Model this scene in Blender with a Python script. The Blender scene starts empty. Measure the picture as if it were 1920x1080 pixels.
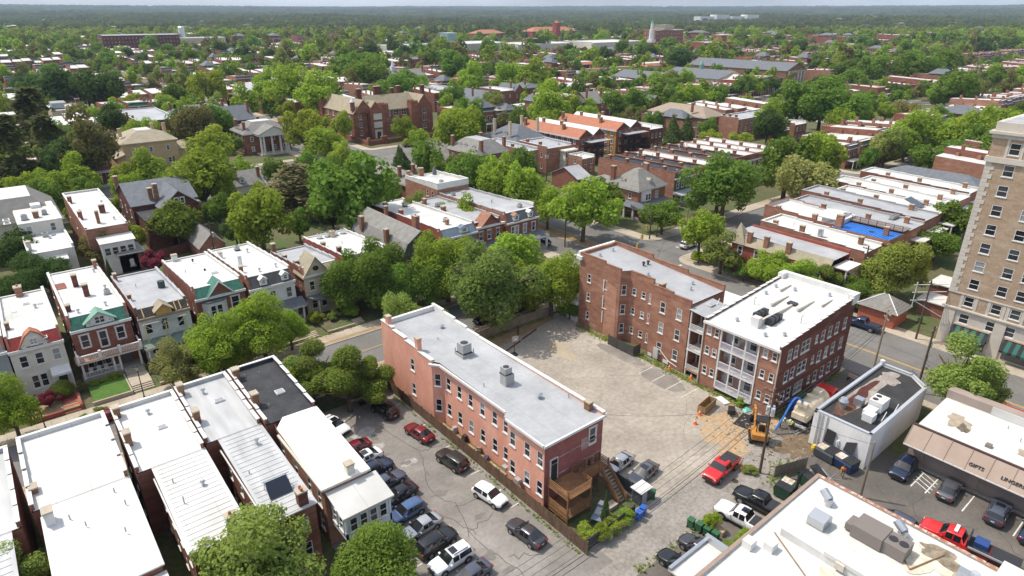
import bpy, bmesh, math, random
import numpy as np
from mathutils import Vector, Matrix
R = math.radians
S = bpy.context.scene
C = S.collection
rnd = random.Random(7)

# ---------------------------------------------------------------- camera
CAM_H, FPX, YH, YAW = 50.0, 1210.0, 25.0, R(39.2)
PITCH = math.atan((540 - YH) / FPX)
cam_d = bpy.data.cameras.new('camera'); cam = bpy.data.objects.new('camera', cam_d); C.objects.link(cam)
cam.location = (0, 0, CAM_H); cam.rotation_euler = (math.pi / 2 - PITCH, 0, -YAW)
cam_d.sensor_width = 36; cam_d.lens = 36 * FPX / 1920; cam_d.clip_start = 1; cam_d.clip_end = 40000
S.camera = cam
S.render.resolution_x, S.render.resolution_y = 1024, 576
def proj(X, Y, Z=0):
    c, s = math.cos(YAW), math.sin(YAW)
    r = X * c - Y * s; h = X * s + Y * c; z = Z - CAM_H
    f = h * math.cos(PITCH) - z * math.sin(PITCH); u = h * math.sin(PITCH) + z * math.cos(PITCH)
    if f < 1: return (-9999, 9999, f)
    return 960 + FPX * r / f, 540 - FPX * u / f, f
# ---------------------------------------------------------------- sky, sun, exposure
SUN = Vector((-0.32, 0.50, 1.0)).normalized()
w = bpy.data.worlds.new('World'); S.world = w; w.use_nodes = True
nt = w.node_tree; nt.nodes.clear()
sky = nt.nodes.new('ShaderNodeTexSky'); sky.sky_type = 'NISHITA'; sky.sun_disc = False
sky.sun_elevation = math.asin(SUN.z); sky.sun_rotation = math.atan2(SUN.x, SUN.y)
sky.air_density = 0.8; sky.dust_density = 2.6; sky.ozone_density = 1.0; sky.altitude = 50
bg = nt.nodes.new('ShaderNodeBackground'); bg.inputs[1].default_value = 0.15
wo = nt.nodes.new('ShaderNodeOutputWorld')
# a broken veil of high white cloud over the whole sky
tc = nt.nodes.new('ShaderNodeTexCoord'); cm = nt.nodes.new('ShaderNodeMapping'); cm.inputs['Scale'].default_value = (1.6, 1.6, 5.0); cn = nt.nodes.new('ShaderNodeTexNoise'); cn.inputs['Scale'].default_value = 2.2; cn.inputs['Detail'].default_value = 7
cr = nt.nodes.new('ShaderNodeMapRange'); cr.inputs[1].default_value, cr.inputs[2].default_value, cr.inputs[3].default_value, cr.inputs[4].default_value = .35, .7, .22, .72
cx_ = nt.nodes.new('ShaderNodeMix'); cx_.data_type = 'RGBA'; cx_.inputs[7].default_value = (4.3, 4.7, 5.2, 1)
nt.links.new(tc.outputs['Generated'], cm.inputs[0]); nt.links.new(cm.outputs[0], cn.inputs['Vector']); nt.links.new(cn.outputs['Fac'], cr.inputs[0]); nt.links.new(cr.outputs[0], cx_.inputs[0]); nt.links.new(sky.outputs[0], cx_.inputs[6])
nt.links.new(cx_.outputs[2], bg.inputs[0]); nt.links.new(bg.outputs[0], wo.inputs[0])
sl = bpy.data.lights.new('sun', 'SUN'); sl.energy = 2.7; sl.angle = R(0.55); sl.color = (1.0, 0.94, 0.83)
so = bpy.data.objects.new('sun', sl); C.objects.link(so)
so.rotation_euler = SUN.to_track_quat('Z', 'Y').to_euler()
S.view_settings.view_transform = 'Standard'; S.view_settings.look = 'None'
S.view_settings.exposure = 0.62; S.view_settings.gamma = 1.0; S.view_settings.use_curve_mapping = False
S.render.engine = 'CYCLES'
cy = S.cycles
cy.max_bounces = 5; cy.diffuse_bounces = 3; cy.glossy_bounces = 2; cy.transmission_bounces = 3; cy.volume_bounces = 0; cy.transparent_max_bounces = 4
cy.use_denoising = True; cy.caustics_reflective = False; cy.caustics_refractive = False
try: cy.denoiser = 'OPENIMAGEDENOISE'
except Exception: pass

# ---------------------------------------------------------------- materials
MATS = {}
def mat(name, col, col2=None, seam=None, sc=.6, rough=.85, metal=0, amt=1.0, fine=None, stretch=(1, 1, 1), bump=0, spec=.3, detail=5, contrast=(.35, .65), sc3=None, col3=None):
    """principled with two world-scale noise layers: col..col2 blotches plus fine grain; an optional third stain colour"""
    if name in MATS: return MATS[name]
    m = bpy.data.materials.new(name); MATS[name] = m; m.use_nodes = True
    t = m.node_tree; b = t.nodes['Principled BSDF']
    b.inputs['Roughness'].default_value = rough; b.inputs['Metallic'].default_value = metal
    b.inputs['Specular IOR Level'].default_value = spec
    if col2 is None: col2 = tuple(c * .82 for c in col)
    g = t.nodes.new('ShaderNodeNewGeometry'); mp = t.nodes.new('ShaderNodeMapping'); mp.inputs['Scale'].default_value = stretch
    t.links.new(g.outputs['Position'], mp.inputs[0])
    n = t.nodes.new('ShaderNodeTexNoise'); n.inputs['Scale'].default_value = sc; n.inputs['Detail'].default_value = detail
    t.links.new(mp.outputs[0], n.inputs['Vector'])
    rp = t.nodes.new('ShaderNodeMapRange'); rp.inputs[1].default_value, rp.inputs[2].default_value = contrast
    t.links.new(n.outputs['Fac'], rp.inputs[0])
    mx = t.nodes.new('ShaderNodeMix'); mx.data_type = 'RGBA'
    mx.inputs[6].default_value = (*col, 1); mx.inputs[7].default_value = (*col2, 1)
    t.links.new(rp.outputs[0], mx.inputs[0])
    out = mx.outputs[2]
    if col3 is not None:
        n3 = t.nodes.new('ShaderNodeTexNoise'); n3.inputs['Scale'].default_value = sc3 or sc * .3; n3.inputs['Detail'].default_value = 6
        t.links.new(mp.outputs[0], n3.inputs['Vector'])
        r3 = t.nodes.new('ShaderNodeMapRange'); r3.inputs[1].default_value, r3.inputs[2].default_value = .55, .72
        t.links.new(n3.outputs['Fac'], r3.inputs[0])
        m3 = t.nodes.new('ShaderNodeMix'); m3.data_type = 'RGBA'; m3.inputs[7].default_value = (*col3, 1)
        t.links.new(r3.outputs[0], m3.inputs[0]); t.links.new(out, m3.inputs[6]); out = m3.outputs[2]
    if fine:
        n2 = t.nodes.new('ShaderNodeTexNoise'); n2.inputs['Scale'].default_value = fine[0]; n2.inputs['Detail'].default_value = 3
        t.links.new(mp.outputs[0], n2.inputs['Vector'])
        r2 = t.nodes.new('ShaderNodeMapRange'); r2.inputs[1].default_value, r2.inputs[2].default_value = .3, .7
        r2.inputs[3].default_value, r2.inputs[4].default_value = 1 - fine[1], 1 + fine[1]
        t.links.new(n2.outputs['Fac'], r2.inputs[0])
        hs = t.nodes.new('ShaderNodeHueSaturation'); t.links.new(r2.outputs[0], hs.inputs['Value']); t.links.new(out, hs.inputs['Color'])
        out = hs.outputs[0]
        if bump:
            bp = t.nodes.new('ShaderNodeBump'); bp.inputs['Strength'].default_value = bump; bp.inputs['Distance'].default_value = .05
            t.links.new(n2.outputs['Fac'], bp.inputs['Height']); t.links.new(bp.outputs[0], b.inputs['Normal'])
    if seam:      # lapped sheet joints: a slightly darker line every seam metres across x
        sx = t.nodes.new('ShaderNodeSeparateXYZ'); t.links.new(g.outputs['Position'], sx.inputs[0])
        md = t.nodes.new('ShaderNodeMath'); md.operation = 'PINGPONG'; md.inputs[1].default_value = seam / 2; t.links.new(sx.outputs[0], md.inputs[0])
        cp = t.nodes.new('ShaderNodeMapRange'); cp.inputs[1].default_value, cp.inputs[2].default_value, cp.inputs[3].default_value, cp.inputs[4].default_value = .03, .07, .86, 1.0; t.links.new(md.outputs[0], cp.inputs[0])
        h3 = t.nodes.new('ShaderNodeHueSaturation'); t.links.new(cp.outputs[0], h3.inputs['Value']); t.links.new(out, h3.inputs['Color']); out = h3.outputs[0]
    t.links.new(out, b.inputs['Base Color'])
    return m
def plain(name, col, rough=.5, metal=0, spec=.5, coat=0, emit=None):
    if name in MATS: return MATS[name]
    m = bpy.data.materials.new(name); MATS[name] = m; m.use_nodes = True
    b = m.node_tree.nodes['Principled BSDF']; b.inputs['Base Color'].default_value = (*col, 1)
    b.inputs['Roughness'].default_value = rough; b.inputs['Metallic'].default_value = metal; b.inputs['Specular IOR Level'].default_value = spec
    b.inputs['Coat Weight'].default_value = coat
    return m
def brick(name, a, b, c=None):
    return mat(name, a, b, sc=.7, fine=(3.5, .16), stretch=(1, 1, 2.5), rough=.9, col3=c, sc3=.25)
BR = brick('brick_red', (.265, .108, .072), (.20, .082, .058), (.32, .15, .105))
BO = brick('brick_orange', (.34, .172, .112), (.26, .122, .08), (.42, .235, .16))
BD = brick('brick_dark', (.15, .055, .04), (.10, .04, .032), (.2, .09, .065))
BB = brick('brick_brown', (.26, .135, .075), (.19, .095, .055), (.33, .19, .11))
BT = brick('brick_tan', (.43, .315, .215), (.36, .26, .175), (.49, .375, .27))
BRP = brick('brick_painted_red', (.32, .085, .062), (.26, .07, .052), (.37, .12, .09))
PINK = mat('pink_paint', (.74, .36, .255), (.66, .305, .212), sc=.5, fine=(3, .06), stretch=(1, 1, .5), rough=.8, col3=(.76, .42, .32), sc3=.35)
MAROON_SHADED = mat('maroon_shaded', (.33, .115, .10), (.25, .08, .072), sc=.8, fine=(4, .15), rough=.75, col3=(.30, .12, .10), sc3=.8)  # pink building's rear wall: its shade is put into this darker colour
CREAM = mat('cream_stucco', (.66, .62, .53), (.58, .54, .46), sc=.5, fine=(4, .05))
TANS = mat('tan_stucco', (.55, .46, .34), (.48, .39, .28), sc=.5, fine=(4, .05))
YTAN = mat('yellow_tan_stucco', (.56, .41, .24), (.50, .36, .21), sc=.4, fine=(4, .06))
WHT = mat('white_paint', (.70, .69, .66), (.62, .61, .58), sc=.8, fine=(5, .04), rough=.6)
WALLW = mat('white_wall', (.82, .81, .78), (.74, .73, .70), sc=.4, fine=(3, .05), stretch=(1, 1, .35), rough=.7, col3=(.66, .65, .62), sc3=.22)
GREYP = mat('grey_paint', (.32, .34, .35), (.27, .29, .3), fine=(4, .05))
BLUEP = mat('blue_grey_paint', (.16, .21, .27), (.13, .17, .22))
GREENP = mat('green_paint', (.10, .15, .115), (.08, .125, .1))
DGREY = mat('charcoal_paint', (.07, .075, .08), (.055, .06, .065))
LIME = mat('limestone', (.60, .54, .46), (.52, .47, .40), sc=.5, fine=(3, .05), rough=.75)
RW = mat('roof_white', (.60, .592, .565), (.545, .535, .505), sc=.25, fine=(1.6, .045), rough=.55, contrast=(.38, .7), col3=(.44, .425, .39), sc3=.10, seam=2.9)
RW2 = mat('roof_white_old', (.615, .605, .575), (.54, .528, .495), seam=3.1, sc=.3, fine=(1.8, .06), rough=.6, contrast=(.42, .72), col3=(.52, .45, .36), sc3=.09)
RG = mat('roof_silver', (.385, .388, .392), (.325, .328, .334), seam=3.3, sc=.35, fine=(2, .06), rough=.5, col3=(.44, .443, .447), sc3=.12)
RG2 = mat('roof_grey_metal', (.50, .50, .495), (.37, .37, .365), sc=.5, fine=(2, .06), rough=.5, stretch=(2.2, .4, 1), contrast=(.35, .7))
RK = mat('roof_black', (.035, .036, .04), (.055, .055, .058), sc=.6, fine=(4, .2))
RKD = mat('roof_tar', (.032, .032, .034), (.048, .047, .047), sc=.4, fine=(3, .15), col3=(.10, .092, .085), sc3=.13)
SH = mat('shingle_grey', (.235, .225, .205), (.19, .18, .165), sc=.9, fine=(5, .14))
SL = mat('slate_blue_grey', (.155, .165, .18), (.12, .13, .145), sc=1.0, fine=(5, .14))
SHB = mat('shingle_tan', (.36, .31, .22), (.29, .25, .18), sc=.7, fine=(4, .12))
TGREEN = mat('green_tile', (.06, .19, .14), (.045, .145, .105), sc=1.2, fine=(4, .2), rough=.35)
TRED = mat('red_tile', (.30, .045, .035), (.24, .035, .03), sc=1.2, fine=(4, .15), rough=.45)
TERRA = mat('terracotta_tile', (.41, .17, .10), (.35, .14, .085), sc=.9, fine=(4, .12))
COPG = mat('copper_green', (.20, .36, .27), (.16, .30, .23))
METAL = plain('galvanised', (.50, .52, .54), .38, .75)
METALD = plain('dark_metal', (.05, .05, .055), .45, .4)
ACG = plain('unit_grey', (.36, .36, .35), .5, .1)
ACT = plain('unit_taupe', (.20, .17, .15), .6, .1)
ALUM = plain('aluminium', (.7, .71, .72), .35, .6)
GL = [plain('glass_dark', (.018, .02, .024), .06, 0, .8), plain('glass_mid', (.05, .058, .065), .08, 0, .8), plain('glass_blinds', (.28, .29, .29), .12, 0, .7)]
WOOD = mat('deck_wood', (.27, .135, .06), (.19, .095, .045), sc=1.5, fine=(6, .2), rough=.8)
WOODF = mat('fence_wood', (.115, .07, .045), (.17, .105, .065), sc=1.6, fine=(8, .25), stretch=(1, 1, .3), rough=.9)
WOODG = mat('fence_weathered', (.29, .24, .17), (.21, .175, .13), sc=1.0, fine=(6, .2), rough=.9)
POLE = mat('pole_wood', (.13, .085, .055), (.09, .06, .04), sc=2, fine=(6, .2))
ASPH = mat('street_asphalt', (.185, .175, .162), (.145, .138, .128), sc=.18, fine=(2.2, .08), rough=.9, col3=(.19, .185, .18), sc3=.06)
ASPL = mat('lot_asphalt', (.24, .22, .195), (.18, .165, .148), sc=.24, fine=(2.5, .11), rough=.9, col3=(.30, .278, .25), sc3=.11, detail=8)
ASPD = mat('lot_asphalt_dark', (.145, .128, .11), (.105, .094, .083), sc=.22, fine=(2.5, .1), rough=.9, col3=(.165, .14, .11), sc3=.1)
CONCL = mat('worn_lot', (.365, .325, .27), (.28, .245, .205), sc=.17, fine=(1.9, .15), rough=.92, col3=(.42, .375, .315), sc3=.08, detail=9)
COBB = mat('cobble_alley', (.29, .262, .232), (.22, .20, .175), sc=.35, fine=(3, .2), rough=.92, col3=(.34, .29, .22), sc3=.12)
CONC = mat('sidewalk', (.44, .375, .29), (.37, .315, .245), sc=.3, fine=(2.5, .08), rough=.9, col3=(.33, .25, .17), sc3=.15)
KERB = mat('kerb_stone', (.40, .37, .33), (.33, .30, .27), sc=.6, fine=(3, .1))
DIRT = mat('dirt', (.36, .25, .14), (.27, .19, .11), sc=.4, fine=(2.5, .15), rough=.95, col3=(.42, .33, .21), sc3=.2)
MUD = mat('orange_clay', (.41, .265, .135), (.34, .275, .20), sc=.6, fine=(2.8, .2), detail=8, rough=.95)
YARD = mat('yard', (.075, .105, .032), (.13, .105, .06), sc=.16, fine=(1.5, .2), rough=.95, col3=(.06, .12, .025), sc3=.1)
GRASS = mat('lawn', (.075, .15, .025), (.06, .115, .022), sc=.3, fine=(3, .2), rough=.95)
GROUND = mat('ground_green', (.05, .078, .026), (.07, .082, .035), sc=.02, fine=(.2, .2), rough=.95)
PAINTW = mat('line_white', (.66, .65, .62), (.50, .49, .46), sc=2, fine=(5, .15), contrast=(.45, .7))
PAINTY = mat('line_yellow', (.58, .36, .08), (.50, .32, .10), sc=2, fine=(5, .1))
SEAL = plain('crack_sealer', (.045, .044, .043), .8)
BLUER = mat('blue_sheet_roof', (.025, .19, .62), (.02, .155, .54), sc=1, fine=(4, .05), rough=.4)
RUB = plain('tyre_rubber', (.018, .018, .019), .8, 0, .3)
RIM = plain('wheel_rim', (.42, .43, .44), .3, .8)
CGL = plain('car_glass', (.012, .014, .016), .04, 0, .9)
LAMPW = plain('headlamp', (.7, .72, .74), .1, .2, .8)
LAMPR = plain('tail_lamp', (.35, .012, .01), .2, 0, .6)
BLKP = plain('black_plastic', (.02, .02, .021), .55)
BARK = mat('bark', (.13, .10, .075), (.09, .07, .05), sc=1.5, fine=(6, .25), rough=.95)

# ---------------------------------------------------------------- mesh builder
LOC = {}
class MB:
    def __init__(s): s.v = []; s.f = []; s.m = []
    def poly(s, pts, mi=0):
        n = len(s.v); s.v += [tuple(p) for p in pts]; s.f.append(tuple(range(n, n + len(pts)))); s.m.append(mi); return s
    def box(s, x0, x1, y0, y1, z0, z1, mi=0):
        n = len(s.v)
        s.v += [(x0, y0, z0), (x1, y0, z0), (x1, y1, z0), (x0, y1, z0), (x0, y0, z1), (x1, y0, z1), (x1, y1, z1), (x0, y1, z1)]
        for q in ((0, 1, 5, 4), (1, 2, 6, 5), (2, 3, 7, 6), (3, 0, 4, 7), (4, 5, 6, 7), (3, 2, 1, 0)):
            s.f.append(tuple(n + i for i in q)); s.m.append(mi)
        return s
    def prism(s, pts, z0, z1, mi=0, mi_top=None):
        """vertical prism over a counter-clockwise outline"""
        n = len(s.v); k = len(pts)
        s.v += [(p[0], p[1], z0) for p in pts] + [(p[0], p[1], z1) for p in pts]
        for i in range(k):
            j = (i + 1) % k; s.f.append((n + i, n + j, n + k + j, n + k + i)); s.m.append(mi)
        s.f.append(tuple(n + k + i for i in range(k))); s.m.append(mi if mi_top is None else mi_top)
        s.f.append(tuple(n + i for i in reversed(range(k)))); s.m.append(mi)
        return s
    def ex(s, pts, axis, a, b, mi=0):
        """extrude an outline given in the plane across axis ('x': (y,z) points, 'y': (x,z) points) from a to b"""
        n = len(s.v); k = len(pts)
        for t in (a, b):
            s.v += [((t, p[0], p[1]) if axis == 'x' else (p[0], t, p[1])) for p in pts]
        for i in range(k):
            j = (i + 1) % k; s.f.append((n + i, n + j, n + k + j, n + k + i)); s.m.append(mi)
        s.f.append(tuple(n + i for i in reversed(range(k)))); s.m.append(mi); s.f.append(tuple(n + k + i for i in range(k))); s.m.append(mi)
        return s
    def cyl(s, x, y, z0, z1, r, n=10, r2=None, mi=0):
        r2 = r if r2 is None else r2; k = len(s.v)
        for z, q in ((z0, r), (z1, r2)):
            s.v += [(x + q * math.cos(2 * math.pi * i / n), y + q * math.sin(2 * math.pi * i / n), z) for i in range(n)]
        for i in range(n):
            j = (i + 1) % n; s.f.append((k + i, k + j, k + n + j, k + n + i)); s.m.append(mi)
        s.f.append(tuple(k + n + i for i in range(n))); s.m.append(mi); s.f.append(tuple(k + i for i in reversed(range(n)))); s.m.append(mi)
        return s
    def tube(s, p, q, r, r2=None, n=6, mi=0):
        p, q = Vector(p), Vector(q); d = (q - p)
        if d.length < 1e-6: return s
        d.normalize(); a = d.orthogonal().normalized(); b = d.cross(a); r2 = r if r2 is None else r2; k = len(s.v)
        for o, rr in ((p, r), (q, r2)):
            for i in range(n):
                t = 2 * math.pi * i / n; s.v.append(tuple(o + a * (rr * math.cos(t)) + b * (rr * math.sin(t))))
        for i in range(n):
            j = (i + 1) % n; s.f.append((k + i, k + j, k + n + j, k + n + i)); s.m.append(mi)
        s.f.append(tuple(k + i for i in reversed(range(n)))); s.m.append(mi); s.f.append(tuple(k + n + i for i in range(n))); s.m.append(mi)
        return s
    def path(s, pts, r, n=6, mi=0):
        for a, b in zip(pts[:-1], pts[1:]): s.tube(a, b, r, n=n, mi=mi)
        return s
    def mesh(s, name, mats, off=(0, 0, 0), smooth=False):
        me = bpy.data.meshes.new(name)
        v = s.v if off == (0, 0, 0) else [(a - off[0], b - off[1], c - off[2]) for a, b, c in s.v]
        me.from_pydata(v, [], s.f)
        if not isinstance(mats, (list, tuple)): mats = [mats]
        for m in mats: me.materials.append(m)
        if len(mats) > 1: me.polygons.foreach_set('material_index', s.m)
        if smooth: me.polygons.foreach_set('use_smooth', [True] * len(s.f))
        me.update(); return me
    def build(s, name, mats, parent=None, smooth=False, local=False):
        off = (0, 0, 0) if (parent is None or local) else LOC.get(parent.name, (0, 0, 0))
        return link(name, s.mesh(name, mats, off, smooth), parent)
def link(name, me, parent=None, loc=None, rotz=0, scale=None):
    o = bpy.data.objects.new(name, me); C.objects.link(o)
    if parent is not None: o.parent = parent; LOC[o.name] = LOC.get(parent.name, (0, 0, 0))
    if loc is not None:
        o.location = loc
    if rotz: o.rotation_euler = (0, 0, rotz)
    if scale: o.scale = scale
    return o
def tag(o, label=None, cat=None, group=None, kind=None):
    if label: o['label'] = label
    if cat: o['category'] = cat
    if group: o['group'] = group
    if kind: o['kind'] = kind
    return o
def thing(name, label, cat, loc=(0, 0, 0), rotz=0, group=None):
    o = bpy.data.objects.new(name, None); C.objects.link(o); o.empty_display_size = .5
    o.location = loc; o.rotation_euler = (0, 0, rotz); LOC[o.name] = tuple(loc)
    return tag(o, label, cat, group)
def struct(name, mb, m, smooth=False, parent=None):
    o = mb.build(name, m, parent, smooth)
    if parent is None: o['kind'] = 'structure'
    return o
def setmat(o, m, slot=0):
    o.material_slots[slot].link = 'OBJECT'; o.material_slots[slot].material = m
    return o
# ================================================================ SETTING
def terrain(x, y):
    r = math.hypot(x, y)
    if r < 1500: return 0.0
    t = min(1, (r - 1500) / 8000); a = math.atan2(x, y)
    return max(0.0, 118 * t ** 1.5 + (7 * math.sin(a * 9 + r / 700) + 5 * math.sin(a * 23 - r / 400)) * min(1, (r - 1500) / 1500) * (1 - .5 * t))
mb = MB(); rad = [0, 60, 200, 600, 1100, 1500] + [1500 + 300 * i for i in range(1, 36)]; NA = 120
for r in rad:
    for i in range(NA):
        a = 2 * math.pi * i / NA; x, y = r * math.sin(a), r * math.cos(a); mb.v.append((x, y, terrain(x, y) - .06))
for j in range(len(rad) - 1):
    for i in range(NA):
        k = (i + 1) % NA; mb.f.append((j * NA + i, (j + 1) * NA + i, (j + 1) * NA + k, j * NA + k)); mb.m.append(0)
struct('ground', mb, GROUND, True)
# one asphalt sheet; the blocks stand on it as kerb-high slabs, so every gap between them is a street
def sheet(name, x0, x1, y0, y1, z, m): return struct(name, MB().poly([(x0, y0, z), (x1, y0, z), (x1, y1, z), (x0, y1, z)]), m)
def polysheet(name, pts, z, m): return struct(name, MB().poly([(x, y, z) for x, y in pts]), m)
sheet('road', -90, 1250, -90, 1250, -.03, ASPH)
def rrect(x0, x1, y0, y1, r, n=6):
    p = []
    for cx, cy_, a0 in ((x1 - r, y0 + r, -90), (x1 - r, y1 - r, 0), (x0 + r, y1 - r, 90), (x0 + r, y0 + r, 180)):
        for i in range(n + 1):
            a = R(a0 + 90 * i / n); p.append((cx + r * math.cos(a), cy_ + r * math.sin(a)))
    return p
BX_N = [(-85, 94.5), (117, 213), (226, 330), (343, 445), (458, 560), (573, 675), (688, 790), (803, 905), (918, 1020), (1033, 1135)]
BX_S = [(-85, 93.5), (111.6, 213)] + BX_N[2:]
BY = [(-85, 81), (91.5, 200), (234, 342), (354, 452), (464, 560), (572, 668), (680, 776), (788, 884), (896, 992), (1004, 1100)]
for j, (y0, y1) in enumerate(BY):
    for i, (x0, x1) in enumerate(BX_S if j == 0 else BX_N):
        struct('pavement', MB().prism(rrect(x0, x1, y0, y1, 4), -.1, .10), CONC)
        struct('kerb', MB().prism(rrect(x0 - .16, x1 + .16, y0 - .16, y1 + .16, 4.1), -.1, .085), KERB)
        if not (j == 0 and i == 0):
            struct('yard', MB().prism(rrect(x0 + 3.4, x1 - 3.4, y0 + 3.4, y1 - 3.4, 1), .05, .106), YARD)
struct('kerb', MB().prism(rrect(102.6, 107.2, 97, 198, 2.2), -.1, .10), KERB)
struct('median_strip', MB().prism(rrect(102.85, 106.95, 97.3, 197.7, 1.9), -.05, .12), DIRT)
# the near block: yards, lots, alley
Zy = .106
struct('yard', MB().poly([(-80, -80, Zy), (92, -80, Zy), (92, 77.4, Zy), (-80, 77.4, Zy)]), YARD)
polysheet('parking_lot', [(-30, 31), (38.2, 31), (38.2, 33.4), (36.9, 33.4), (36.9, 73.5), (24.5, 73.5), (24.5, 66), (17.5, 66), (17.5, 44), (-30, 44)], .118, ASPL)
polysheet('alley', [(-30, 24), (93.5, 24), (93.5, 29), (73, 29), (73, 34.5), (38, 34.5), (36.7, 31), (-30, 31)], .114, COBB)
polysheet('gravel_lot', [(46.6, 33.6), (73.2, 33.6), (73.2, 76.8), (46.6, 76.8)], .122, CONCL)
polysheet('driveway', [(70, 28.4), (93.6, 28.4), (93.6, 34.3), (70, 34.3)], .128, ASPD)
polysheet('rear_lot', [(60.2, -20), (77.5, -20), (77.5, 22), (70.6, 22), (70.6, 28.2), (60.2, 26.5)], .124, ASPD)
polysheet('parking_bay', [(34, 20), (53.5, 20), (53.5, 28.35), (34, 28.35)], .119, ASPD)
polysheet('dirt_strip', [(46.7, 72.2), (60, 73.6), (71.5, 75.4), (71.5, 77.1), (46.7, 77.1)], .127, DIRT)
polysheet('dirt_strip', [(37, 41), (38.3, 41), (38.3, 62), (37, 62)], .126, DIRT)
polysheet('verge', [(71.6, 37), (73.1, 37), (73.1, 71), (72.0, 71), (71.9, 52)], .129, mat('verge', (.20, .17, .08), (.10, .15, .04), sc=.6, fine=(3, .2), contrast=(.4, .6)))
rc = random.Random(3)
def wob(a, jit, ph): return 1 + jit * (.5 * math.sin(2 * a + ph) + .35 * math.sin(3 * a + 2.3 * ph) + .25 * math.sin(5 * a + 4 * ph) + .15 * math.sin(9 * a + 7 * ph))
def blob(cx, cy_, rx, ry, z, m, name, n=44, jit=.4, rot=0):
    pts = []; ph = rc.uniform(0, 6)
    for i in range(n):
        a = 2 * math.pi * i / n; k = wob(a, jit, ph); x, y = rx * k * math.cos(a), ry * k * math.sin(a)
        pts.append((cx + x * math.cos(rot) - y * math.sin(rot), cy_ + x * math.sin(rot) + y * math.cos(rot)))
    return polysheet(name, pts, z, m)
blob(66.2, 37.0, 3.4, 4.0, .1325, MUD, 'clay_patch'); blob(63.2, 33.6, 2.0, 1.4, .1328, MUD, 'clay_patch'); blob(70.8, 34.3, 2.6, 1.5, .133, MUD, 'clay_patch')
blob(70.5, 29.0, 4.2, 1.7, .1332, mat('wet_dirt', (.13, .09, .055), (.19, .14, .09), sc=.5, fine=(2, .2)), 'mud_patch')
PATCH = mat('asphalt_patch', (.25, .225, .195), (.20, .18, .158), sc=.4, fine=(2.5, .1))
blob(70.4, 59, 1.3, 4.5, .1342, PATCH, 'asphalt_patch', jit=.15); blob(69.5, 50, 2.0, 4.0, .1344, PATCH, 'asphalt_patch', jit=.15)
blob(64, 66, 1.6, 3.2, .1336, mat('sand_stain', (.40, .33, .24), (.36, .30, .22), sc=.5), 'sand_patch')
for (x, y, rx, ry) in ((29, 65.5, 1.9, 1.1), (28.3, 62.3, 1.5, .8), (30.5, 57, .9, .7)):
    blob(x, y, rx, ry, .126, mat('paint_spill', (.36, .35, .33), (.27, .26, .245), sc=1.5, fine=(4, .15)), 'worn_paint', jit=.45)
# crack sealer lines, wire-thin sheets
def strip(name, pts, wd, z, m):
    mb = MB()
    for (a, b) in zip(pts[:-1], pts[1:]):
        d = Vector((b[0] - a[0], b[1] - a[1])); 
        if d.length < 1e-4: continue
        d.normalize(); n = Vector((-d.y, d.x)) * wd / 2; e = d * wd * .4
        mb.poly([(a[0] - n.x - e.x, a[1] - n.y - e.y, z), (b[0] - n.x + e.x, b[1] - n.y + e.y, z), (b[0] + n.x + e.x, b[1] + n.y + e.y, z), (a[0] + n.x - e.x, a[1] + n.y - e.y, z)])
    return struct(name, mb, m)
def wiggle(a, b, n, amp):
    pts = []
    for i in range(n + 1):
        t = i / n; pts.append((a[0] + (b[0] - a[0]) * t + rc.uniform(-amp, amp), a[1] + (b[1] - a[1]) * t + rc.uniform(-amp, amp)))
    return pts
for k, (a, b) in enumerate([((31, 66), (32.5, 58)), ((32.5, 58), (29.5, 50.5)), ((29.5, 50.5), (30.6, 47.5)), ((30.6, 47.5), (29.2, 43)), ((29.2, 43), (33, 44)), ((29.2, 43), (30.5, 35)), ((30.5, 47), (34, 46.5)), ((32.5, 58), (35.5, 57.5)), ((30.5, 38), (33.4, 36.2)), ((28.4, 48), (30, 42.5))]):
    strip('crack_line', wiggle(a, b, 6, .35), .06, .1262 + k * .0003, SEAL)
CRK = plain('crack', (.21, .19, .165), .95)
for k, (a, b) in enumerate([((50, 46), (66, 58)), ((52, 62), (70, 52)), ((49, 52), (58, 74)), ((56, 36), (70, 46)), ((60, 68), (71, 63)), ((48, 38), (64, 34.5)), ((58, 56), (68, 70)), ((66, 44), (70, 56)), ((50, 58), (62, 44))]):
    strip('crack_line', wiggle(a, b, 12, .5), .04, .1346 + k * .0003, CRK)
for k, (a, b) in enumerate([((62, 5), (70, 20)), ((66, 0), (73, 9)), ((63, 13), (76, 17)), ((64, 20), (71, 10)), ((61, 18), (69, 25))]):
    strip('crack_line', wiggle(a, b, 9, .5), .05, .1282 + k * .0003, SEAL)
for k, (a, b) in enumerate([((96, 20), (100, 60)), ((105, 12), (108, 58)), ((100.5, 14), (104, 40)), ((-5, 84), (40, 88)), ((20, 86), (90, 85)), ((113, 86), (200, 87)), ((97, 45), (109, 50)), ((97, 25), (109, 28))]):
    strip('crack_line', wiggle(a, b, 14, .4), .08, -.0255 + k * .0003, SEAL)
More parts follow.
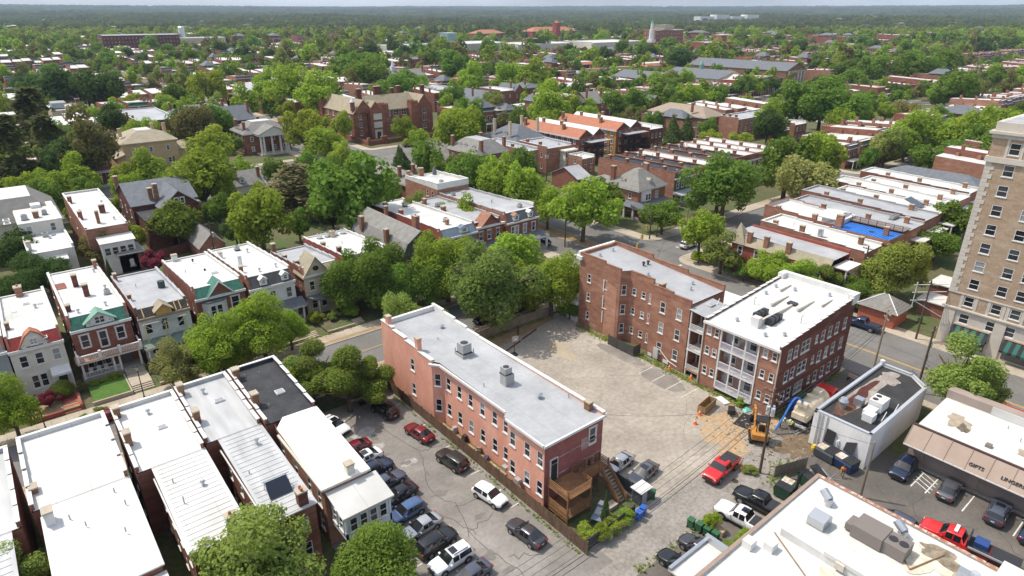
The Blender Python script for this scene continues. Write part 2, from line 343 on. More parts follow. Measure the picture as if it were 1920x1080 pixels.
# painted lines
def line(x0, x1, y0, y1, z, m=PAINTW): return struct('road_marking', MB().poly([(x0, y0, z), (x1, y0, z), (x1, y1, z), (x0, y1, z)]), m)
line(102.1, 102.24, -40, 79, -.022, PAINTY); line(102.4, 102.54, -40, 79, -.022, PAINTY)
line(95.4, 101.6, 96.6, 97.1, -.022); line(103.5, 110.8, 77.6, 78.1, -.022); line(119.2, 119.6, 82.2, 86, -.022); line(92.2, 92.6, 86.8, 90.9, -.022)
line(4, 92, 86.2, 86.32, -.022, PAINTY); line(120, 210, 86.2, 86.32, -.022, PAINTY)
for y in (68.8, 62.4, 56.6, 50.4, 43.2): line(34.9, 36.2, y, y + .1, .1275)
for k in range(10): line(22.6, 23.4, 37.2 + 2.72 * k, 37.3 + 2.72 * k, .1275)
for k in range(4): line(67.6 + .1 * k, 71.4, 45.1 + 2.7 * k, 45.2 + 2.7 * k, .1375)
for y in (16.9, 15.4, 11.7, 7.0, 4.3): line(72.8, 76.6, y, y + .13, .133)
for k in range(4):
    o = line(-1.25, 1.25, -.06, .06, 0); o.location = (73.8 + .75 * k, 16.2, .1335); o.rotation_euler = (0, 0, R(62))
for k in range(7): line(210.6 + .3 * k, 212.2 + .3 * k, 82 + 1.3 * k, 82.6 + 1.3 * k, -.022)
# manhole covers
for (x, y) in ((105.4, 19.5), (112.9, 26.5), (112.6, 22.4), (58, 30.2), (62, 86)):
    z = .104 if x > 111 else (.13 if x < 90 and y < 80 else -.02)
    struct('manhole_cover', MB().cyl(x, y, z - .02, z + .004, .38, 14), plain('iron', (.07, .055, .045), .6, .5))
# pavement joints on the near stretches: a slab line is cut as a dark groove
for (x0, x1, y) in ((-10, 94, 79.2), (-10, 94, 93.2)):
    mbj = MB()
    for k in range(int((x1 - x0) / 1.6)):
        xx = x0 + 1.6 * k; mbj.poly([(xx, y - 1.6, .1045), (xx + .035, y - 1.6, .1045), (xx + .035, y + 1.6, .1045), (xx, y + 1.6, .1045)])
    struct('pavement_joint', mbj, plain('joint', (.2, .17, .13), .95))
sheet('planting_strip', -20, 92, 91.75, 92.6, .1055, DIRT); sheet('planting_strip', -20, 92, 80.0, 80.8, .1055, DIRT)
# ================================================================ BUILDING KIT
WCACHE = {}
def win_meshes(w, h, style):
    k = (round(w, 2), round(h, 2), style)
    if k in WCACHE: return WCACHE[k]
    f = MB(); b = .08; y0, y1 = .0, .12
    f.box(-w / 2, -w / 2 + b, y0, y1, 0, h); f.box(w / 2 - b, w / 2, y0, y1, 0, h)
    f.box(-w / 2 + b, w / 2 - b, y0, y1, h - b, h); f.box(-w / 2 + b, w / 2 - b, y0, y1, 0, b)
    f.box(-w / 2 + b, w / 2 - b, y0 + .02, y1, h * .5 - .035, h * .5 + .035)
    f.box(-w / 2 - .1, w / 2 + .1, -.09, .0, -.13, 0)
    if style == 'lintel': f.box(-w / 2 - .12, w / 2 + .12, -.05, .0, h, h + .22)
    if style == 'pair': f.box(-.05, .05, y0 + .01, y1, b, h - b)
    if style == 'trim':
        f.box(-w / 2 - .14, -w / 2, -.05, .0, 0, h); f.box(w / 2, w / 2 + .14, -.05, .0, 0, h); f.box(-w / 2 - .18, w / 2 + .18, -.07, .0, h, h + .2)
    p = MB()
    for za, zb in ((b, h * .5 - .035), (h * .5 + .035, h - b)):
        p.poly([(-w / 2 + b, .07, za), (w / 2 - b, .07, za), (w / 2 - b, .07, zb), (-w / 2 + b, .07, zb)])
    q = MB(); q.v = list(f.v); q.f = list(f.f); q.m = [0] * len(f.f)
    for fc in p.f:
        n = len(q.v); q.v += [p.v[i] for i in fc]; q.f.append((n, n + 1, n + 2, n + 3)); q.m.append(1)
    p.m = [0, 1]; WCACHE[k] = (f.mesh('window', WHT), p.mesh('pane', [GL[0], GL[0]]), q.mesh('window', [WHT, GL[0]]))
    return WCACHE[k]
rw = random.Random(11)
ROT = {'S': 0, 'E': math.pi / 2, 'N': math.pi, 'W': -math.pi / 2}
def window(parent, face, pos, plane, z, w, h, style='plain', near=True, frame=WHT, glass=None):
    f, p, q = win_meshes(w, h, style); L = LOC.get(parent.name, (0, 0, 0))
    loc = (pos - L[0], plane - L[1], z - L[2]) if face in 'SN' else (plane - L[0], pos - L[1], z - L[2])
    gl = glass if glass is not None else rw.choice((0, 0, 0, 1, 1, 2))
    if near:
        o = link('window', f, parent, loc, ROT[face])
        if frame is not WHT: setmat(o, frame)
        c = link('pane', p, o)
        if gl: setmat(c, GL[gl], 1)
        if gl and rw.random() < .45: setmat(c, GL[gl], 0)
    else:
        o = link('window', q, parent, loc, ROT[face])
        if frame is not WHT: setmat(o, frame)
        if gl: setmat(o, GL[gl], 1)
    return o
def wallface(mb, p0, p1, z0, z1, ops=(), reveal=.13, mi=0):
    """wall between two ground points, outward to the right of p0->p1, with real openings (u along the wall, z, w, h)"""
    L = math.hypot(p1[0] - p0[0], p1[1] - p0[1]); d = ((p1[0] - p0[0]) / L, (p1[1] - p0[1]) / L); n = (-d[1], d[0])
    P = lambda u, z, k=0: (p0[0] + d[0] * u + n[0] * k, p0[1] + d[1] * u + n[1] * k, z)
    ops = [o for o in ops if o[0] - o[2] / 2 > 0 and o[0] + o[2] / 2 < L and o[1] + o[3] < z1]
    us = sorted({0, L} | {round(o[0] - o[2] / 2, 4) for o in ops} | {round(o[0] + o[2] / 2, 4) for o in ops})
    for ua, ub in zip(us[:-1], us[1:]):
        um = (ua + ub) / 2; hs = sorted((o[1], o[1] + o[3]) for o in ops if abs(um - o[0]) < o[2] / 2)
        z = z0
        for a, b in hs:
            if a > z: mb.poly([P(ua, z), P(ub, z), P(ub, a), P(ua, a)], mi)
            z = max(z, b)
        if z < z1: mb.poly([P(ua, z), P(ub, z), P(ub, z1), P(ua, z1)], mi)
    for (u, z, w, h) in ops:
        a, b = u - w / 2, u + w / 2
        for q in (((a, z), (b, z)), ((b, z), (b, z + h)), ((b, z + h), (a, z + h)), ((a, z + h), (a, z))):
            mb.poly([P(*q[0]), P(*q[1]), P(*q[1], reveal), P(*q[0], reveal)], mi)
def ends(face, x0, x1, y0, y1):
    return {'S': ((x0, y0), (x1, y0)), 'E': ((x1, y0), (x1, y1)), 'N': ((x1, y1), (x0, y1)), 'W': ((x0, y1), (x0, y0))}[face]
def u_of(face, pos, x0, x1, y0, y1): return {'S': pos - x0, 'E': pos - y0, 'N': x1 - pos, 'W': y1 - pos}[face]
def spread(n, a, b): return [a + (b - a) * (i + .5) / n for i in range(n)]
def shell(root, x0, x1, y0, y1, z0, z1, wall, wins=(), near=True, name='wall', frame=WHT, faces='SENW'):
    """four walls with openings; wins = (face, positions or count, sill heights, w, h[, style])"""
    mb = MB(); ops = {f: [] for f in 'SENW'}; wl = []
    for wn in wins:
        f, ps, zs, w_, h_ = wn[:5]; st = wn[5] if len(wn) > 5 else 'plain'
        if isinstance(ps, int):
            a, b = (x0 + .5, x1 - .5) if f in 'SN' else (y0 + .5, y1 - .5); ps = spread(ps, a, b)
        for p in ps:
            for z in zs:
                if near: ops[f].append((u_of(f, p, x0, x1, y0, y1), z, w_, h_))
                wl.append((f, p, z, w_, h_, st))
    for f in faces:
        a, b = ends(f, x0, x1, y0, y1); wallface(mb, a, b, z0, z1, ops[f])
    o = mb.build(name, wall, root)
    pl = {'S': y0, 'N': y1, 'W': x0, 'E': x1}
    for (f, p, z, w_, h_, st) in wl:
        off = 0 if near else {'S': -.11, 'W': -.11, 'N': .11, 'E': .11}[f]
        window(root, f, p, pl[f] + off, z, w_, h_, st, near, frame)
    return o
def chimney(root, x, y, z, w_=.6, d=.9, h=1.4, m=BR, pots=0):
    b = MB().box(x - w_ / 2, x + w_ / 2, y - d / 2, y + d / 2, z - .3, z + h).box(x - w_ / 2 - .07, x + w_ / 2 + .07, y - d / 2 - .07, y + d / 2 + .07, z + h, z + h + .16, 1)
    b.box(x - w_ / 2 - .04, x + w_ / 2 + .04, y - d / 2 - .04, y + d / 2 + .04, z + h * .8, z + h * .87)
    o = b.build('chimney', [m, CONC], root)
    for k in range(pots): MB().cyl(x, y + (k - (pots - 1) / 2) * .42, z + h + .16, z + h + .5, .15, 8, .12).build('chimney_pot', TERRA, o)
    return o
def vent(root, x, y, z, r=.14, h=.55, m=None):
    return MB().cyl(x, y, z - .1, z + h, r, 8).cyl(x, y, z + h, z + h + .22, r * 1.9, 10, r * 1.2).build('roof_vent', m or METAL, root)
def pipe(root, x, y, z, h=.5): return MB().cyl(x, y, z - .1, z + h, .06, 6).build('vent_pipe', ACG, root)
def condenser(root, x, y, z, s=.85, h=.85, m=None):
    o = MB().box(x - s / 2, x + s / 2, y - s / 2, y + s / 2, z + .1, z + h).box(x - s / 2 - .08, x + s / 2 + .08, y - s / 2 - .08, y + s / 2 + .08, z - .05, z + .1, 1).build('condenser', [m or ACG, METALD], root)
    MB().cyl(x, y, z + h, z + h + .03, s * .38, 14).build('fan', METALD, o); return o
def skylight(root, x, y, z, w_=.9, d=.7):
    o = MB().box(x - w_ / 2, x + w_ / 2, y - d / 2, y + d / 2, z - .05, z + .16).build('skylight', WHT, root)
    MB().box(x - w_ / 2 + .08, x + w_ / 2 - .08, y - d / 2 + .08, y + d / 2 - .08, z + .16, z + .19).build('pane', plain('skylight_glass', (.30, .31, .33), .2), o); return o
def hip(x0, x1, y0, y1, z, h, ov=.5, deck=0, run=None):
    """hip roof with closed eave; deck>0 leaves a flat top that size of the shorter side"""
    x0, x1, y0, y1 = x0 - ov, x1 + ov, y0 - ov, y1 + ov; b = MB(); s = min(x1 - x0, y1 - y0) / 2 * (1 - deck) if run is None else run
    lo = [(x0, y0, z), (x1, y0, z), (x1, y1, z), (x0, y1, z)]; hi = [(x0 + s, y0 + s, z + h), (x1 - s, y0 + s, z + h), (x1 - s, y1 - s, z + h), (x0 + s, y1 - s, z + h)]
    for i in range(4):
        j = (i + 1) % 4; b.poly([lo[i], lo[j], hi[j], hi[i]])
    b.poly(hi, 1); b.poly(lo[::-1]); return b
def eave(root, x0, x1, y0, y1, z, ov=.5, t=.3, m=WHT, name='cornice'):
    return MB().box(x0 - ov, x1 + ov, y0 - ov, y1 + ov, z - t, z - .004).build(name, m, root)
def gable(x0, x1, y0, y1, z, h, axis='y', ov=.4, t=.16):
    b = MB()
    if axis == 'y':
        xm = (x0 + x1) / 2; k = h / (xm - x0)
        for sx in (-1, 1):
            xe = x0 - ov if sx < 0 else x1 + ov
            b.ex([(xe, z - ov * k), (xm, z + h), (xm, z + h + t), (xe, z - ov * k + t)], 'y', y0 - ov, y1 + ov)
    else:
        ym = (y0 + y1) / 2; k = h / (ym - y0)
        for sy in (-1, 1):
            ye = y0 - ov if sy < 0 else y1 + ov
            b.ex([(ye, z - ov * k), (ym, z + h), (ym, z + h + t), (ye, z - ov * k + t)], 'x', x0 - ov, x1 + ov)
    return b
def gwall(root, x0, x1, y0, y1, z, h, wall, axis='y'):
    if axis == 'y':
        for y in (y0, y1 - .25): MB().ex([(x0, z), (x1, z), ((x0 + x1) / 2, z + h)], 'y', y, y + .25).build('gable_wall', wall, root)
    else:
        for x in (x0, x1 - .25): MB().ex([(y0, z), (y1, z), ((y0 + y1) / 2, z + h)], 'x', x, x + .25).build('gable_wall', wall, root)
def flat_roof(root, x0, x1, y0, y1, zf, zr, front, wall, roofm, par=.35, steps=0, coping=None, zlow=None, sides='SENW', t=.28):
    """sloping membrane with parapets; the side parapets climb in steps towards the front"""
    def zat(x, y):
        f = {'S': (y - y0) / (y1 - y0), 'N': (y1 - y) / (y1 - y0), 'E': (x1 - x) / (x1 - x0), 'W': (x - x0) / (x1 - x0)}[front]
        return zf + (zr - zf) * f
    zl = min(zf, zr) - .02 if zlow is None else zlow
    MB().poly([(x, y, zat(x, y)) for x, y in ((x0 + t * .5, y0 + t * .5), (x1 - t * .5, y0 + t * .5), (x1 - t * .5, y1 - t * .5), (x0 + t * .5, y1 - t * .5))]).build('roof', roofm, root)
    opp = {'S': 'N', 'N': 'S', 'E': 'W', 'W': 'E'}[front]
    def seg(b, c, xa, xb, ya, yb, z):
        i_ = .012; d = [(xb + i_, xb + i_, ya, yb), (xa - i_, xa - i_, ya, yb), (xa, xb, yb + i_, yb + i_), (xa, xb, ya - i_, ya - i_)]['WESN'.index(f)]
        fl.poly([(d[0], d[2], zl), (d[1], d[3], zl), (d[1], d[3], z - .01), (d[0], d[2], z - .01)])
        b.box(xa, xb, ya, yb, zl, z); c.box(xa - .05, xb + .05, ya - .05, yb + .05, z + .002, z + .09)
    for f in sides:
        b = MB(); c = MB(); fl = MB(); n = 1 if f in (front, opp) or not steps else steps
        if f in 'WE':
            xa, xb = (x0, x0 + t) if f == 'W' else (x1 - t, x1)
            for i in range(n):
                ya, yb = y0 + t + (y1 - y0 - 2 * t) * i / n, y0 + t + (y1 - y0 - 2 * t) * (i + 1) / n
                seg(b, c, xa, xb, ya, yb, max(zat(xa, ya), zat(xa, yb)) + (par if f != opp else .12))
        else:
            ya, yb = (y0, y0 + t) if f == 'S' else (y1 - t, y1)
            for i in range(n):
                xa, xb = x0 + (x1 - x0) * i / n, x0 + (x1 - x0) * (i + 1) / n
                seg(b, c, xa, xb, ya, yb, max(zat(xa, ya), zat(xb, ya)) + (par if f != opp else .12))
        b.build('parapet', wall, root); c.build('coping', coping or CONC, root); fl.build('flashing', roofm, root)
    return zat
def dormer(root, x, y, z, w_=1.1, h=1.3, d=1.4, roofm=SL, near=True):
    o = MB().box(x - w_ / 2, x + w_ / 2, y, y + d, z, z + h).ex([(x - w_ / 2, z + h), (x + w_ / 2, z + h), (x, z + h + .45)], 'y', y + .01, y + d).build('dormer', WHT, root)
    gable(x - w_ / 2, x + w_ / 2, y, y + d, z + h, .45, 'y', .14, .09).build('dormer_roof', roofm, o)
    window(o, 'S', x, y - .1, z + .2, w_ * .55, h * .75, 'plain', False); return o
def dormer_w(root, x, y, z, w_=1.1, h=1.2, d=1.4, roofm=SL):
    o = MB().box(x, x + d, y - w_ / 2, y + w_ / 2, z, z + h).ex([(y - w_ / 2, z + h), (y + w_ / 2, z + h), (y, z + h + .4)], 'x', x + .01, x + d).build('dormer', WHT, root)
    gable(x, x + d, y - w_ / 2, y + w_ / 2, z + h, .4, 'x', .14, .09).build('dormer_roof', roofm, o)
    window(o, 'W', y, x - .1, z + .18, w_ * .55, h * .75, 'plain', False); return o
def porch(root, x0, x1, yf, yw, zr, ncol=3, roofm=SL, floor=.9, rail=True, colm=WHT, slope=.5, cols=None, name='porch', r=.17, square=False):
    """porch in front of a south wall at yw, reaching out to yf"""
    o = MB().box(x0, x1, yf + .1, yw, .1, floor).build(name, mat('porch_floor', (.33, .30, .27), (.27, .245, .22)), root)
    MB().box(x0 - .2, x1 + .2, yf - .2, yw, zr - .35, zr - .01).build('porch_beam', colm, o)
    MB().poly([(x0 - .35, yf - .35, zr), (x1 + .35, yf - .35, zr), (x1 + .35, yw - .01, zr + slope), (x0 - .35, yw - .01, zr + slope)]).poly([(x0 - .35, yf - .35, zr), (x0 - .35, yw - .01, zr + slope), (x0 - .35, yw - .01, zr)]).poly([(x1 + .35, yf - .35, zr), (x1 + .35, yw - .01, zr), (x1 + .35, yw - .01, zr + slope)]).build('porch_roof', roofm, o)
    cs = cols or [x0 + .25 + (x1 - x0 - .5) * i / (ncol - 1) for i in range(ncol)]
    for c in cs:
        (MB().box(c - r, c + r, yf + .1, yf + .1 + 2 * r, floor, zr - .35) if square else MB().cyl(c, yf + .3, floor, zr - .35, r, 10, r * .85)).build('column', colm, o)
    if rail:
        for a, b in zip(cs[:-1], cs[1:]):
            if rail == 'gap' and b == cs[-1]: continue
            k = MB().box(a + r, b - r, yf + .26, yf + .34, floor + .85, floor + .95).box(a + r, b - r, yf + .26, yf + .34, floor + .1, floor + .18)
            n = int((b - a) / .22)
            for i in range(n): xx = a + r + (b - a - 2 * r) * (i + .5) / n; k.box(xx - .03, xx + .03, yf + .27, yf + .33, floor + .18, floor + .85)
            k.build('railing', colm, o)
    return o
def steps(root, x0, x1, y_top, z_top, n, m=CONC, run=.33, nose=.1):
    for i in range(n):
        MB().box(x0, x1, y_top - run * (i + 1), y_top - run * i - .002, nose, nose + (z_top - nose) * (n - i) / (n + 1)).build('step', m, root)
def bldg(label, x0, x1, y0, name='row_house', cat='house', group=None, y1=None):
    return thing(name, label, cat, ((x0 + x1) / 2, y0 if y1 is None else (y0 + y1) / 2, .1), 0, group)
Z0 = .1

# ================================================================ SOUTH ROW (we look down on roofs and rears)
def south_house(label, x0, x1, yfront, ynotch, yrear, xr0, xr1, roof1, roof2, zf, zn, zr, wall=BR, panels=0, stepsW=5, chims=(), cap=None):
    r = bldg(label, x0, x1, yrear, y1=yfront)
    shell(r, x0, x1, ynotch, yfront, Z0, zn - .02, wall, [('W', 3, (1.6, 4.9), .9, 1.8), ('N', 3, (1.6, 4.9), 1.0, 1.9)])
    za = flat_roof(r, x0, x1, ynotch, yfront, zf, zn, 'N', wall, roof1, .42, stepsW, cap or WHT, zlow=zn - .02, sides='WEN')
    shell(r, xr0, xr1, yrear, ynotch - .003, Z0, zr - .3, wall, [('W', 4, (1.5, 4.3), .9, 1.7), ('S', 2, (1.2, 4.2), .95, 1.7)], faces='SEW')
    ov = .18
    z_at = lambda y: zr + (zn - .05 - zr) * (y - yrear) / (ynotch - yrear)
    MB().ex([(yrear - ov, zr - .14), (ynotch + .4, zn - .19), (ynotch + .4, zn - .012), (yrear - ov, zr)], 'x', xr0 - ov, xr1 + ov).build('rear_roof', roof2, r)
    MB().box(xr0, xr1, yrear, yrear + .25, zr - .3, zr - .15).build('rear_beam', wall, r)
    mb = MB()
    for x in (xr0, xr1 - .2): mb.poly([(x, yrear, zr - .3), (x, ynotch, zr - .3), (x, ynotch, zn - .2), (x, yrear, zr - .15)])
    mb.build('wall_top', wall, r)
    if panels:
        n = panels; dy = (ynotch - yrear) / n
        for i in range(n):
            ya, yb = yrear + dy * i + .03, yrear + dy * (i + 1) - .03
            MB().ex([(ya, z_at(ya) + .004), (yb, z_at(yb) + .004), (yb, z_at(yb) + .025), (ya + .14, z_at(ya) + .025), (ya + .08, z_at(ya) + .055), (ya, z_at(ya) + .055)], 'x', xr0 + .15, xr1 - .15).build('roof_panel', roof2, r)
    MB().box(xr0 - .32, xr0 - .18, yrear, ynotch - .3, zr - .16, zr - .02).build('gutter', WHT, r)
    for (x, y, h, pots) in chims: chimney(r, x, y, (zf + (zn - zf) * (yfront - y) / (yfront - ynotch)) if y > ynotch else z_at(y), .62, .95, h, BB, pots)
    r['zz'] = 0; del r['zz']
    return r, z_at
r, f = south_house('brick row house with grey metal roof cut by the left picture edge', -12.8, -5.7, 75.4, 62, 47, -12.2, -6.6, RG2, RG2, 8.6, 7.9, 6.9, panels=18)
skylight(r, -8, 69, 8.3)
r, f = south_house('wide row house under a plain bright white roof with a small rear addition', -4.8, 3.1, 75.6, 63.5, 50.2, -4.0, 3.0, RW, RW, 9.0, 8.0, 7.5, chims=((-4.3, 66.5, .5, 0),), stepsW=4)
for (x, y) in ((-2.8, 72.8), (.8, 73.4), (1.6, 62), (-1.2, 58.6), (1.4, 55.6), (2.1, 59.5), (-2.2, 60.5)): pipe(r, x, y, 8.0, .45)
MB().box(-4.0, 3.1, 44.5, 50.0, Z0, 6.6).build('rear_addition', BR, r); MB().box(-4.1, 3.2, 44.4, 50.1, 6.62, 6.75).build('addition_roof', RW, r)
MB().box(-2.6, -2.25, 45, 52.5, 6.8, 7.7).build('flue_wall', WHT, r); chimney(r, -3.6, 61.2, 7.9, .7, 1.1, 1.3, WHT)
r, f = south_house('row house with white roof of ribbed rear panels and two brick chimneys', 3.8, 10.2, 75.7, 63.3, 50.2, 5.3, 10.1, RW, RW, 8.9, 8.1, 7.2, panels=19, chims=((4.2, 74.4, 1.2, 0), (4.2, 68.6, 1.5, 0)))
skylight(r, 7.6, 69.6, 8.5); vent(r, 7, 73, 8.6); vent(r, 8.5, 58, 7.6); pipe(r, 6.3, 60, 7.8, .6); pipe(r, 6.4, 56.5, 7.6, .9); chimney(r, 9.0, 51, 7.3, .8, .8, 1.3, RG, 1)
r, f = south_house('row house with dull grey streaked metal roof and solar panel rack', 10.5, 16.3, 76.1, 64, 49.6, 11.9, 16.2, RG2, RG2, 8.9, 8.1, 7.1, panels=20, chims=((10.9, 74.8, 1.3, 0), (10.9, 68.4, 1.5, 0)))
skylight(r, 14, 71, 8.6, 1.1, .7); vent(r, 13, 73.5, 8.7); vent(r, 14.8, 61, 7.9); pipe(r, 12.6, 57, 7.5, .5); chimney(r, 15.2, 50.1, 7.2, .9, .8, 1.4, BD, 2)
pn = MB().poly([(12.9, 52.1, 7.4), (15.1, 52.1, 7.4), (15.1, 53.4, 8.6), (12.9, 53.4, 8.6)]).build('solar_panel', plain('pv', (.02, .025, .04), .15), r)
fr = MB()
for x in (12.95, 15.05): fr.tube((x, 52.1, 7.3), (x, 53.5, 8.65), .05).tube((x, 53.5, 8.65), (x, 53.9, 7.5), .05)
fr.tube((12.7, 53.5, 8.65), (15.4, 53.5, 8.65), .05).build('panel_rack', METAL, pn)
# black shingle front with a white rear and a glazed sunroom
r = bldg('row house with black shingle front roof, white rear roof and glazed white sunroom', 16.6, 22.4, 47, y1=76)
shell(r, 16.6, 22.4, 63.3, 76, Z0, 8.1, BR, [('W', 3, (1.6, 4.9), .9, 1.8)])
flat_roof(r, 16.6, 22.4, 63.3, 76, 9.0, 8.1, 'N', BR, RK, .45, 5, WHT, zlow=8.08, sides='WEN')
skylight(r, 20.2, 68.5, 8.5, 1.0, 1.0); pipe(r, 18, 74, 8.9, .3); pipe(r, 19.6, 73.6, 8.9, .3); pipe(r, 18.2, 66.6, 8.3, .4)
chimney(r, 17.05, 74.2, 8.9, .7, .9, 1.3, BB); chimney(r, 17.05, 67.6, 8.4, .7, .9, 1.6, BB)
shell(r, 17.5, 22.3, 50.6, 63.2, Z0, 7.3, BO, [('W', (61.6, 58, 54.5, 52), (1.4, 4.3), .95, 1.9), ('E', 4, (1.4, 4.3), .95, 1.8)], faces='SEW')
MB().poly([(17.3, 50.5, 7.35), (22.5, 50.5, 7.35), (22.5, 63.4, 8.25), (18.6, 63.6, 8.25), (17.3, 62, 8.15)]).build('rear_roof', mat('roof_cream', (.80, .78, .71), (.74, .72, .65), sc=.3, fine=(1.5, .03), rough=.6), r)
MB().box(17.2, 17.45, 50.4, 62, 7.1, 7.34).box(17.45, 22.5, 50.4, 50.62, 7.1, 7.34).build('gutter', CREAM, r)
MB().poly([(17.45, 50.6, 7.3), (17.45, 63, 8.2), (17.45, 63, 7.3)]).build('wall_top', BO, r)
chimney(r, 20.6, 51.2, 7.4, .8, .8, 1.0, CREAM)
sr = MB().box(17.9, 22.8, 47.1, 50.45, 2.9, 3.8).box(17.9, 18.1, 47.1, 47.3, Z0, 6.0).box(22.6, 22.8, 47.1, 47.3, Z0, 6.0).box(17.9, 22.8, 47.1, 50.45, 5.6, 6.0).box(17.95, 22.75, 47.2, 50.4, 3.8, 5.6).build('sunroom', mat('sunroom_paint', (.66, .71, .76), (.60, .65, .70)), r)
for k in range(4): window(sr, 'S', 18.75 + 1.06 * k, 47.08, 3.85, .82, 1.6, 'plain', False, glass=0)
for k in range(2): window(sr, 'W', 48 + 1.4 * k, 17.84, 3.85, .8, 1.6, 'plain', False, glass=0)
MB().poly([(17.6, 46.8, 6.05), (23.1, 46.8, 6.05), (23.1, 50.55, 6.75), (17.6, 50.55, 6.75)]).box(17.6, 23.1, 46.8, 47.0, 5.85, 6.04).build('sunroom_roof', RW, r)

# ================================================================ NORTH ROW (fronts to the street)
def mansard(root, x0, x1, y0, z, h=1.5, run=1.1, m=TGREEN):
    b = MB().ex([(y0 - .25, z), (y0 + run, z + h), (y0 + run, z + h - .25), (y0 + .1, z - .02)], 'x', x0 + .02, x1 - .02)
    o = b.build('mansard_roof', m, root)
    MB().box(x0 - .05, x1 + .05, y0 + run, y0 + run + .35, z + h - .2, z + h + .12).build('ridge_cap', WHT, root)
    MB().box(x0 - .12, x1 + .12, y0 - .42, y0 - .005, z - .42, z - .02).build('cornice', WHT, root)
    for x in (x0, x1 - .28): MB().ex([(y0 + .02, z - .02), (y0 + run + .3, z - .02), (y0 + run + .3, z + h + .45), (y0 + run, z + h + .45), (y0 + .02, z + .35)], 'x', x - .012, x + .29).build('party_wall_end', BR, root)
    return o
def ribs(root, x0, x1, y0, z, h, run, m, n=34, rows=0):
    b = MB()
    for i in range(n):
        x = x0 + .15 + (x1 - x0 - .3) * i / (n - 1)
        b.tube((x, y0 - .24, z + .04), (x, y0 + run, z + h + .03), .055, n=5)
    return b.build('tile_ribs', m, root)
def north_house(label, x0, x1, y0, y1, z=8.0, zf=9.3, zr=7.8, wall=BR, side=BR, roofm=RW, wins=(), steps_=6, group=None, mans=TGREEN, mh=1.4, cap=None, near=True, rear=None):
    r = bldg(label, x0, x1, y0, y1=y1)
    zl = min(zr, z) - .02
    mb = MB(); ops = []
    for (f, ps, zs, w_, h_, *st) in wins:
        if f == 'S': ops += [(p - x0, q, w_, h_) for p in ps for q in zs]
    wallface(mb, (x0, y0), (x1, y0), Z0, z, ops); mb.build('front_wall', wall, r)
    for (f, ps, zs, w_, h_, *st) in wins:
        for p in ps:
            for q in zs: window(r, f, p, y0 if f == 'S' else x0, q, w_, h_, st[0] if st else 'lintel', True)
    shell(r, x0, x1, y0 + .01, y1, Z0, zl, side, [('W', 5, (1.4, 4.6), .8, 1.6), ('N', 2, (1.4, 4.6), .9, 1.6)], faces='ENW')
    flat_roof(r, x0, x1, y0 + 1.1, y1, zf, zr, 'S', side, roofm, .32, steps_, cap or roofm, zlow=zl, sides='WEN')
    MB().box(x0 + .01, x1 - .01, y0 + .12, y0 + 1.1, zl - .1, z - .03).build('attic_wall', side, r)
    if mans: mansard(r, x0, x1, y0, z, zf - z, 1.1, mans)
    return r
HW = dict()
r = north_house('pale blue grey row house cut off at the left edge beside the cream one', -11.4, -4.4, 103.0, 125, wall=GREYP, wins=[('S', (-9.5, -6.5), (1.6, 4.9), 1.0, 1.9)], mans=SL)
porch(r, -9, -4.6, 100.8, 103.0, 3.6, 3, SL)
# red tile and curved gable
r = north_house('cream painted row house with red tile roof and curved front gable', -4.2, 2.0, 102.8, 125.5, 7.8, 9.1, 7.8, CREAM, CREAM, RW, [('S', (-2.9, -1.1, .9), (4.9,), .95, 1.75, 'lintel'), ('S', (-2.3, -1.3), (1.4,), .85, 2.0, 'lintel')], 4, mans=TRED)
ribs(r, -4.2, 2, 102.8, 7.8, 1.3, 1.1, TRED, 30)
gx = -1.2; g_ = MB().ex([(gx - 1.9, 7.6), (gx + 1.9, 7.6), (gx + 1.3, 8.5), (gx + .75, 9.4), (gx, 9.95), (gx - .75, 9.4), (gx - 1.3, 8.5)], 'y', 102.62, 103.9).build('front_gable', CREAM, r)
mbx = MB(); pr = [(gx - 2.05, 7.55), (gx - 1.38, 8.6), (gx - .8, 9.5), (gx, 10.1), (gx + .8, 9.5), (gx + 1.38, 8.6), (gx + 2.05, 7.55)]
for a, b in zip(pr[:-1], pr[1:]): mbx.tube((a[0], 102.6, a[1]), (b[0], 102.6, b[1]), .1, n=5).poly([(a[0], 102.5, a[1] + .06), (b[0], 102.5, b[1] + .06), (b[0], 104.2, b[1] + .06), (a[0], 104.2, a[1] + .06)])
mbx.build('gable_coping', TERRA, g_); window(g_, 'S', gx, 102.5, 8.1, .8, .9, 'pair', False); 
for dx in (-1.2, 1.2): window(g_, 'S', gx + dx, 102.52, 7.95, .28, .4, 'plain', False)
aw = MB().ex([(101.3, 3.3), (102.79, 3.95), (102.79, 3.85), (101.3, 3.2)], 'x', -.4, 1.9).box(-.4, 1.9, 101.28, 101.36, 3.0, 3.32).build('door_canopy', WHT, r)
for x in (-.35, 1.8): MB().box(x, x + .12, 101.35, 101.47, .8, 3.2).build('canopy_post', WHT, aw)
MB().box(.3, 1.3, 102.72, 102.795, .9, 3.1).build('door', BLKP, r); steps(r, .1, 1.5, 102.7, .95, 5, BRP)
for x, y in ((-2.5, 108), (-.8, 111), (.9, 109.5)): skylight(r, x, y + 8, 8.2)
chimney(r, -1.3, 124.6, 7.9, 1.0, 1.3, 1.5, BO, 1); chimney(r, -3.6, 108.5, 8.9, .5, .8, .9, BB); vent(r, .2, 116, 8.3)
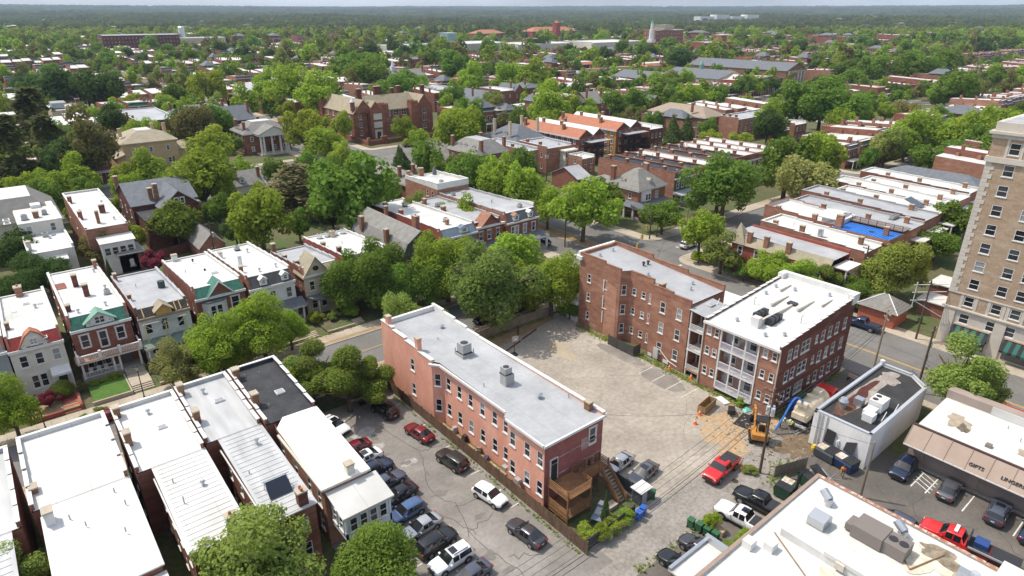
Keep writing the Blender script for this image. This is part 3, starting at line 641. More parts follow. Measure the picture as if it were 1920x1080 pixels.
# green tile, balustraded porch
r = north_house('red brick row house with green tile mansard, white dormer and balustraded porch', 3.2, 10.8, 104.2, 133, 8.0, 9.5, 7.6, BR, BR, RW, [('S', (4.6, 9.2), (4.95,), 1.05, 2.0, 'trim'), ('S', (6.9,), (4.4,), 1.0, 2.5, 'trim'), ('S', (4.5, 5.6, 6.7), (1.5,), .85, 1.9, 'plain')], 7, mans=TGREEN)
ribs(r, 3.2, 10.8, 104.2, 8, 1.5, 1.1, TGREEN, 38)
d = MB().ex([(5.2, 8.1), (8.8, 8.1), (8.8, 8.7), (7.0, 10.0), (5.2, 8.7)], 'y', 104.0, 105.6).build('dormer', WHT, r)
gable(5.2, 8.8, 104.0, 105.8, 8.75, 1.3, 'y', .35, .12).build('dormer_roof', COPG, d); window(d, 'S', 7.0, 103.89, 8.3, 1.3, 1.1, 'pair', False, glass=0)
for x in (5.75, 8.25): window(d, 'S', x, 103.89, 8.35, .35, .45, 'plain', False)
p = porch(r, 3.0, 11.0, 101.8, 104.2, 3.9, 4, plain('deck_paint', (.42, .19, .12), .7), 1.0, 'gap', slope=.04, cols=[3.3, 7.2, 8.0, 10.7])
bl = MB().box(2.9, 11.1, 101.5, 101.72, 4.75, 4.9).box(2.9, 3.1, 101.72, 104.1, 4.75, 4.9).box(10.9, 11.1, 101.72, 104.1, 4.75, 4.9)
for k in range(40): bl.box(3.1 + .2 * k, 3.18 + .2 * k, 101.56, 101.66, 4.0, 4.75)
for x in (2.85, 5.6, 8.1, 10.85): bl.box(x, x + .35, 101.42, 101.78, 3.95, 5.15)
bl.build('balustrade', WHT, p)
MB().box(8.7, 9.8, 104.1, 104.195, 1.0, 3.3).build('door', plain('door_grey', (.12, .13, .14), .5), r); steps(r, 8.2, 10.8, 101.8, 1.0, 5)
for k, x in enumerate((4.2, 5.2, 6.2)):
    rc_ = thing('rocking_chair', ('leftmost', 'middle', 'rightmost')[k] + ' white rocking chair on the balustraded brick porch', 'chair', (x, 103.0, 1.0), R(rnd.uniform(-20, 20)), 'white porch chairs')
    MB().box(-.28, .28, -.25, .25, .4, .46).build('seat', WHT, rc_, local=True); MB().box(-.28, .28, .22, .28, .46, 1.1).build('backrest', WHT, rc_, local=True)
    for sx in (-.26, .22): MB().box(sx, sx + .05, -.35, .4, .02, .08).box(sx, sx + .05, -.22, -.17, .08, .65).box(sx, sx + .05, .2, .25, .08, .5).build('rocker', WHT, rc_, local=True)
chimney(r, 6.3, 122, 8.2, .75, 1.0, 2.2, BD); chimney(r, 7.0, 115, 8.8, .75, 1.0, 2.0, BD); chimney(r, 10.4, 131.5, 7.7, .6, .8, 1.5, BO); chimney(r, 3.9, 109, 9.2, .6, .8, 1.0, BD)
condenser(r, 9.6, 113.5, 8.9); vent(r, 8.5, 107.5, 9.3); vent(r, 4.9, 107, 9.3); vent(r, 9.8, 117, 8.6); vent(r, 9.8, 129, 7.8)
MB().box(3.1, 5.0, 122, 125, 7.3, 8.45).build('light_well', BR, r)
# under construction with scaffold
r = north_house('row house under repair with boarded dormer and scaffold on its white front', 11.6, 18.8, 103.0, 124, 7.8, 8.8, 7.7, WHT, BR, RG, [('S', (12.8, 15.0, 17.3), (5.0,), .95, 1.6, 'plain'), ('S', (13, 15.8), (1.6,), 1.0, 1.5, 'plain')], 5, mans=None)
MB().ex([(102.9, 7.8), (104.1, 8.9), (104.1, 8.6), (103.1, 7.6)], 'x', 11.7, 18.7).build('bare_roof_deck', mat('tar_paper', (.03, .028, .026), (.06, .05, .04), sc=1.5, fine=(4, .2)), r)
MB().box(11.5, 18.9, 102.6, 102.99, 7.35, 7.75).build('cornice', WOODG, r)
for x in (12.4, 14.2, 16.9, 17.6): MB().ex([(102.8, 7.9), (104.1, 9.08), (104.1, 8.98), (102.9, 7.8)], 'x', x, x + .15).build('batten', mat('new_timber', (.55, .38, .2), (.46, .3, .15)), r)
d = MB().ex([(14.1, 7.7), (16.3, 7.7), (16.3, 8.5), (15.2, 9.4), (14.1, 8.5)], 'y', 102.7, 104.4).build('boarded_dormer', mat('plywood', (.55, .33, .11), (.47, .27, .09), sc=1.5), r)
gable(14.1, 16.3, 102.6, 104.6, 8.55, .9, 'y', .3, .12).build('dormer_roof', SHB, d)
porch(r, 11.6, 18.8, 100.9, 103.0, 3.7, 4, mat('mossy_roof', (.13, .2, .15), (.2, .22, .18), sc=1.2, fine=(4, .15)), .9, False)
MB().box(16.4, 17.4, 102.9, 102.995, .9, 3.0).build('door', BLKP, r); steps(r, 16, 17.8, 100.9, .9, 4)
chimney(r, 12.0, 122, 7.9, .5, .8, 1.2, BO); chimney(r, 11.95, 109.5, 8.5, .5, .8, 1.0, BB)
MB().cyl(17.2, 112.6, 8.0, 9.5, .55, 12).build('water_tank', mat('tank_green', (.06, .085, .085), (.05, .07, .07)), r); pipe(r, 14, 116, 8.2)
sc = thing('scaffold', 'yellow tube scaffold standing on the porch roof of the house under repair', 'scaffold', (15, 102.4, 3.9))
SCY = plain('scaffold_yellow', (.62, .55, .16), .5)
for x in (12.2, 15.0, 17.8):
    MB().tube((x, 102.0, 3.9), (x, 102.0, 7.2), .045).tube((x, 102.75, 4.1), (x, 102.75, 7.2), .045).tube((x, 102.0, 5.3), (x, 102.75, 5.3), .04).tube((x, 102, 6.9), (x, 102.75, 6.9), .04).build('upright_frame', SCY, sc)
for a, b in ((12.2, 15), (15, 17.8)):
    MB().tube((a, 102.0, 4.2), (b, 102.0, 6.9), .035).tube((a, 102, 6.9), (b, 102, 4.2), .035).build('cross_brace', ALUM, sc); MB().box(a - .3, b + .3, 102.05, 102.7, 6.95, 7.02).build('plank', ALUM, sc)
# green gable
r = north_house('red brick house with green tile roof, steep front gable and bay window', 20.3, 28.0, 105.0, 127, 7.9, 9.2, 7.7, BR, BR, RW, [('S', (26.3,), (4.7,), 1.25, 2.2, 'trim')], 7, mans=TGREEN)
ribs(r, 20.3, 28, 105, 7.9, 1.3, 1.1, TGREEN, 38)
g_ = MB().ex([(22.1, 7.3), (26.1, 7.3), (26.1, 7.9), (24.1, 10.1), (22.1, 7.9)], 'y', 104.85, 107).build('front_gable', BR, r)
gable(22.1, 26.1, 104.8, 107.4, 7.95, 2.2, 'y', .35, .14).build('gable_roof', TGREEN, g_)
for a, b in (((21.8, 7.6), (24.1, 10.2)), ((24.1, 10.2), (26.4, 7.6))): MB().tube((a[0], 104.42, a[1]), (b[0], 104.42, b[1]), .11, n=4).build('gable_trim', WHT, g_)
MB().box(23.0, 25.2, 104.7, 104.84, 7.6, 7.9).build('gable_ledge', WHT, g_)
bay = MB().prism([(21.1, 105), (21.9, 104.1), (24.1, 104.1), (24.9, 105)], 4.3, 7.0).build('bay_window', WHT, r)
for k in range(2): window(bay, 'S', 22.5 + 1.0 * k, 104.0, 4.6, .85, 1.9, 'plain', False, glass=0)
for (x, y, a) in ((21.47, 104.48, -48.4), (24.53, 104.48, 48.4)):
    o = window(bay, 'S', x, y, 4.6, .8, 1.9, 'plain', False, glass=0); o.rotation_euler = (0, 0, R(a))
MB().prism([(20.9, 105), (21.8, 103.9), (24.2, 103.9), (25.1, 105)], 7.0, 7.2).build('bay_roof', SL, bay)
porch(r, 20.3, 28.2, 102.6, 105, 3.5, 4, mat('standing_seam_grey', (.17, .175, .19), (.13, .135, .15)), .9, True)
MB().box(26, 27, 104.9, 104.995, .9, 3.1).build('door', BLKP, r); steps(r, 25.6, 27.4, 102.6, .9, 4)
for (x, y) in ((24.5, 122), (24.8, 115.5), (25.5, 108.8), (22, 109)): vent(r, x, y, 8.4, .12, .3, METALD)
skylight(r, 25.6, 112.5, 8.8, 1.2, .8); chimney(r, 22.4, 126.3, 7.8, .9, .8, 1.1, WHT); pipe(r, 22, 117, 8.3, .7)
# white with black mansard and two dormers
r = north_house('white painted house with charcoal mansard, two arched dormers and corner porch', 28.5, 36.1, 104.0, 127.4, 7.7, 9.4, 7.8, WHT, BO, RW, [('S', (30.5, 32.2), (4.6,), 1.0, 1.9, 'trim'), ('S', (35.0,), (4.6,), 1.0, 1.9, 'trim'), ('S', (30.5, 32.2), (1.4,), 1.0, 1.9, 'trim')], 7, mans=mat('mansard_charcoal', (.085, .085, .088), (.06, .06, .063), sc=1, fine=(4, .15)))
for x in (30.9, 34.6): dormer(r, x, 103.8, 8.0, 1.15, 1.0, 1.4, WHT)
porch(r, 33.2, 36.7, 101.9, 104.0, 3.5, 2, SL, .8, False, slope=.8, r=.2)
MB().box(34.2, 35.3, 103.9, 103.995, .8, 3.0).build('door', BLKP, r); steps(r, 33.5, 36, 101.9, .8, 4)
for x, y in ((33, 124), (32.5, 108.5)): condenser(r, x, y, 8.2, .8, .8)
vent(r, 34.5, 107.5, 9.2); vent(r, 31.5, 107, 9.2); vent(r, 34, 121, 8.3); chimney(r, 29, 108.8, 9.1, .5, .8, 1.2, BB); chimney(r, 29.1, 121, 8.2, .6, .9, 1.1, WHT)
MB().cyl(30.2, 113, 8.8, 10.8, .35, 10).build('flue', WHT, r)
# tan gable with curved porch
r = north_house('tan stucco house with steep front gable and rounded porch roof', 37.7, 44.6, 103.8, 119.5, 7.9, 8.9, 7.6, TANS, BR, RG, [('S', (39.1, 41.0), (4.8,), .95, 1.75, 'lintel'), ('S', (43.4,), (4.8,), .9, 1.75, 'lintel'), ('S', (39.2, 41), (1.3,), 1.0, 2.0, 'plain')], 5, mans=SHB)
g_ = MB().ex([(37.8, 7.9), (42.2, 7.9), (40.0, 11.0)], 'y', 103.6, 106).build('front_gable', TANS, r)
gable(37.8, 42.2, 103.55, 107.5, 7.95, 3.05, 'y', .4, .14).build('gable_roof', SHB, g_); MB().cyl(0, 0, -.05, .05, .55, 16).build('lunette', GL[0].copy(), g_, local=True)
lo = g_.children[-1]; lo.location = (40 - LOC[g_.name][0], 103.58 - LOC[g_.name][1], 8.9 - LOC[g_.name][2]); lo.rotation_euler = (R(90), 0, 0); lo.scale = (1, .8, 1)
pp = MB().prism([(37.6, 103.8)] + [(41.1 + 3.5 * math.cos(R(a)), 103.6 + 2.4 * math.sin(R(a))) for a in range(180, 361, 15)] + [(44.7, 103.8)], 3.6, 3.95).build('porch_roof', SL, r)
for a in (190, 235, 305, 350): MB().cyl(41.1 + 3.3 * math.cos(R(a)), 103.6 + 2.2 * math.sin(R(a)), .5, 3.6, .14, 8).build('column', TANS, pp)
chimney(r, 38.1, 118.6, 7.8, .7, .8, 1.9, BB); chimney(r, 38.1, 113, 8.1, .6, .8, .9, BD); chimney(r, 38.1, 107.5, 8.6, .6, .8, .9, BD); condenser(r, 40.3, 110, 8.4, .8, .9)
# white roof with condensers
r = north_house('red brick row house behind the street oaks with a row of rooftop condensers', 46, 55.0, 104.2, 124, 7.9, 8.9, 7.6, BR, BRP, RW, [('S', 3, (), 1, 1)] if 0 else [('S', (47.5, 50.5, 53.5), (1.6, 4.9), 1.0, 1.9)], 7, mans=SL)
for k in range(4): condenser(r, 48.6 + 1.7 * k, 121.5, 7.8, .8, 1.0, ALUM)
chimney(r, 51, 120.7, 7.9, .8, .9, 1.1, TANS, 1); chimney(r, 46.5, 115, 8.2, .7, .8, .9, BB); chimney(r, 46.6, 108, 8.7, .7, .8, 1.4, BD); pipe(r, 50, 114, 8.3, .7)
# gambrel
r = bldg('shingled gambrel fronted house with blue arched attic window', 57.2, 66.0, 104, y1=125)
shell(r, 57.2, 66, 104, 125, Z0, 6.0, BB, [('S', (59, 61.6, 64.2), (1.5, 4.0), 1.0, 1.7), ('W', 4, (1.5, 4.0), .9, 1.6)])
prof = [(57.0, 6.0), (58.6, 9.2), (61.6, 11.2), (64.6, 9.2), (66.2, 6.0)]
MB().ex([(57.2, 6.0), (66.0, 6.0), (64.5, 9.1), (61.6, 11.05), (58.7, 9.1)], 'y', 104, 104.3).ex([(57.2, 6.0), (66.0, 6.0), (64.5, 9.1), (61.6, 11.05), (58.7, 9.1)], 'y', 124.7, 125).build('gable_wall', mat('dark_shingle_wall', (.16, .135, .10), (.11, .095, .075), sc=1.4, fine=(4, .2)), r)
b = MB()
for a, c in zip(prof[:-1], prof[1:]): b.ex([a, c, (c[0], c[1] + .16), (a[0], a[1] + .16)], 'y', 103.4, 125.3)
b.build('roof', SH, r)
for a, c in zip(prof[:-1], prof[1:]): MB().tube((a[0], 103.38, a[1] + .02), (c[0], 103.38, c[1] + .02), .14, n=4).build('barge_board', plain('teal_trim', (.03, .07, .075), .5), r)
MB().prism([(61.6 + 1.1 * math.cos(R(a)), 1.1 * math.sin(R(a))) for a in range(0, 181, 15)], 0, .06).build('arched_light', plain('teal_glass', (.05, .13, .19), .15), r, local=True)
o = r.children[-1]; o.rotation_euler = (R(90), 0, 0); o.location = (-LOC[r.name][0], 103.98 - LOC[r.name][1], 8.6 - LOC[r.name][2])
for x in (60.5, 61.6, 62.7): window(r, 'S', x, 103.9, 6.6, .8, 1.7, 'plain', False, glass=2 if x > 62 else 0)
chimney(r, 57.9, 121, 8.2, .8, 1.0, 2.6, BB); chimney(r, 57.9, 110.5, 8.2, .8, 1.0, 2.4, BB); chimney(r, 65.3, 124, 8.2, .7, .7, 2.8, BO); chimney(r, 66.2, 113, 8.2, 1.0, 1.6, 3.0, BO, 1)
# blue grey mansard
r = north_house('row house with painted red side wall and blue grey mansard dormer front', 68, 76.8, 106, 137, 7.6, 9.0, 7.9, BLUEP, BRP, RW, [('S', (70, 74.6), (1.4, 4.4), 1.0, 1.8)], 9, mans=BLUEP)
dormer(r, 73.6, 106, 7.9, 2.0, 1.0, 1.2, BLUEP); porch(r, 69, 76.6, 103.8, 106, 3.5, 4, BO, .9, True)
chimney(r, 69, 131, 8.2, .8, .9, 1.2, BRP); chimney(r, 69, 124, 8.4, .8, .9, 1.1, BRP); condenser(r, 73.5, 130, 8.3); condenser(r, 73, 112, 8.9); chimney(r, 72, 110, 9, .6, .7, 1.0, BO)
# pediment
r = north_house('red brick row house with triangular brick pediment and grey roof', 77.2, 85.2, 107.4, 134, 7.7, 8.3, 7.6, BR, BR, RG, [('S', (79, 81.2, 83.6), (1.4, 4.5), 1.0, 2.0, 'lintel')], 7, mans=None)
MB().box(77.1, 85.3, 106.9, 107.39, 7.3, 7.75).build('cornice', WHT, r); g_ = MB().ex([(79, 7.75), (84, 7.75), (81.5, 10.0)], 'y', 107.3, 109.5).build('front_gable', BR, r)
gable(79, 84, 107.2, 110, 7.8, 2.25, 'y', .3, .14).build('gable_roof', BO, g_)
porch(r, 77.4, 85, 105, 107.4, 3.4, 4, SL, .9, True); chimney(r, 77.7, 128, 8, .7, .9, 1.7, BO); condenser(r, 80, 126, 7.9); condenser(r, 84, 112, 8.2); chimney(r, 79, 122, 8, 1.0, .8, .9, BO); MB().box(77.3, 78.2, 116, 122, 7.2, 8.25).build('light_well', BR, r)
# corner house
r = north_house('corner red brick house with mansard, pedimented dormers and long white porch', 85.6, 94.6, 106.6, 134, 7.4, 9.2, 8.2, BR, BO, RG, [('S', (87.2, 88.4), (4.2,), .8, 2.0, 'trim'), ('S', (90.7, 93.3), (4.2,), .95, 2.0, 'trim'), ('S', (87.5, 90, 92.6), (1.3,), 1.0, 1.9, 'trim')], 6, mans=mat('mansard_slate', (.10, .105, .115), (.075, .08, .088), sc=1, fine=(4, .2)))
dormer(r, 88.0, 106.3, 7.6, 1.5, 1.2, 1.4, BO); dormer(r, 92.2, 106.3, 7.6, 1.2, 1.2, 1.4, WHT)
porch(r, 85.8, 95.2, 103.6, 106.6, 3.5, 5, SL, .9, False, slope=.6, square=True)
chimney(r, 89, 128, 8.4, 1.1, .9, 1.2, WHT); condenser(r, 92, 110, 9.1); vent(r, 90, 118, 8.8); condenser(r, 87.6, 130.5, 8.3)
MB().ex([(108, 9.2), (116, 8.9), (116, 9.3), (110, 10.2), (108, 10.2)], 'x', 94.3, 94.62).build('parapet', WHT, r)
r = bldg('three storey rear block of brick with stepped white parapet behind the corner house', 85.4, 95, 134, y1=150)
shell(r, 85.4, 95, 134.2, 150, Z0, 9.4, BO, [('W', (136.5, 139), (1.4, 4.2, 6.9), .9, 1.6)])
flat_roof(r, 85.4, 95, 134.2, 150, 10.3, 9.5, 'S', WHT, RW, .6, 4, WHT, zlow=9.4)
chimney(r, 86, 149, 9.8, .8, .8, 1.6, BO); chimney(r, 90, 149.3, 9.8, 1.3, .8, 1.8, BO); condenser(r, 88.5, 137, 10.1); MB().cyl(93.5, 148, 9.6, 10.6, .6, 10).cyl(93.5, 148, 10.6, 12.2, .6, 10, .03).build('turret_cap', SL, r)
# ================================================================ PINK BUILDING AND ITS YARD
def outline_walls(root, pts, z0, z1, mats, ops):
    """one wall mesh for each stretch of a counter-clockwise outline, with openings ops[i] = [(u, z, w, h, style)]"""
    for i in range(len(pts)):
        a, b = pts[i], pts[(i + 1) % len(pts)]; mb = MB(); oo = ops.get(i, [])
        wallface(mb, a, b, z0, z1, [o[:4] for o in oo]); mb.build('wall', mats.get(i, mats[-1]), root)
        L = math.hypot(b[0] - a[0], b[1] - a[1]); d = ((b[0] - a[0]) / L, (b[1] - a[1]) / L); ang = math.atan2(d[1], d[0])
        for (u, z, w_, h_, *st) in oo:
            o = window(root, 'S', a[0] + d[0] * u, a[1] + d[1] * u, z, w_, h_, st[0] if st else 'plain', True); o.rotation_euler = (0, 0, ang)
r = bldg('long pink painted two storey building with silver roof and rear wall in shaded maroon', 37.6, 46.4, 40.7, 'brick_building', 'building', y1=75.5)
OP = [(37.6, 40.7), (46.4, 40.7), (46.4, 75.5), (37.6, 75.5), (37.6, 62.4), (38.5, 61.2), (38.5, 47.6), (37.6, 46.9)]
zz = (1.75, 5.55); W_ = lambda us, w_=.95, h_=1.85: [(u, z, w_, h_) for u in us for z in zz]
outline_walls(r, OP, Z0, 8.75, {0: MAROON_SHADED, -1: PINK}, {
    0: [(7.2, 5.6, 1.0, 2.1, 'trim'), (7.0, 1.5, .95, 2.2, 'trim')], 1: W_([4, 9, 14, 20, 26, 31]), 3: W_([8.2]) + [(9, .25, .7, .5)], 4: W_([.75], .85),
    5: W_([1.2, 3.6, 6.0, 8.4, 10.8, 12.9]), 7: W_([.9, 3.4, 5.5]), 2: W_([2, 4.4, 6.8])})
RZ = lambda y: 8.8 + (y - 40.7) * .012
b = MB().poly([(37.35, 40.45, RZ(40.4)), (46.2, 40.45, RZ(40.4)), (46.2, 75.3, RZ(75.3)), (37.8, 75.3, RZ(75.3)), (37.8, 62.3, RZ(62.3)), (38.25, 61.5, RZ(61.5)), (38.25, 47.9, RZ(47.9)), (37.35, 47.2, RZ(47.2))])
b.build('roof', RG, r)
MB().box(46.15, 46.5, 40.6, 64, 8.7, 9.12).build('parapet', PINK, r); MB().box(46.1, 46.55, 40.5, 64, 9.122, 9.25).build('coping', WHT, r)
for k in range(4):
    ya, yb = 64 + 2.9 * k, 64 + 2.9 * (k + 1); zt = 9.35 + .28 * k
    MB().box(46.12, 46.5, ya, yb - .004, 8.7, zt).build('stepped_parapet', WHT, r)
for k in range(4):
    ya, yb = 62.4 + 3.27 * k, 62.4 + 3.27 * (k + 1); zt = 9.2 + .3 * k
    o = MB().box(37.58, 37.95, ya, yb - .004, 8.752, zt).build('stepped_parapet', PINK, r); MB().box(37.5, 38.05, ya, yb - .004, zt + .002, zt + .1).build('coping', WHT, o)
MB().box(37.95, 46.1, 75.1, 75.55, 8.7, 9.9).build('front_parapet', WHT, r)
for (x0, x1, y0, y1) in ((37.2, 37.4, 40.4, 46.9), (38.05, 38.3, 47.9, 61.6), (37.2, 46.5, 40.28, 40.5)): MB().box(x0, x1, y0, y1, 8.55, 8.85).build('eave_board', WHT, r)
o = MB().ex([(0, -.12), (1.5, -.12), (1.5, .12), (0, .12)], 'y', -.2, .2).build('eave_board', WHT, r, local=True)
o.location = (37.3 - LOC[r.name][0], 62.6 - LOC[r.name][1], 8.7 - LOC[r.name][2]); o.rotation_euler = (0, 0, R(-53))
chimney(r, 37.85, 73.7, 10.0, .6, .75, 1.2, PINK); chimney(r, 37.85, 65.9, 9.4, .6, .75, 1.5, PINK); chimney(r, 45.7, 42.4, 8.9, .6, .8, .9, BB)
fr = MB().box(41.1, 42.9, 60.4, 62.2, 9.0, 9.4)
for (x, y) in ((41.1, 60.4), (42.8, 60.4), (41.1, 62.1), (42.8, 62.1)): fr.box(x, x + .1, y, y + .1, 9.4, 10.0)
fr.build('unit_base', ACG, r); condenser(r, 42, 61.3, 9.45, 1.35, 1.35)
MB().box(41.3, 42.6, 51.8, 52.9, 8.9, 10.3).build('flue_block', ACG, r); condenser(r, 41.9, 52.5, 10.3, 1.0, .9); vent(r, 42.9, 47.6, 8.9, .22, .5); vent(r, 43.9, 69.5, 9.1, .2, .4); pipe(r, 41.6, 67, 9.1, .4); pipe(r, 39.3, 53.5, 9, .5); pipe(r, 45.6, 45.5, 9, .5)
# rear wall: blocked windows, paint lines, door
BLOCKED = mat('blocked_brick', (.42, .30, .27), (.30, .17, .15), sc=1.2, fine=(4, .2))
MB().box(43.0, 44.0, 40.62, 40.695, 5.4, 6.9).build('blocked_window', BLOCKED, r); MB().box(42.8, 43.8, 40.62, 40.695, 1.6, 3.0).build('blocked_window', BLOCKED, r)
for z in (3.9, 6.1): MB().box(39.6, 46.35, 40.64, 40.697, z, z + .16).build('paint_band', BLOCKED, r)
dr = MB().box(38.35, 39.5, 40.58, 40.697, 3.6, 6.4).build('door_frame', WHT, r); MB().box(38.5, 39.35, 40.53, 40.58, 3.62, 5.7).build('door', BLKP, dr); MB().box(38.5, 39.35, 40.53, 40.58, 5.8, 6.3).build('fanlight', GL[0], dr)
for (x, y, z) in ((37.5, 44.6, 1.6), (38.3, 47.9, .9)): MB().box(x - .55, x - .02, y - .35, y + .35, z, z + .5).build('window_unit', ACG, r)
# two-level rear deck
dk = thing('wooden_deck', 'two level brown timber deck with stairs behind the pink building', 'deck', (42, 38.8, .1))
MB().box(37.9, 41.5, 37.3, 40.5, 3.4, 3.55).build('upper_floor', WOOD, dk); MB().box(37.9, 41.5, 37.3, 40.5, .9, 1.05).build('lower_floor', WOOD, dk)
MB().box(41.6, 45.8, 38.9, 40.4, 2.9, 3.05).build('landing', WOOD, dk)
for (x, y, zt) in ((38, 37.4, 4.6), (41.4, 37.4, 4.6), (41.4, 40.3, 4.6), (44.3, 39, 4.1), (44.3, 40.3, 4.1), (38, 40.3, 4.6), (44.5, 36.0, 1.2), (45.7, 36.0, 1.2), (45.8, 40.3, 4.1), (45.8, 39, 4.1)): MB().box(x - .07, x + .07, y - .07, y + .07, .1, zt).build('post', WOOD, dk)
def rail(p, q, n=4, z0=.25, dz=.24, parent=dk):
    for i in range(n): MB().tube((p[0], p[1], p[2] + z0 + dz * i), (q[0], q[1], q[2] + z0 + dz * i), .05, n=4).build('rail', WOOD, parent)
rail((38, 37.35, 3.5), (41.4, 37.35, 3.5)); rail((37.95, 37.4, 3.5), (37.95, 40.4, 3.5)); rail((41.45, 37.4, 3.5), (41.45, 38.8, 3.5)); rail((38, 37.35, 1.0), (41.4, 37.35, 1.0), 5); rail((37.95, 37.4, .5), (37.95, 40.4, .5), 7, .1)
rail((41.5, 38.85, 3.4), (44.4, 38.85, 3.0)); rail((41.5, 40.45, 3.4), (44.4, 40.45, 3.0)); rail((44.5, 38.8, 2.7), (44.5, 36.0, .0)); rail((45.7, 38.8, 2.7), (45.7, 36.0, .0)); rail((44.5, 40.45, 3.0), (45.8, 40.45, 3.0)); rail((45.8, 40.4, 3.0), (45.8, 38.9, 3.0))
for i in range(10): MB().box(44.5, 45.7, 38.55 - .27 * i, 38.87 - .27 * i, 2.75 - .28 * i, 2.82 - .28 * i).build('tread', WOODG, dk)
for x in (44.5, 45.7): MB().ex([(38.9, 2.9), (36.0, .1), (35.8, .25), (38.7, 3.0)], 'x', x - .04, x + .04).build('stringer', WOOD, dk)
tb = thing('patio_table', 'dark patio table with a pale cover under the timber deck', 'table', (41.3, 35.9, .1), R(25))
MB().box(-1.1, 1.1, -.6, .6, .72, .8).build('tabletop', BLUEP, tb, local=True); MB().box(-.2, .9, -.5, .5, .8, .83).build('cover', ACG, tb, local=True)
for x in (-.95, .95):
    for y in (-.5, .5): MB().box(x - .04, x + .04, y - .04, y + .04, 0, .72).build('leg', METALD, tb, local=True)
for k, (x, y, w_, d_, h_, c, lab) in enumerate([(43.6, 36.3, 1.2, .8, .5, CONC, 'pale timber offcuts in a heap by the deck stairs'), (42.7, 36.9, .6, .5, .8, WHT, 'white storage tub beside the timber deck stairs')]):
    t = thing('storage_box', lab, 'box', (x, y, .12), R(20 * k)); MB().box(-w_ / 2, w_ / 2, -d_ / 2, d_ / 2, 0, h_ * .85).build('body', c, t, local=True); MB().box(-w_ / 2 - .04, w_ / 2 + .04, -d_ / 2 - .04, d_ / 2 + .04, h_ * .85, h_).build('lid', c, t, local=True)
sh = thing('garden_shed', 'small slatted shed with pale flat roof at the yard corner', 'shed', (47.0, 35.0, .1))
MB().box(46.2, 47.8, 34.4, 35.6, .1, 1.9).build('wall', DGREY, sh); MB().box(46.0, 48.0, 34.2, 35.8, 1.92, 2.02).build('roof', RW, sh); MB().box(46.4, 47.2, 34.34, 34.397, .15, 1.7).build('door', GREYP, sh)
def fence(label, a, b, h, n, m, group=None, name='wooden_fence', planks=14, z=.1):
    t = thing(name, label, 'fence', ((a[0] + b[0]) / 2, (a[1] + b[1]) / 2, z), math.atan2(b[1] - a[1], b[0] - a[0]), group)
    L = math.hypot(b[0] - a[0], b[1] - a[1]); s = L / n; fr_ = random.Random(int(L * 100)); mbp = MB()
    for i in range(planks):
        x = -s / 2 + .05 + (s - .1) * i / planks; d = fr_.uniform(-.012, .012); mbp.box(x, x + (s - .1) / planks - .012, -.03 + d, .0 + d, .05, h - fr_.uniform(0, .05))
    mbp.box(-s / 2, s / 2, .012, .07, .35, .45).box(-s / 2, s / 2, .012, .07, h - .4, h - .3)
    pm = mbp.mesh('panel', m); pp = MB().box(-.06, .06, -.06, .08, 0, h + .08).mesh('post', m)
    for i in range(n): link('panel', pm, t, (-L / 2 + s * (i + .5), 0, 0))
    for i in range(n + 1): link('post', pp, t, (-L / 2 + s * i, 0, 0))
    return t
fence('long dark timber fence between the parking lot and the pink building', (36.75, 73.6), (36.75, 33.2), 1.7, 17, WOODF)
fence('weathered timber fence across the street end of the worn lot', (47.2, 77.15), (71.6, 76.95), 1.7, 11, WOODG)
fence('grey timber bin screen along the brick apartment wall', (71.4, 62.6), (71.4, 57.4), 1.8, 3, mat('fence_grey', (.10, .092, .085), (.075, .07, .065), fine=(6, .2)))
fence('grey timber bin screen end panel beside the brick apartment wall', (71.4, 57.35), (73.0, 57.35), 1.8, 1, MATS['fence_grey'])
fence('low slatted yard fence behind the timber deck along the alley', (37.2, 33.6), (44.6, 33.9), 1.5, 4, DGREY)
fence('slatted side yard fence between deck stairs and parked silver cars', (47.0, 40.4), (47.0, 36.4), 1.6, 2, DGREY)
fence('pale timber screen around the dumpsters by the alley pole', (62.0, 27.7), (66.4, 26.2), 1.7, 3, WOODG)

# ================================================================ BRICK APARTMENTS ON THE LOT'S EAST SIDE
r = bldg('three storey brick apartment house with silver roof above the worn lot', 73.3, 82, 49, 'apartment_building', 'building', y1=71.6)
OP = [(73.3, 49.2), (81.8, 49.2), (81.8, 71.6), (73.3, 71.6), (73.3, 62.6), (74.6, 61.8), (74.6, 57.0), (73.5, 56.4)]
z3 = (1.6, 5.0, 8.4)
outline_walls(r, OP, Z0, 11.2, {-1: BO}, {0: [(u, z, 1.0, 1.7) for u in (6.6,) for z in z3], 1: [(u, z, 1.0, 1.8) for u in (4, 9, 14, 18) for z in z3], 3: [(2.2, z, .75, 1.5) for z in z3] + [(5.9, z, .8, 1.6) for z in z3[1:]], 4: [(.7, z, .8, 1.7) for z in z3],
    5: [(u, z + .3, .75, 1.15) for u in (1.1, 3.0) for z in z3] + [(4.3, z - .1, .35, 1.7) for z in z3], 7: [(u, z - .1, .95, 1.8) for u in (2.3, 5.4) for z in z3]})
za = lambda y: 11.3 + (y - 49.2) * .066
MB().poly([(73.45, 49.3, za(49.3)), (81.65, 49.3, za(49.3)), (81.65, 71.4, za(71.4)), (73.45, 71.4, za(71.4)), (73.45, 62.7, za(62.7)), (74.7, 62, za(62)), (74.7, 57, za(57)), (73.6, 56.5, za(56.5))]).build('roof', RG, r)
b = MB(); c_ = MB()
for (x, ya, yb) in ((73.29, 66, 71.6), (73.29, 62.6, 66), (74.6, 57, 61.8), (73.5, 52.5, 56.4), (73.4, 49.2, 52.5)):
    zt = za(yb) + .38; MB().box(x, x + .3, ya, yb - .003, 11.19, zt).build('parapet', BO, r); MB().box(x - .04, x + .34, ya, yb - .003, zt + .002, zt + .07).build('coping', BB, r)
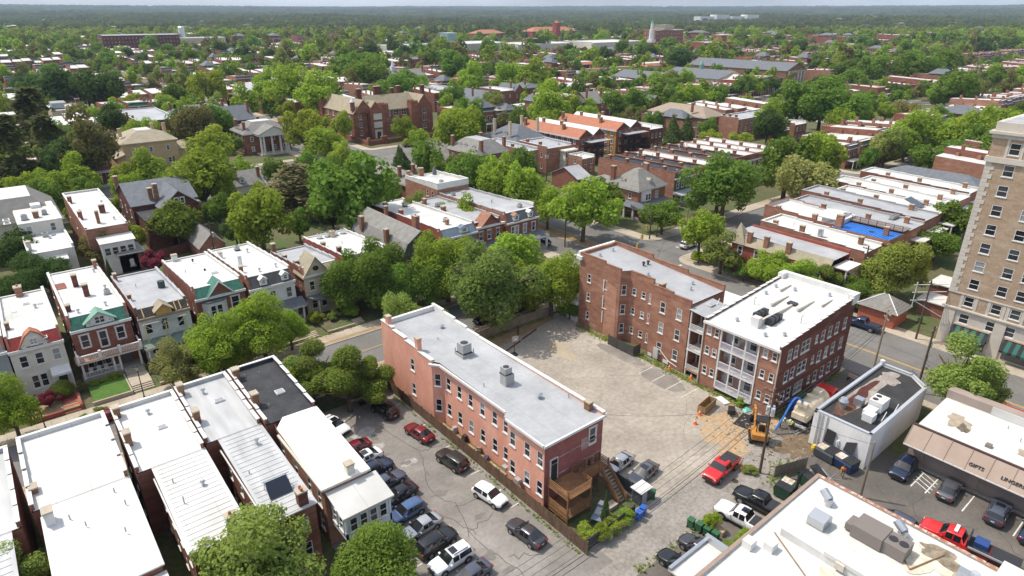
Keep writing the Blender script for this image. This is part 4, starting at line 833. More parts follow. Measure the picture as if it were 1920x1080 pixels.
MB().poly([(73.3, 62.6, 11.2), (74.6, 61.8, 11.2), (74.6, 61.8, za(62) + .4), (73.3, 62.6, za(62) + .4)]).build('parapet', BO, r); MB().poly([(74.6, 57, 11.2), (73.5, 56.4, 11.2), (73.5, 56.4, za(57) + .4), (74.6, 57, za(57) + .4)]).build('parapet', BO, r)
for (ya, yb) in ((49.2, 56), (56, 63), (63, 71.6)):
    zt = za(yb) + .5; MB().box(81.5, 81.82, ya, yb - .003, 11.19, zt).build('parapet', BO, r); MB().box(81.46, 81.86, ya, yb - .003, zt + .002, zt + .07).build('coping', BB, r)
b.box(73.6, 81.5, 71.2, 71.62, 11.19, za(71.6) + .5); b.build('parapet', BO, r)
MB().box(73.2, 81.9, 71.62, 72.1, 11.9, 13.3).box(72.9, 73.7, 71.0, 72.2, 12.0, 12.6).build('front_cornice', WHT, r)
MB().poly([(73.275, 63.2, Z0), (73.275, 65.7, Z0), (73.275, 65.7, 10.0), (73.275, 63.2, 9.2)][::-1]).build('brick_patch', brick('brick_patch', (.46, .25, .17), (.38, .19, .12), (.5, .31, .23)), r)
for z in (3.4, 6.2, 9.0): MB().box(73.2, 73.27, 65.9, 66.1, z - 1.1, z + 1.0).build('pipe_box', WHT, r)
for (x, y) in ((75.5, 69.3), (79, 69.6), (76.2, 59.5), (79.5, 53.5), (77.6, 52.4)): vent(r, x, y, za(y), .13, .35)
for (x, y) in ((78.6, 62.5), (79.6, 62.4)): vent(r, x, y, za(y), .16, .5, METALD)
chimney(r, 74.3, 55.2, za(55), .9, .7, .8, BB)
MB().tube((73.4, 49.6, .2), (73.4, 49.6, 11), .08).build('downpipe', WHT, r); MB().path([(73.4, 54.0, 2.2), (73.35, 52, .9), (73.35, 50.4, .6)], .07).build('drain_pipe', WHT, r)
MB().box(73.0, 73.28, 53.9, 54.8, .5, 2.3).build('meter_box', ALUM, r); MB().box(73.26, 73.29, 52.0, 53.0, .35, .95).build('basement_window', WHT, r); MB().box(73.26, 73.29, 55.2, 56.0, .35, .95).build('basement_window', WHT, r)
po = MB().box(73.2, 81.8, 71.7, 74.5, .1, 1.1).box(73, 82, 71.7, 74.7, 3.4, 3.7).build('front_porch', WHT, r)
for x in (73.4, 76.2, 79, 81.5): MB().box(x - .15, x + .15, 74.2, 74.5, 1.1, 3.4).build('column', WHT, po)
# white timber porches and stairs at the south end
st = thing('stair_tower', 'white timber stair tower and porches between the two brick apartment buildings', 'stairs', (75, 47.6, .1))
for (x, y) in ((73.4, 48.9), (73.4, 46.6), (76, 46.6), (76, 48.9), (78.2, 46.6)): MB().box(x - .09, x + .09, y - .09, y + .09, .1, 10.4).build('post', WHT, st)
for z in (.9, 4.2, 7.5):
    MB().box(73.3, 76.1, 46.5, 49.1, z, z + .2).build('platform', WHT if z > 1 else mat('plank_tan', (.40, .28, .18), (.33, .22, .14)), st)
    for i in range(4): MB().tube((73.35, 46.6, z + .35 + .23 * i), (73.35, 48.9, z + .35 + .23 * i), .045, n=4).tube((73.35, 46.55, z + .35 + .23 * i), (76, 46.55, z + .35 + .23 * i), .045, n=4).build('rail', WHT, st)
    for i in range(9): MB().box(76.1 + .22 * i, 76.4 + .22 * i, 46.7, 47.6, z + .3 + .33 * i, z + .36 + .33 * i).build('tread', WHT, st)
    for y in (46.65, 47.65): MB().tube((76.1, y, z + .2), (78.1, y, z + 3.2), .08, n=4).tube((76.1, y, z + 1.1), (78.1, y, z + 4.1), .05, n=4).build('handrail', WHT, st)
MB().poly([(73.0, 46.2, 10.5), (78.6, 46.2, 10.7), (78.6, 49.15, 11.0), (73.0, 49.15, 10.8)]).box(73, 78.6, 46.15, 46.3, 10.25, 10.49).build('roof', RG, st); skylight(st, 76.6, 48, 10.9, 1.2, .8)
# white-roofed apartments
r = bldg('three storey brick apartment block with bright white roof and white balconies', 72.6, 92.6, 34.6, 'apartment_building', 'building', y1=46)
outline_walls(r, [(72.6, 34.6), (92.6, 34.6), (92.6, 46.0), (72.6, 46.0), (72.6, 43.2), (73.8, 43.2), (73.8, 37.6), (72.6, 37.6)], Z0, 10.25, {0: brick('brick_shade', (.17, .06, .042), (.12, .045, .034), (.22, .09, .06)), 5: mat('balcony_wall', (.46, .47, .48), (.30, .20, .16), sc=.5, contrast=(.45, .55)), -1: BO},  # south wall gets a darker brick, with its shade painted into the colour
    {0: [(u, z, 1.0, 1.75) for u in (2.6, 4.2, 11.4, 13.4, 15.4, 17.8) for z in (1.5, 4.7, 7.9)] + [(u, z, .65, 1.2) for u in (9.6,) for z in (1.9, 5.1, 8.3)] + [(6.7, z, 2.3, 1.8, 'pair') for z in (1.5, 4.7, 7.9)],
     3: [(u, z, .7, 1.25) for u in (.8, 2.0) for z in (2.2, 5.4, 8.5)], 7: [(u, z, .7, 1.25) for u in (1.0, 2.3) for z in (2.2, 5.4, 8.5)], 5: [(u, z, 1.1, 1.9) for u in (1.4, 4.2) for z in (1.7, 4.9, 8.0)], 1: [(u, z, 1.1, 1.8) for u in (2, 5, 8) for z in (1.5, 4.7, 7.9)]})
zx = lambda x: 10.45 + (x - 72.6) * .085
MB().poly([(72.3, 34.75, zx(72.3)), (92.4, 34.75, zx(92.4)), (92.4, 45.9, zx(92.4)), (72.3, 45.9, zx(72.3))]).build('roof', RW, r)
MB().box(72.2, 72.45, 34.5, 46.1, 10.1, 10.43).build('eave_board', WHT, r)
MB().box(72.45, 73.8, 37.6, 43.2, 10.1, 10.35).build('soffit', WHT, r)
for y in (34.59, 45.75):
    b = MB(); c_ = MB()
    for i in range(12):
        xa, xb = 72.6 + 20 * i / 12, 72.6 + 20 * (i + 1) / 12; b.box(xa, xb - .003, y, y + .27, 10.24, zx(xb) + .22); c_.box(xa, xb - .003, y - .05, y + .32, zx(xb) + .222, zx(xb) + .3)
    b.build('parapet', BD, r); c_.build('coping', WHT, r)
MB().box(92.3, 93.0, 34.4, 46.2, 11.6, 12.9).box(91.2, 92.3, 34.4, 35.3, 11.4, 12.9).box(91.2, 92.3, 45.3, 46.2, 11.4, 12.9).build('front_parapet', WHT, r)
bal = MB().box(72.5, 72.75, 37.45, 37.65, .9, 10.2).box(72.5, 72.75, 43.15, 43.35, .9, 10.2).box(72.52, 72.7, 39.35, 39.55, .9, 10.2).box(72.52, 72.7, 41.25, 41.45, .9, 10.2).build('balcony_frame', WHT, r)
LAV = mat('balcony_panel', (.64, .61, .65), (.56, .53, .57), sc=2)
for z in (.9, 4.0, 7.1):
    MB().box(72.5, 73.8, 37.65, 43.15, z - .12, z + .06).build('balcony_floor', WHT, bal)
    for k in range(3):
        ya = 37.65 + 1.9 * k; q = MB().box(72.52, 72.6, ya, ya + 1.7, z + 1.02, z + 1.14).box(72.52, 72.6, ya, ya + 1.7, z + .08, z + .18)
        for i in range(11): q.box(72.54, 72.58, ya + .05 + .155 * i, ya + .12 + .155 * i, z + .18, z + 1.02)
        q.build('balustrade', LAV, bal)
for x in range(3):
    for k in range(2): condenser(r, 77.4 + x * 1.0, 41.2 + (-2.1 if k else 0), zx(77.5) + .05, .8, .95, METALD)
MB().box(75.2, 76.1, 39.6, 40.7, zx(75), zx(75) + 1.5).build('flue_block', WHT, r); MB().box(76, 84.5, 39.7, 40.0, zx(76) + .15, zx(84) + .25).build('pipe_tray', LIME, r); MB().box(82, 86.5, 41.6, 41.9, zx(82) + .15, zx(86) + .2).build('pipe_tray', LIME, r); MB().box(83, 87.5, 38.2, 38.5, zx(83) + .15, zx(87) + .2).build('pipe_tray', LIME, r)
MB().box(87, 90, 43.2, 43.4, zx(87) + .1, zx(90) + .2).box(86.5, 89.5, 36.6, 36.8, zx(87) + .1, zx(89) + .2).build('pipe_tray', LIME, r)
MB().box(84.2, 85.2, 39.4, 40.6, zx(85), zx(85) + .25).build('roof_hatch', METALD, r)
for (x, y) in ((75.2, 42.8), (76, 36.2), (88, 44.6), (90.5, 37.6), (88.8, 42), (85, 44.4), (74.2, 37.9)): vent(r, x, y, zx(x), .15, .3)
for (x, y) in ((81, 43.8), (80.5, 36.4)): MB().tube((x, y, zx(x)), (x, y, zx(x) + 1.1), .05).tube((x, y, zx(x) + 1.1), (x + .5, y, zx(x) + 1.0), .05).build('pipe_stack', ACG, r)
MB().tube((72.5, 34.55, .1), (72.5, 34.55, 10.2), .08).tube((72.5, 46.05, .1), (72.5, 46.05, 10.2), .08).build('downpipe', LIME, r)
GRAF = plain('graffiti_purple', (.16, .07, .2), .8)
gm = MB()
for i in range(26): gx_, gz = rnd.uniform(83, 90), rnd.uniform(.5, 1.9); gm.tube((gx_, 34.57, gz), (gx_ + rnd.uniform(-.4, .4), 34.57, gz + rnd.uniform(-.5, .5)), .06, n=4)
gm.build('graffiti', GRAF, r)
r = bldg('low white roofed wing with square white chimneys behind the brick apartments', 83, 95, 54, 'low_building', 'building', y1=78)
shell(r, 83, 93.2, 54, 77, Z0, 4.9, BR, [('S', 3, (1.4,), 1, 1.6)]); flat_roof(r, 83, 93.2, 54, 77, 5.1, 5.0, 'N', WHT, RW, .3, 0, WHT, zlow=4.9)
for y in (60.5, 67.5, 74): chimney(r, 92.4, y, 5.1, .8, .9, .9, WHT)
MB().box(82.2, 84, 46.6, 54, .1, 8.6).box(82.2, 88, 47, 53.5, .1, 8.4).build('link_block', WHT, r)

# ================================================================ TOWER
r = bldg('tall tan brick hotel tower with limestone base and striped awnings', 115, 152, 29.5, 'hotel_tower', 'tower', y1=-16)
TX0, TX1, TY0, TY1 = 115, 150, -16, 29.5
cols = [26.5, 22.8, 20.3, 16.6, 13, 9.2, 5.5, 1.8, -2, -6, -10]
rows = [5.0 + 2.98 * k - .85 for k in range(10)]
shell(r, TX0, TX1, TY0, TY1, Z0, 6.3, LIME, [('W', cols, (4.15,), 1.35, 1.6)], faces='SENW', name='stone_base')
shell(r, TX0, TX1, TY0, TY1, 6.55, 8.9, BT, [('W', cols, (7.1,), 1.35, 1.6)], name='brick_wall')
shell(r, TX0, TX1, TY0, TY1, 9.1, 29.8, BT, [('W', cols, tuple(10.08 + 2.98 * k for k in range(7)), 1.35, 1.65)], name='brick_wall')
shell(r, TX0, TX1, TY0, TY1, 30.6, 34.0, BT, [('W', cols, (31.1,), 1.35, 1.7)], name='brick_wall')
for (za_, zb_, o_) in ((6.3, 6.55, .35), (8.9, 9.1, .12), (29.8, 30.6, .3), (33.3, 33.9, .2), (33.9, 34.3, .55)): MB().box(TX0 - o_, TX1 + o_, TY0 - o_, TY1 + o_, za_ + .002, zb_ - .002).build('string_course', LIME, r)
MB().box(TX0 - .05, TX1, TY0, TY1 + .05, 34.3, 35.6).build('parapet', LIME, r); MB().box(TX0 + .6, TX1 - .6, TY0 + .6, TY1 - .6, 35.6, 35.66).build('roof', RG, r)
q = MB()
for k in range(32):
    z = 9.15 + .65 * k; w_ = .75 if k % 2 else 1.15
    MB().box(TX0 - .06, TX0 - .002, TY1 - w_, TY1 + .06, z, z + .62).build('quoin', LIME, r)
for c in cols:
    for wd in ((-1.2, -.78), (.78, 1.2)): MB().box(TX0 - .05, TX0 - .002, c + wd[0], c + wd[1], 6.56, 8.88).build('stone_panel', LIME, r)
    for wd in ((-1.1, -.78), (.78, 1.1)): MB().box(TX0 - .05, TX0 - .002, c + wd[0], c + wd[1], 30.62, 33.28).build('stone_panel', LIME, r)
for c in (28.6, 21.6, 14.6): MB().box(TX0 - .2, TX0 - .002, c - .75, c + .75, .1, 6.28).build('pilaster', LIME, r)
AWG, AWK = plain('awning_green', (.02, .11, .085), .8), plain('awning_black', (.012, .016, .018), .8)
for k, yc in enumerate((25.1, 18.1, 11.1)):
    aw = MB().box(113.6, 114.98, yc - 2.5, yc + 2.5, 2.2, 2.25).build('awning', AWK, r)
    for i in range(9):
        ya = yc - 2.5 + 5 * i / 9; yb = yc - 2.5 + 5 * (i + 1) / 9
        MB().poly([(113.5, ya, 2.3), (113.5, yb, 2.3), (114.97, yb, 3.7), (114.97, ya, 3.7)][::-1]).poly([(113.5, ya, 1.95), (113.5, yb, 1.95), (113.5, yb, 2.3), (113.5, ya, 2.3)][::-1]).build('stripe', AWG if i % 2 else AWK, aw)
    MB().box(114.9, 114.985, yc - 2.3, yc + 2.3, .4, 2.3).build('shop_window', GL[1], r); MB().box(114.8, 114.99, yc - 2.5, yc + 2.5, 3.75, 4.0).build('sign_band', mat('sign_peach', (.60, .44, .32), (.55, .40, .29)), r)
fe = thing('sign_frame', 'white steel bracket frame jutting from the tower corner above the alley', 'frame', (112, 31, 7))
for z in (7.2, 8.6, 9.9): MB().tube((115, 29.8, z), (110.4, 33.2, z), .07).build('arm', WHT, fe)
MB().tube((110.8, 32.9, 6.2), (110.8, 32.9, 10.4), .07).build('mast', WHT, fe); MB().tube((114.9, 29.6, 4.2), (110.8, 32.9, 7.2), .07).build('brace', WHT, fe)

# ================================================================ LOW SHOPS AT THE RIGHT
r = bldg('low white shop building with black tar roof and rooftop cooling units', 71, 89.6, 21.6, 'shop_building', 'building', y1=28.4)
pts = [(71.6, 21.8), (87.9, 21.9), (90.1, 24.4), (90.1, 28.6), (71.6, 28.6)]
b = MB().prism(pts, .1, 4.65)
b.build('wall', WALLW, r)
ins = [(71.9, 22.1), (87.7, 22.2), (89.8, 24.5), (89.8, 28.3), (71.9, 28.3)]
MB().prism(ins, 4.4, 4.655).build('roof', RKD, r)
for (a, c) in zip(pts, pts[1:] + pts[:1]):
    L = math.hypot(c[0] - a[0], c[1] - a[1]); o = MB().box(0, L, 0, .3, 4.65, 5.0).box(-.03, L + .03, -.05, .35, 5.002, 5.07, 1).build('parapet', [WALLW, ALUM], r, local=True)
    o.location = (a[0] - LOC[r.name][0], a[1] - LOC[r.name][1], -.1); o.rotation_euler = (0, 0, math.atan2(c[1] - a[1], c[0] - a[0]))
def stain(root, cx, cy_, rx, ry, z, m, n=44, jit=.5, rot=0):
    p = []; ph = rc.uniform(0, 6)
    for i in range(n):
        a = 2 * math.pi * i / n; k = wob(a, jit, ph); x, y = rx * k * math.cos(a), ry * k * math.sin(a); p.append((cx + x * math.cos(rot) - y * math.sin(rot), cy_ + x * math.sin(rot) + y * math.cos(rot), z))
    return MB().poly(p).build('roof_stain', m, root)
stain(r, 80.5, 26.6, 6.2, 1.25, 4.662, mat('stain_pale', (.36, .32, .28), (.25, .22, .2), sc=1.2, fine=(3, .2)), jit=.25); stain(r, 80, 26.8, 4.0, .75, 4.667, mat('stain_rust', (.11, .035, .025), (.07, .025, .02), sc=1.2)); stain(r, 75, 26.7, 2.4, .8, 4.671, mat('stain_rust2', (.15, .07, .04), (.08, .05, .04), sc=1.2)); stain(r, 87.2, 26.2, 1.6, 1.4, 4.674, MATS['stain_pale'])
o = MB().box(77.2, 79.4, 23.2, 24.8, 4.75, 6.15).build('air_handler', mat('unit_white', (.68, .68, .66), (.6, .6, .58)), r)
for x in (77.8, 78.8): MB().cyl(x, 24.3, 6.15, 6.19, .34, 14).build('fan', METALD, o)
MB().box(75.3, 77.0, 23.4, 24.6, 4.7, 5.55).box(74.3, 75.5, 23.0, 24.2, 4.7, 5.65).build('duct', MATS['unit_white'], r); MB().box(76.9, 77.9, 25.4, 26.4, 4.65, 5.65).build('condenser_box', METAL, r); MB().cyl(75.2, 26.9, 4.65, 5.65, .4, 12).cyl(75.2, 26.9, 5.65, 6.05, .62, 12, .4).build('exhaust_fan', METAL, r)
for (x, y) in ((78.8, 22.3), (75.9, 22.5)): MB().tube((x, y, 4.65), (x + .9, y - .05, 5.65), .05).build('pipe_stack', WHT, r)
MB().box(71.45, 71.595, 25.0, 26.4, .15, 2.4).build('door_frame', WHT, r); MB().box(71.4, 71.46, 25.15, 26.25, .15, 2.25).build('door', mat('door_white', (.74, .74, .73), (.7, .7, .69)), r)
for y in (27.9, 27.5, 26.9): MB().tube((71.5, y, .2), (71.5, y, 4.95), .06).build('pipe', ALUM, r)
MB().cyl(89.9, 28.4, 5.05, 5.5, .3, 10).build('corner_finial', WALLW, r)
# gifts shop
r = bldg('low shop with white roof and brown sloping fascia lettered GIFTS and LINGERIE', 77, 88, 19.4, 'shop_building', 'building', y1=-14)
TAUPE = mat('taupe_paint', (.34, .275, .235), (.30, .24, .205), sc=.5); FASC = mat('taupe_fascia', (.37, .285, .23), (.33, .25, .20), sc=.6)
shell(r, 77.6, 88.2, -16, 19.4, .1, 4.9, TAUPE, [], name='wall')
MB().poly([(77.7, -16, 5.0), (88, -16, 5.2), (88, 19.3, 5.2), (77.7, 19.3, 5.0)]).build('roof', RW2, r)
n = 34
for i in range(n):
    ya, yb = 19.6 - 35.6 * i / n, 19.6 - 35.6 * (i + 1) / n
    MB().poly([(75.7, ya, 3.3), (75.7, yb, 3.3), (77.55, yb, 5.1), (77.55, ya, 5.1)]).box(75.62, 75.72, yb, yb + .06, 3.3, 3.38).build('fascia_panel', FASC, r)
    if i % 2 == 0: MB().tube((75.66, ya, 3.34), (77.5, ya, 5.14), .035, n=4).build('seam', FASC, r)
MB().box(75.6, 77.58, -16, 19.6, 3.05, 3.28).build('soffit', mat('dark_trim', (.10, .06, .055), (.08, .05, .045)), r); MB().box(75.58, 75.66, -16, 19.6, 3.2, 3.34).build('trim', WHT, r); MB().box(77.5, 77.75, -16, 19.6, 5.1, 5.3).build('trim', MATS['dark_trim'], r)
MB().box(86.9, 88.3, -16, 19.4, 5.2, 6.3).build('front_parapet', TAUPE, r); MB().box(88.3, 88.45, -16, 14, 5.9, 6.4).build('red_trim', plain('red_trim', (.45, .05, .04), .5), r)
MB().box(86.75, 86.9, -16, 14.5, 5.21, 6.25).build('parapet_face', RW, r)
stain(r, 82.3, 16.4, 1.7, 1.3, 5.12, mat('stain_dirt', (.40, .34, .26), (.30, .24, .17), sc=1.5, fine=(3, .2))); stain(r, 81.2, 15.6, 1.0, .5, 5.125, mat('stain_dark', (.10, .08, .06), (.2, .16, .11), sc=2)); stain(r, 84.5, 8.8, .5, 1.2, 5.16, mat('stain_brown', (.28, .17, .09), (.22, .14, .08), sc=2)); stain(r, 81, 9.5, .8, .6, 5.11, MATS['stain_dirt'])
MB().box(79.2, 79.8, 12.2, 12.8, 5.0, 5.4).build('roof_hood', ACT, r); vent(r, 85.7, 6.2, 5.2, .35, .5); pipe(r, 83.2, 10.5, 5.1); pipe(r, 85, 12.2, 5.1)
for t_, y_, s_ in (('GIFTS', 13.15, .56), ('LINGERIE', 10.1, .56)):
    cu = bpy.data.curves.new('lettering', 'FONT'); cu.body = t_; cu.size = s_; cu.extrude = .05; cu.space_character = 1.05
    cu.materials.append(plain('letter_black', (.012, .011, .011), .4)); cu.offset = .012; tmp = bpy.data.objects.new('tmp', cu); C.objects.link(tmp); bpy.context.view_layer.update()
    lm_ = bpy.data.meshes.new_from_object(tmp.evaluated_get(bpy.context.evaluated_depsgraph_get())); bpy.data.objects.remove(tmp); o = bpy.data.objects.new('lettering', lm_); C.objects.link(o); o.parent = r
    o.location = (76.18 - LOC[r.name][0], y_ - LOC[r.name][1], 3.80 - LOC[r.name][2]); o.rotation_euler = (R(90 - 38), 0, R(-90))
for y in (18.2, 12.5, 5, 0): MB().box(77.52, 77.597, y - .5, y + .5, .15, 2.4).build('service_door', FASC, r)
MB().box(77.0, 77.5, -16, 18, .125, .25).build('kerb_stop', KERB, r)
# big flat white roof at bottom right
r = bldg('broad low building with stained white roof, ducts and air units at the bottom right', 44, 60, -8, 'shop_building', 'building', y1=22.6)
shell(r, 38.6, 60.2, -8, 22.4, .1, 4.5, BR, []); flat_roof(r, 38.6, 60.2, -8, 22.4, 4.75, 4.6, 'E', WHT, RW2, .1, 0, mat('rust_coping', (.33, .24, .19), (.26, .2, .16), sc=3), zlow=4.5)
MB().box(49.3, 49.7, 6, 20.4, 4.7, 5.5).build('roof_curb', RW2, r); MB().box(49.2, 49.8, 10.8, 16.3, 5.502, 5.9).build('roof_curb', RW2, r)
for y in (14.8, 11.8): MB().box(49.0, 49.2, y - .4, y + .4, 5.0, 5.7).build('wall_vent', LIME, r)
MB().box(54.2, 56.6, 13.5, 16.2, 4.8, 6.1).box(54.6, 56.2, 16.2, 16.9, 4.9, 5.6).build('air_handler', ACT, r); MB().box(54.4, 56.4, 11.6, 13.5, 4.8, 6.0).build('air_handler', ACT, r)
for y in (12.1, 13.0): MB().cyl(55.4, y, 6.0, 6.06, .4, 14).build('fan', METALD, r)
MB().ex([(52.6, 4.8), (54.4, 4.8), (54.4, 5.5), (53.9, 6.0), (52.6, 5.7)], 'y', 18.0, 19.6).build('intake_hood', METAL, r)
for (x, y) in ((56.6, 19.4), (57.8, 12.9)): MB().cyl(x, y, 4.7, 5.6, .32, 12).tube((x, y, 5.5), (x + .3, y + .9, 6.0), .42, n=12).build('duct_elbow', METAL, r)
MB().path([(57.8, 14.4, 4.85), (54.2, 10.9, 4.85), (58.4, 9.6, 4.85)], .06).build('gas_pipe', mat('rust_pipe', (.3, .18, .1), (.22, .13, .08)), r); MB().path([(49, 20.8, 4.85), (43.5, 11.5, 4.85)], .06).build('gas_pipe', MATS['rust_pipe'], r)
for y in (20.6, 22.0): MB().box(45.2 + (22 - y) * .9, 46.2 + (22 - y) * .9, y - 1.0, y - .1, 4.65, 5.5).build('roof_cowl', WHT, r)
chimney(r, 55.0, 7.4, 4.7, 1.3, 1.3, .9, BR); MB().box(54.6, 55.4, 7.0, 7.8, 5.7, 7.0).build('flue', METAL, r); MB().cyl(56.2, 6.8, 4.7, 6.0, .5, 12).cyl(56.2, 6.8, 6.0, 6.5, .55, 12, .3).build('turbine_vent', ALUM, r)
skylight(r, 45.2, 14.4, 4.7, 1.6, 1.0); MB().box(44.4, 46.0, 10.5, 12.0, 4.7, 5.3).build('condenser_box', METAL, r); MB().box(44, 45.6, 7.6, 8.9, 4.7, 5.4).build('condenser_box', METAL, r)
stain(r, 58.0, 9.5, 1.0, 2.2, 4.765, mat('stain_soot', (.30, .25, .18), (.16, .13, .09), sc=1.2, fine=(3, .3))); stain(r, 56.8, 10.2, 2.2, 2.0, 4.76, mat('stain_cream', (.66, .60, .48), (.58, .5, .38), sc=.8, fine=(2, .15))); stain(r, 45, 12.5, 1.6, 1.2, 4.708, MATS['stain_cream']); stain(r, 48, 15, 1.2, .8, 4.715, MATS['stain_cream'])
for i in range(14): MB().box(59.95, 60.3, 22.4 - 1.2 * i, 21.3 - 1.2 * i, 4.9, 4.96).build('edge_tile', mat('rust_tile', (.36, .15, .09), (.55, .45, .38), sc=2, contrast=(.45, .6)), r)
MB().box(56, 60.4, -8, 5.8, 4.72, 5.9).build('raised_roof', RW2, r)
r = bldg('small brick lean-to block with white roof and upstand at the bottom edge', 38, 44, 17.5, 'lean_to', 'building', y1=24)
MB().box(38.5, 43.9, 22.45, 24.6, .1, 3.9).build('wall', BR, r); MB().box(38.3, 44.1, 22.45, 24.8, 3.92, 4.1).build('roof', RW2, r); MB().box(43.7, 44.1, 22.45, 24.8, 4.1, 4.8).box(38.3, 43.7, 24.5, 24.8, 4.1, 4.4).build('upstand', METAL, r)

# ================================================================ EAST BLOCK ALONG THE BOULEVARD
def east_house(label, x0, x1, y0, y1, z, wall, roofm, zr=None, steps_=5, chims=(), near=True, wins=None, group=None, rear=True):
    r = bldg(label, x0, x1, y0, y1=y1, group=group); zr = zr or z - 1.0
    shell(r, x0, x1, y0, y1, Z0, zr - .02, wall, wins if wins is not None else [('W', 6, (1.5, 4.4), .9, 1.7), ('S', 2, (1.5, 4.4), .95, 1.7)], near)
    flat_roof(r, x0, x1, y0, y1, z, zr, 'N', wall, roofm, .28, steps_, WHT if roofm is RW else RG, zlow=zr - .02, sides='WEN')
    for (x, y, h) in chims: chimney(r, x, y, zr + (z - zr) * (y - y0) / (y1 - y0), .7, .9, h, BO)
    return r
r = bldg('red painted brick corner house with grey mansard flank and white rear porch', 115.6, 123.4, 48, y1=70)
shell(r, 115.8, 123.2, 49, 69.6, Z0, 6.4, BRP, [('W', (51, 54.6, 57.4, 60.6, 63.8, 67.6), (1.3, 4.2), .95, 1.7, 'trim'), ('N', 2, (1.3, 4.2), 1, 1.8)])
MB().ex([(115.4, 6.4), (116.9, 8.1), (116.9, 7.9), (115.8, 6.2)], 'y', 49, 69.8).build('mansard_roof', SHB, r); MB().poly([(116.8, 49, 7.9), (123.2, 49, 7.9), (123.2, 69.8, 8.3), (116.8, 69.8, 8.3)]).build('roof', RG, r); MB().box(122.9, 123.25, 49, 69.6, 6.4, 8.6).build('parapet', BRP, r)
MB().poly([(115.4, 69.9, 6.4), (119, 69.9, 6.4), (117.2, 69, 10.5)]).poly([(115.4, 69.9, 6.4), (117.2, 69, 10.5), (115.4, 66.4, 6.4)]).poly([(119, 69.9, 6.4), (119, 66.4, 6.4), (117.2, 69, 10.5)]).poly([(115.4, 66.4, 6.4), (117.2, 69, 10.5), (119, 66.4, 6.4)]).build('turret_roof', SHB, r)
for y in (57.6, 62.3, 66): chimney(r, 116.2, y, 7.2, .7, .9, 2.0, BO)
o = MB().box(115.5, 116.4, 54, 56.5, .1, 6.3).build('bay', BRP, r)
for z in (1.4, 4.3): window(o, 'W', 55.2, 115.4, z, .9, 1.7, 'plain', False)
p = MB().box(117, 122, 46.4, 49, 3.4, 3.6).box(116.8, 122.3, 46.2, 49, 6.6, 6.8).build('rear_porch', WHT, r)
for (x, z0, z1) in ((117.1, .1, 6.6), (119.4, .1, 6.6), (121.9, .1, 6.6)): MB().box(x - .12, x + .12, 46.4, 46.64, z0, z1).build('post', WHT, p)
for i in range(3): MB().box(117, 122, 46.45, 46.5, 3.8 + .3 * i, 3.88 + .3 * i).build('rail', WHT, p)
r = east_house('brick house with long white roof between the red corner house and blue roof', 126, 134, 47.4, 69.6, 8.7, BO, RW, 7.5, 6, ((126.5, 66.5, 1.0), (126.5, 60.6, 1.6)))
chimney(r, 130.8, 50.5, 8.1, .9, .8, 1.0, BB); MB().box(127.6, 128.4, 57, 57.8, 8.2, 9.6).build('flue', METAL, r); pipe(r, 129.5, 64, 8.7)
r = bldg('brick house with bright blue sheet roof, timber roof deck and tall chimney', 134.6, 144.5, 46.8, y1=74)
shell(r, 134.6, 144.5, 46.8, 74, Z0, 7.6, BO, [('S', 3, (1.5, 4.4), .95, 1.7), ('W', 5, (1.5, 4.4), .9, 1.6)])
MB().box(134.4, 144.7, 46.6, 58.0, 7.6, 8.6).build('roof_base', BO, r)
n = 20
for i in range(n):
    ya, yb = 46.7 + 11.2 * i / n, 46.7 + 11.2 * (i + 1) / n
    MB().box(134.5, 140.6, ya + .03, yb - .03, 8.6, 8.66).box(134.5, 140.6, ya, ya + .07, 8.6, 8.73).build('roof_panel', BLUER, r)
flat_roof(r, 134.6, 144.5, 58.2, 74, 9.4, 8.2, 'N', BO, RW, .5, 4, BR, zlow=7.6, sides='WENS')
chimney(r, 135.5, 57.3, 7.8, 1.1, 1.3, 3.4, BO); chimney(r, 137.3, 48.6, 7.8, .8, .9, 2.5, BO); chimney(r, 135.1, 71, 9.2, .8, .9, 1.0, BO); chimney(r, 135.1, 62.5, 8.6, .8, .9, 1.6, BO); MB().box(136.9, 137.7, 51, 51.8, 8.66, 8.8).build('roof_hatch', METALD, r)
d_ = MB().box(136.6, 143.6, 57.6, 61.6, 8.5, 9.6).ex([(136.3, 9.6), (143.9, 9.6), (143.9, 9.8), (140, 10.7), (136.3, 9.8)], 'y', 58.6, 62.4).build('penthouse', WHT, r)
MB().poly([(136.0, 61.7, 8.3), (139.5, 61.7, 8.3), (139.5, 58.2, 9.9), (136.0, 58.2, 9.9)]).build('penthouse_roof', SL, r)
dk = MB().box(140.8, 144.6, 46.7, 57.8, 9.0, 9.15).build('roof_deck', mat('deck_grey', (.23, .19, .17), (.18, .15, .135), fine=(5, .15)), r)
for i in range(7): MB().box(140.8, 140.9, 46.9 + 1.7 * i, 47.0 + 1.7 * i, 8.7, 10.2).box(140.8, 140.86, 46.9 + 1.7 * i, min(57.4, 48.6 + 1.7 * i), 10.1, 10.17).box(140.8, 140.86, 46.9 + 1.7 * i, min(57.4, 48.6 + 1.7 * i), 9.6, 9.64).build('railing', METALD, dk)
r = east_house('brick house with grey roof, chimneys and condensers past the blue roof', 145.3, 154, 47.2, 74, 8.8, BO, RG, 8.1, 5, ((146, 66, 1.2), (146, 56, 1.4), (151, 50, 1.3)), True)
for k in range(3): condenser(r, 151 + k, 53, 8.3)
MB().box(147, 152, 44.6, 47.1, 5.8, 6.0).build('porch_roof', RW, r)
for x in (147.2, 151.8): MB().box(x - .12, x + .12, 44.8, 45.04, .1, 5.8).build('post', WHT, r)
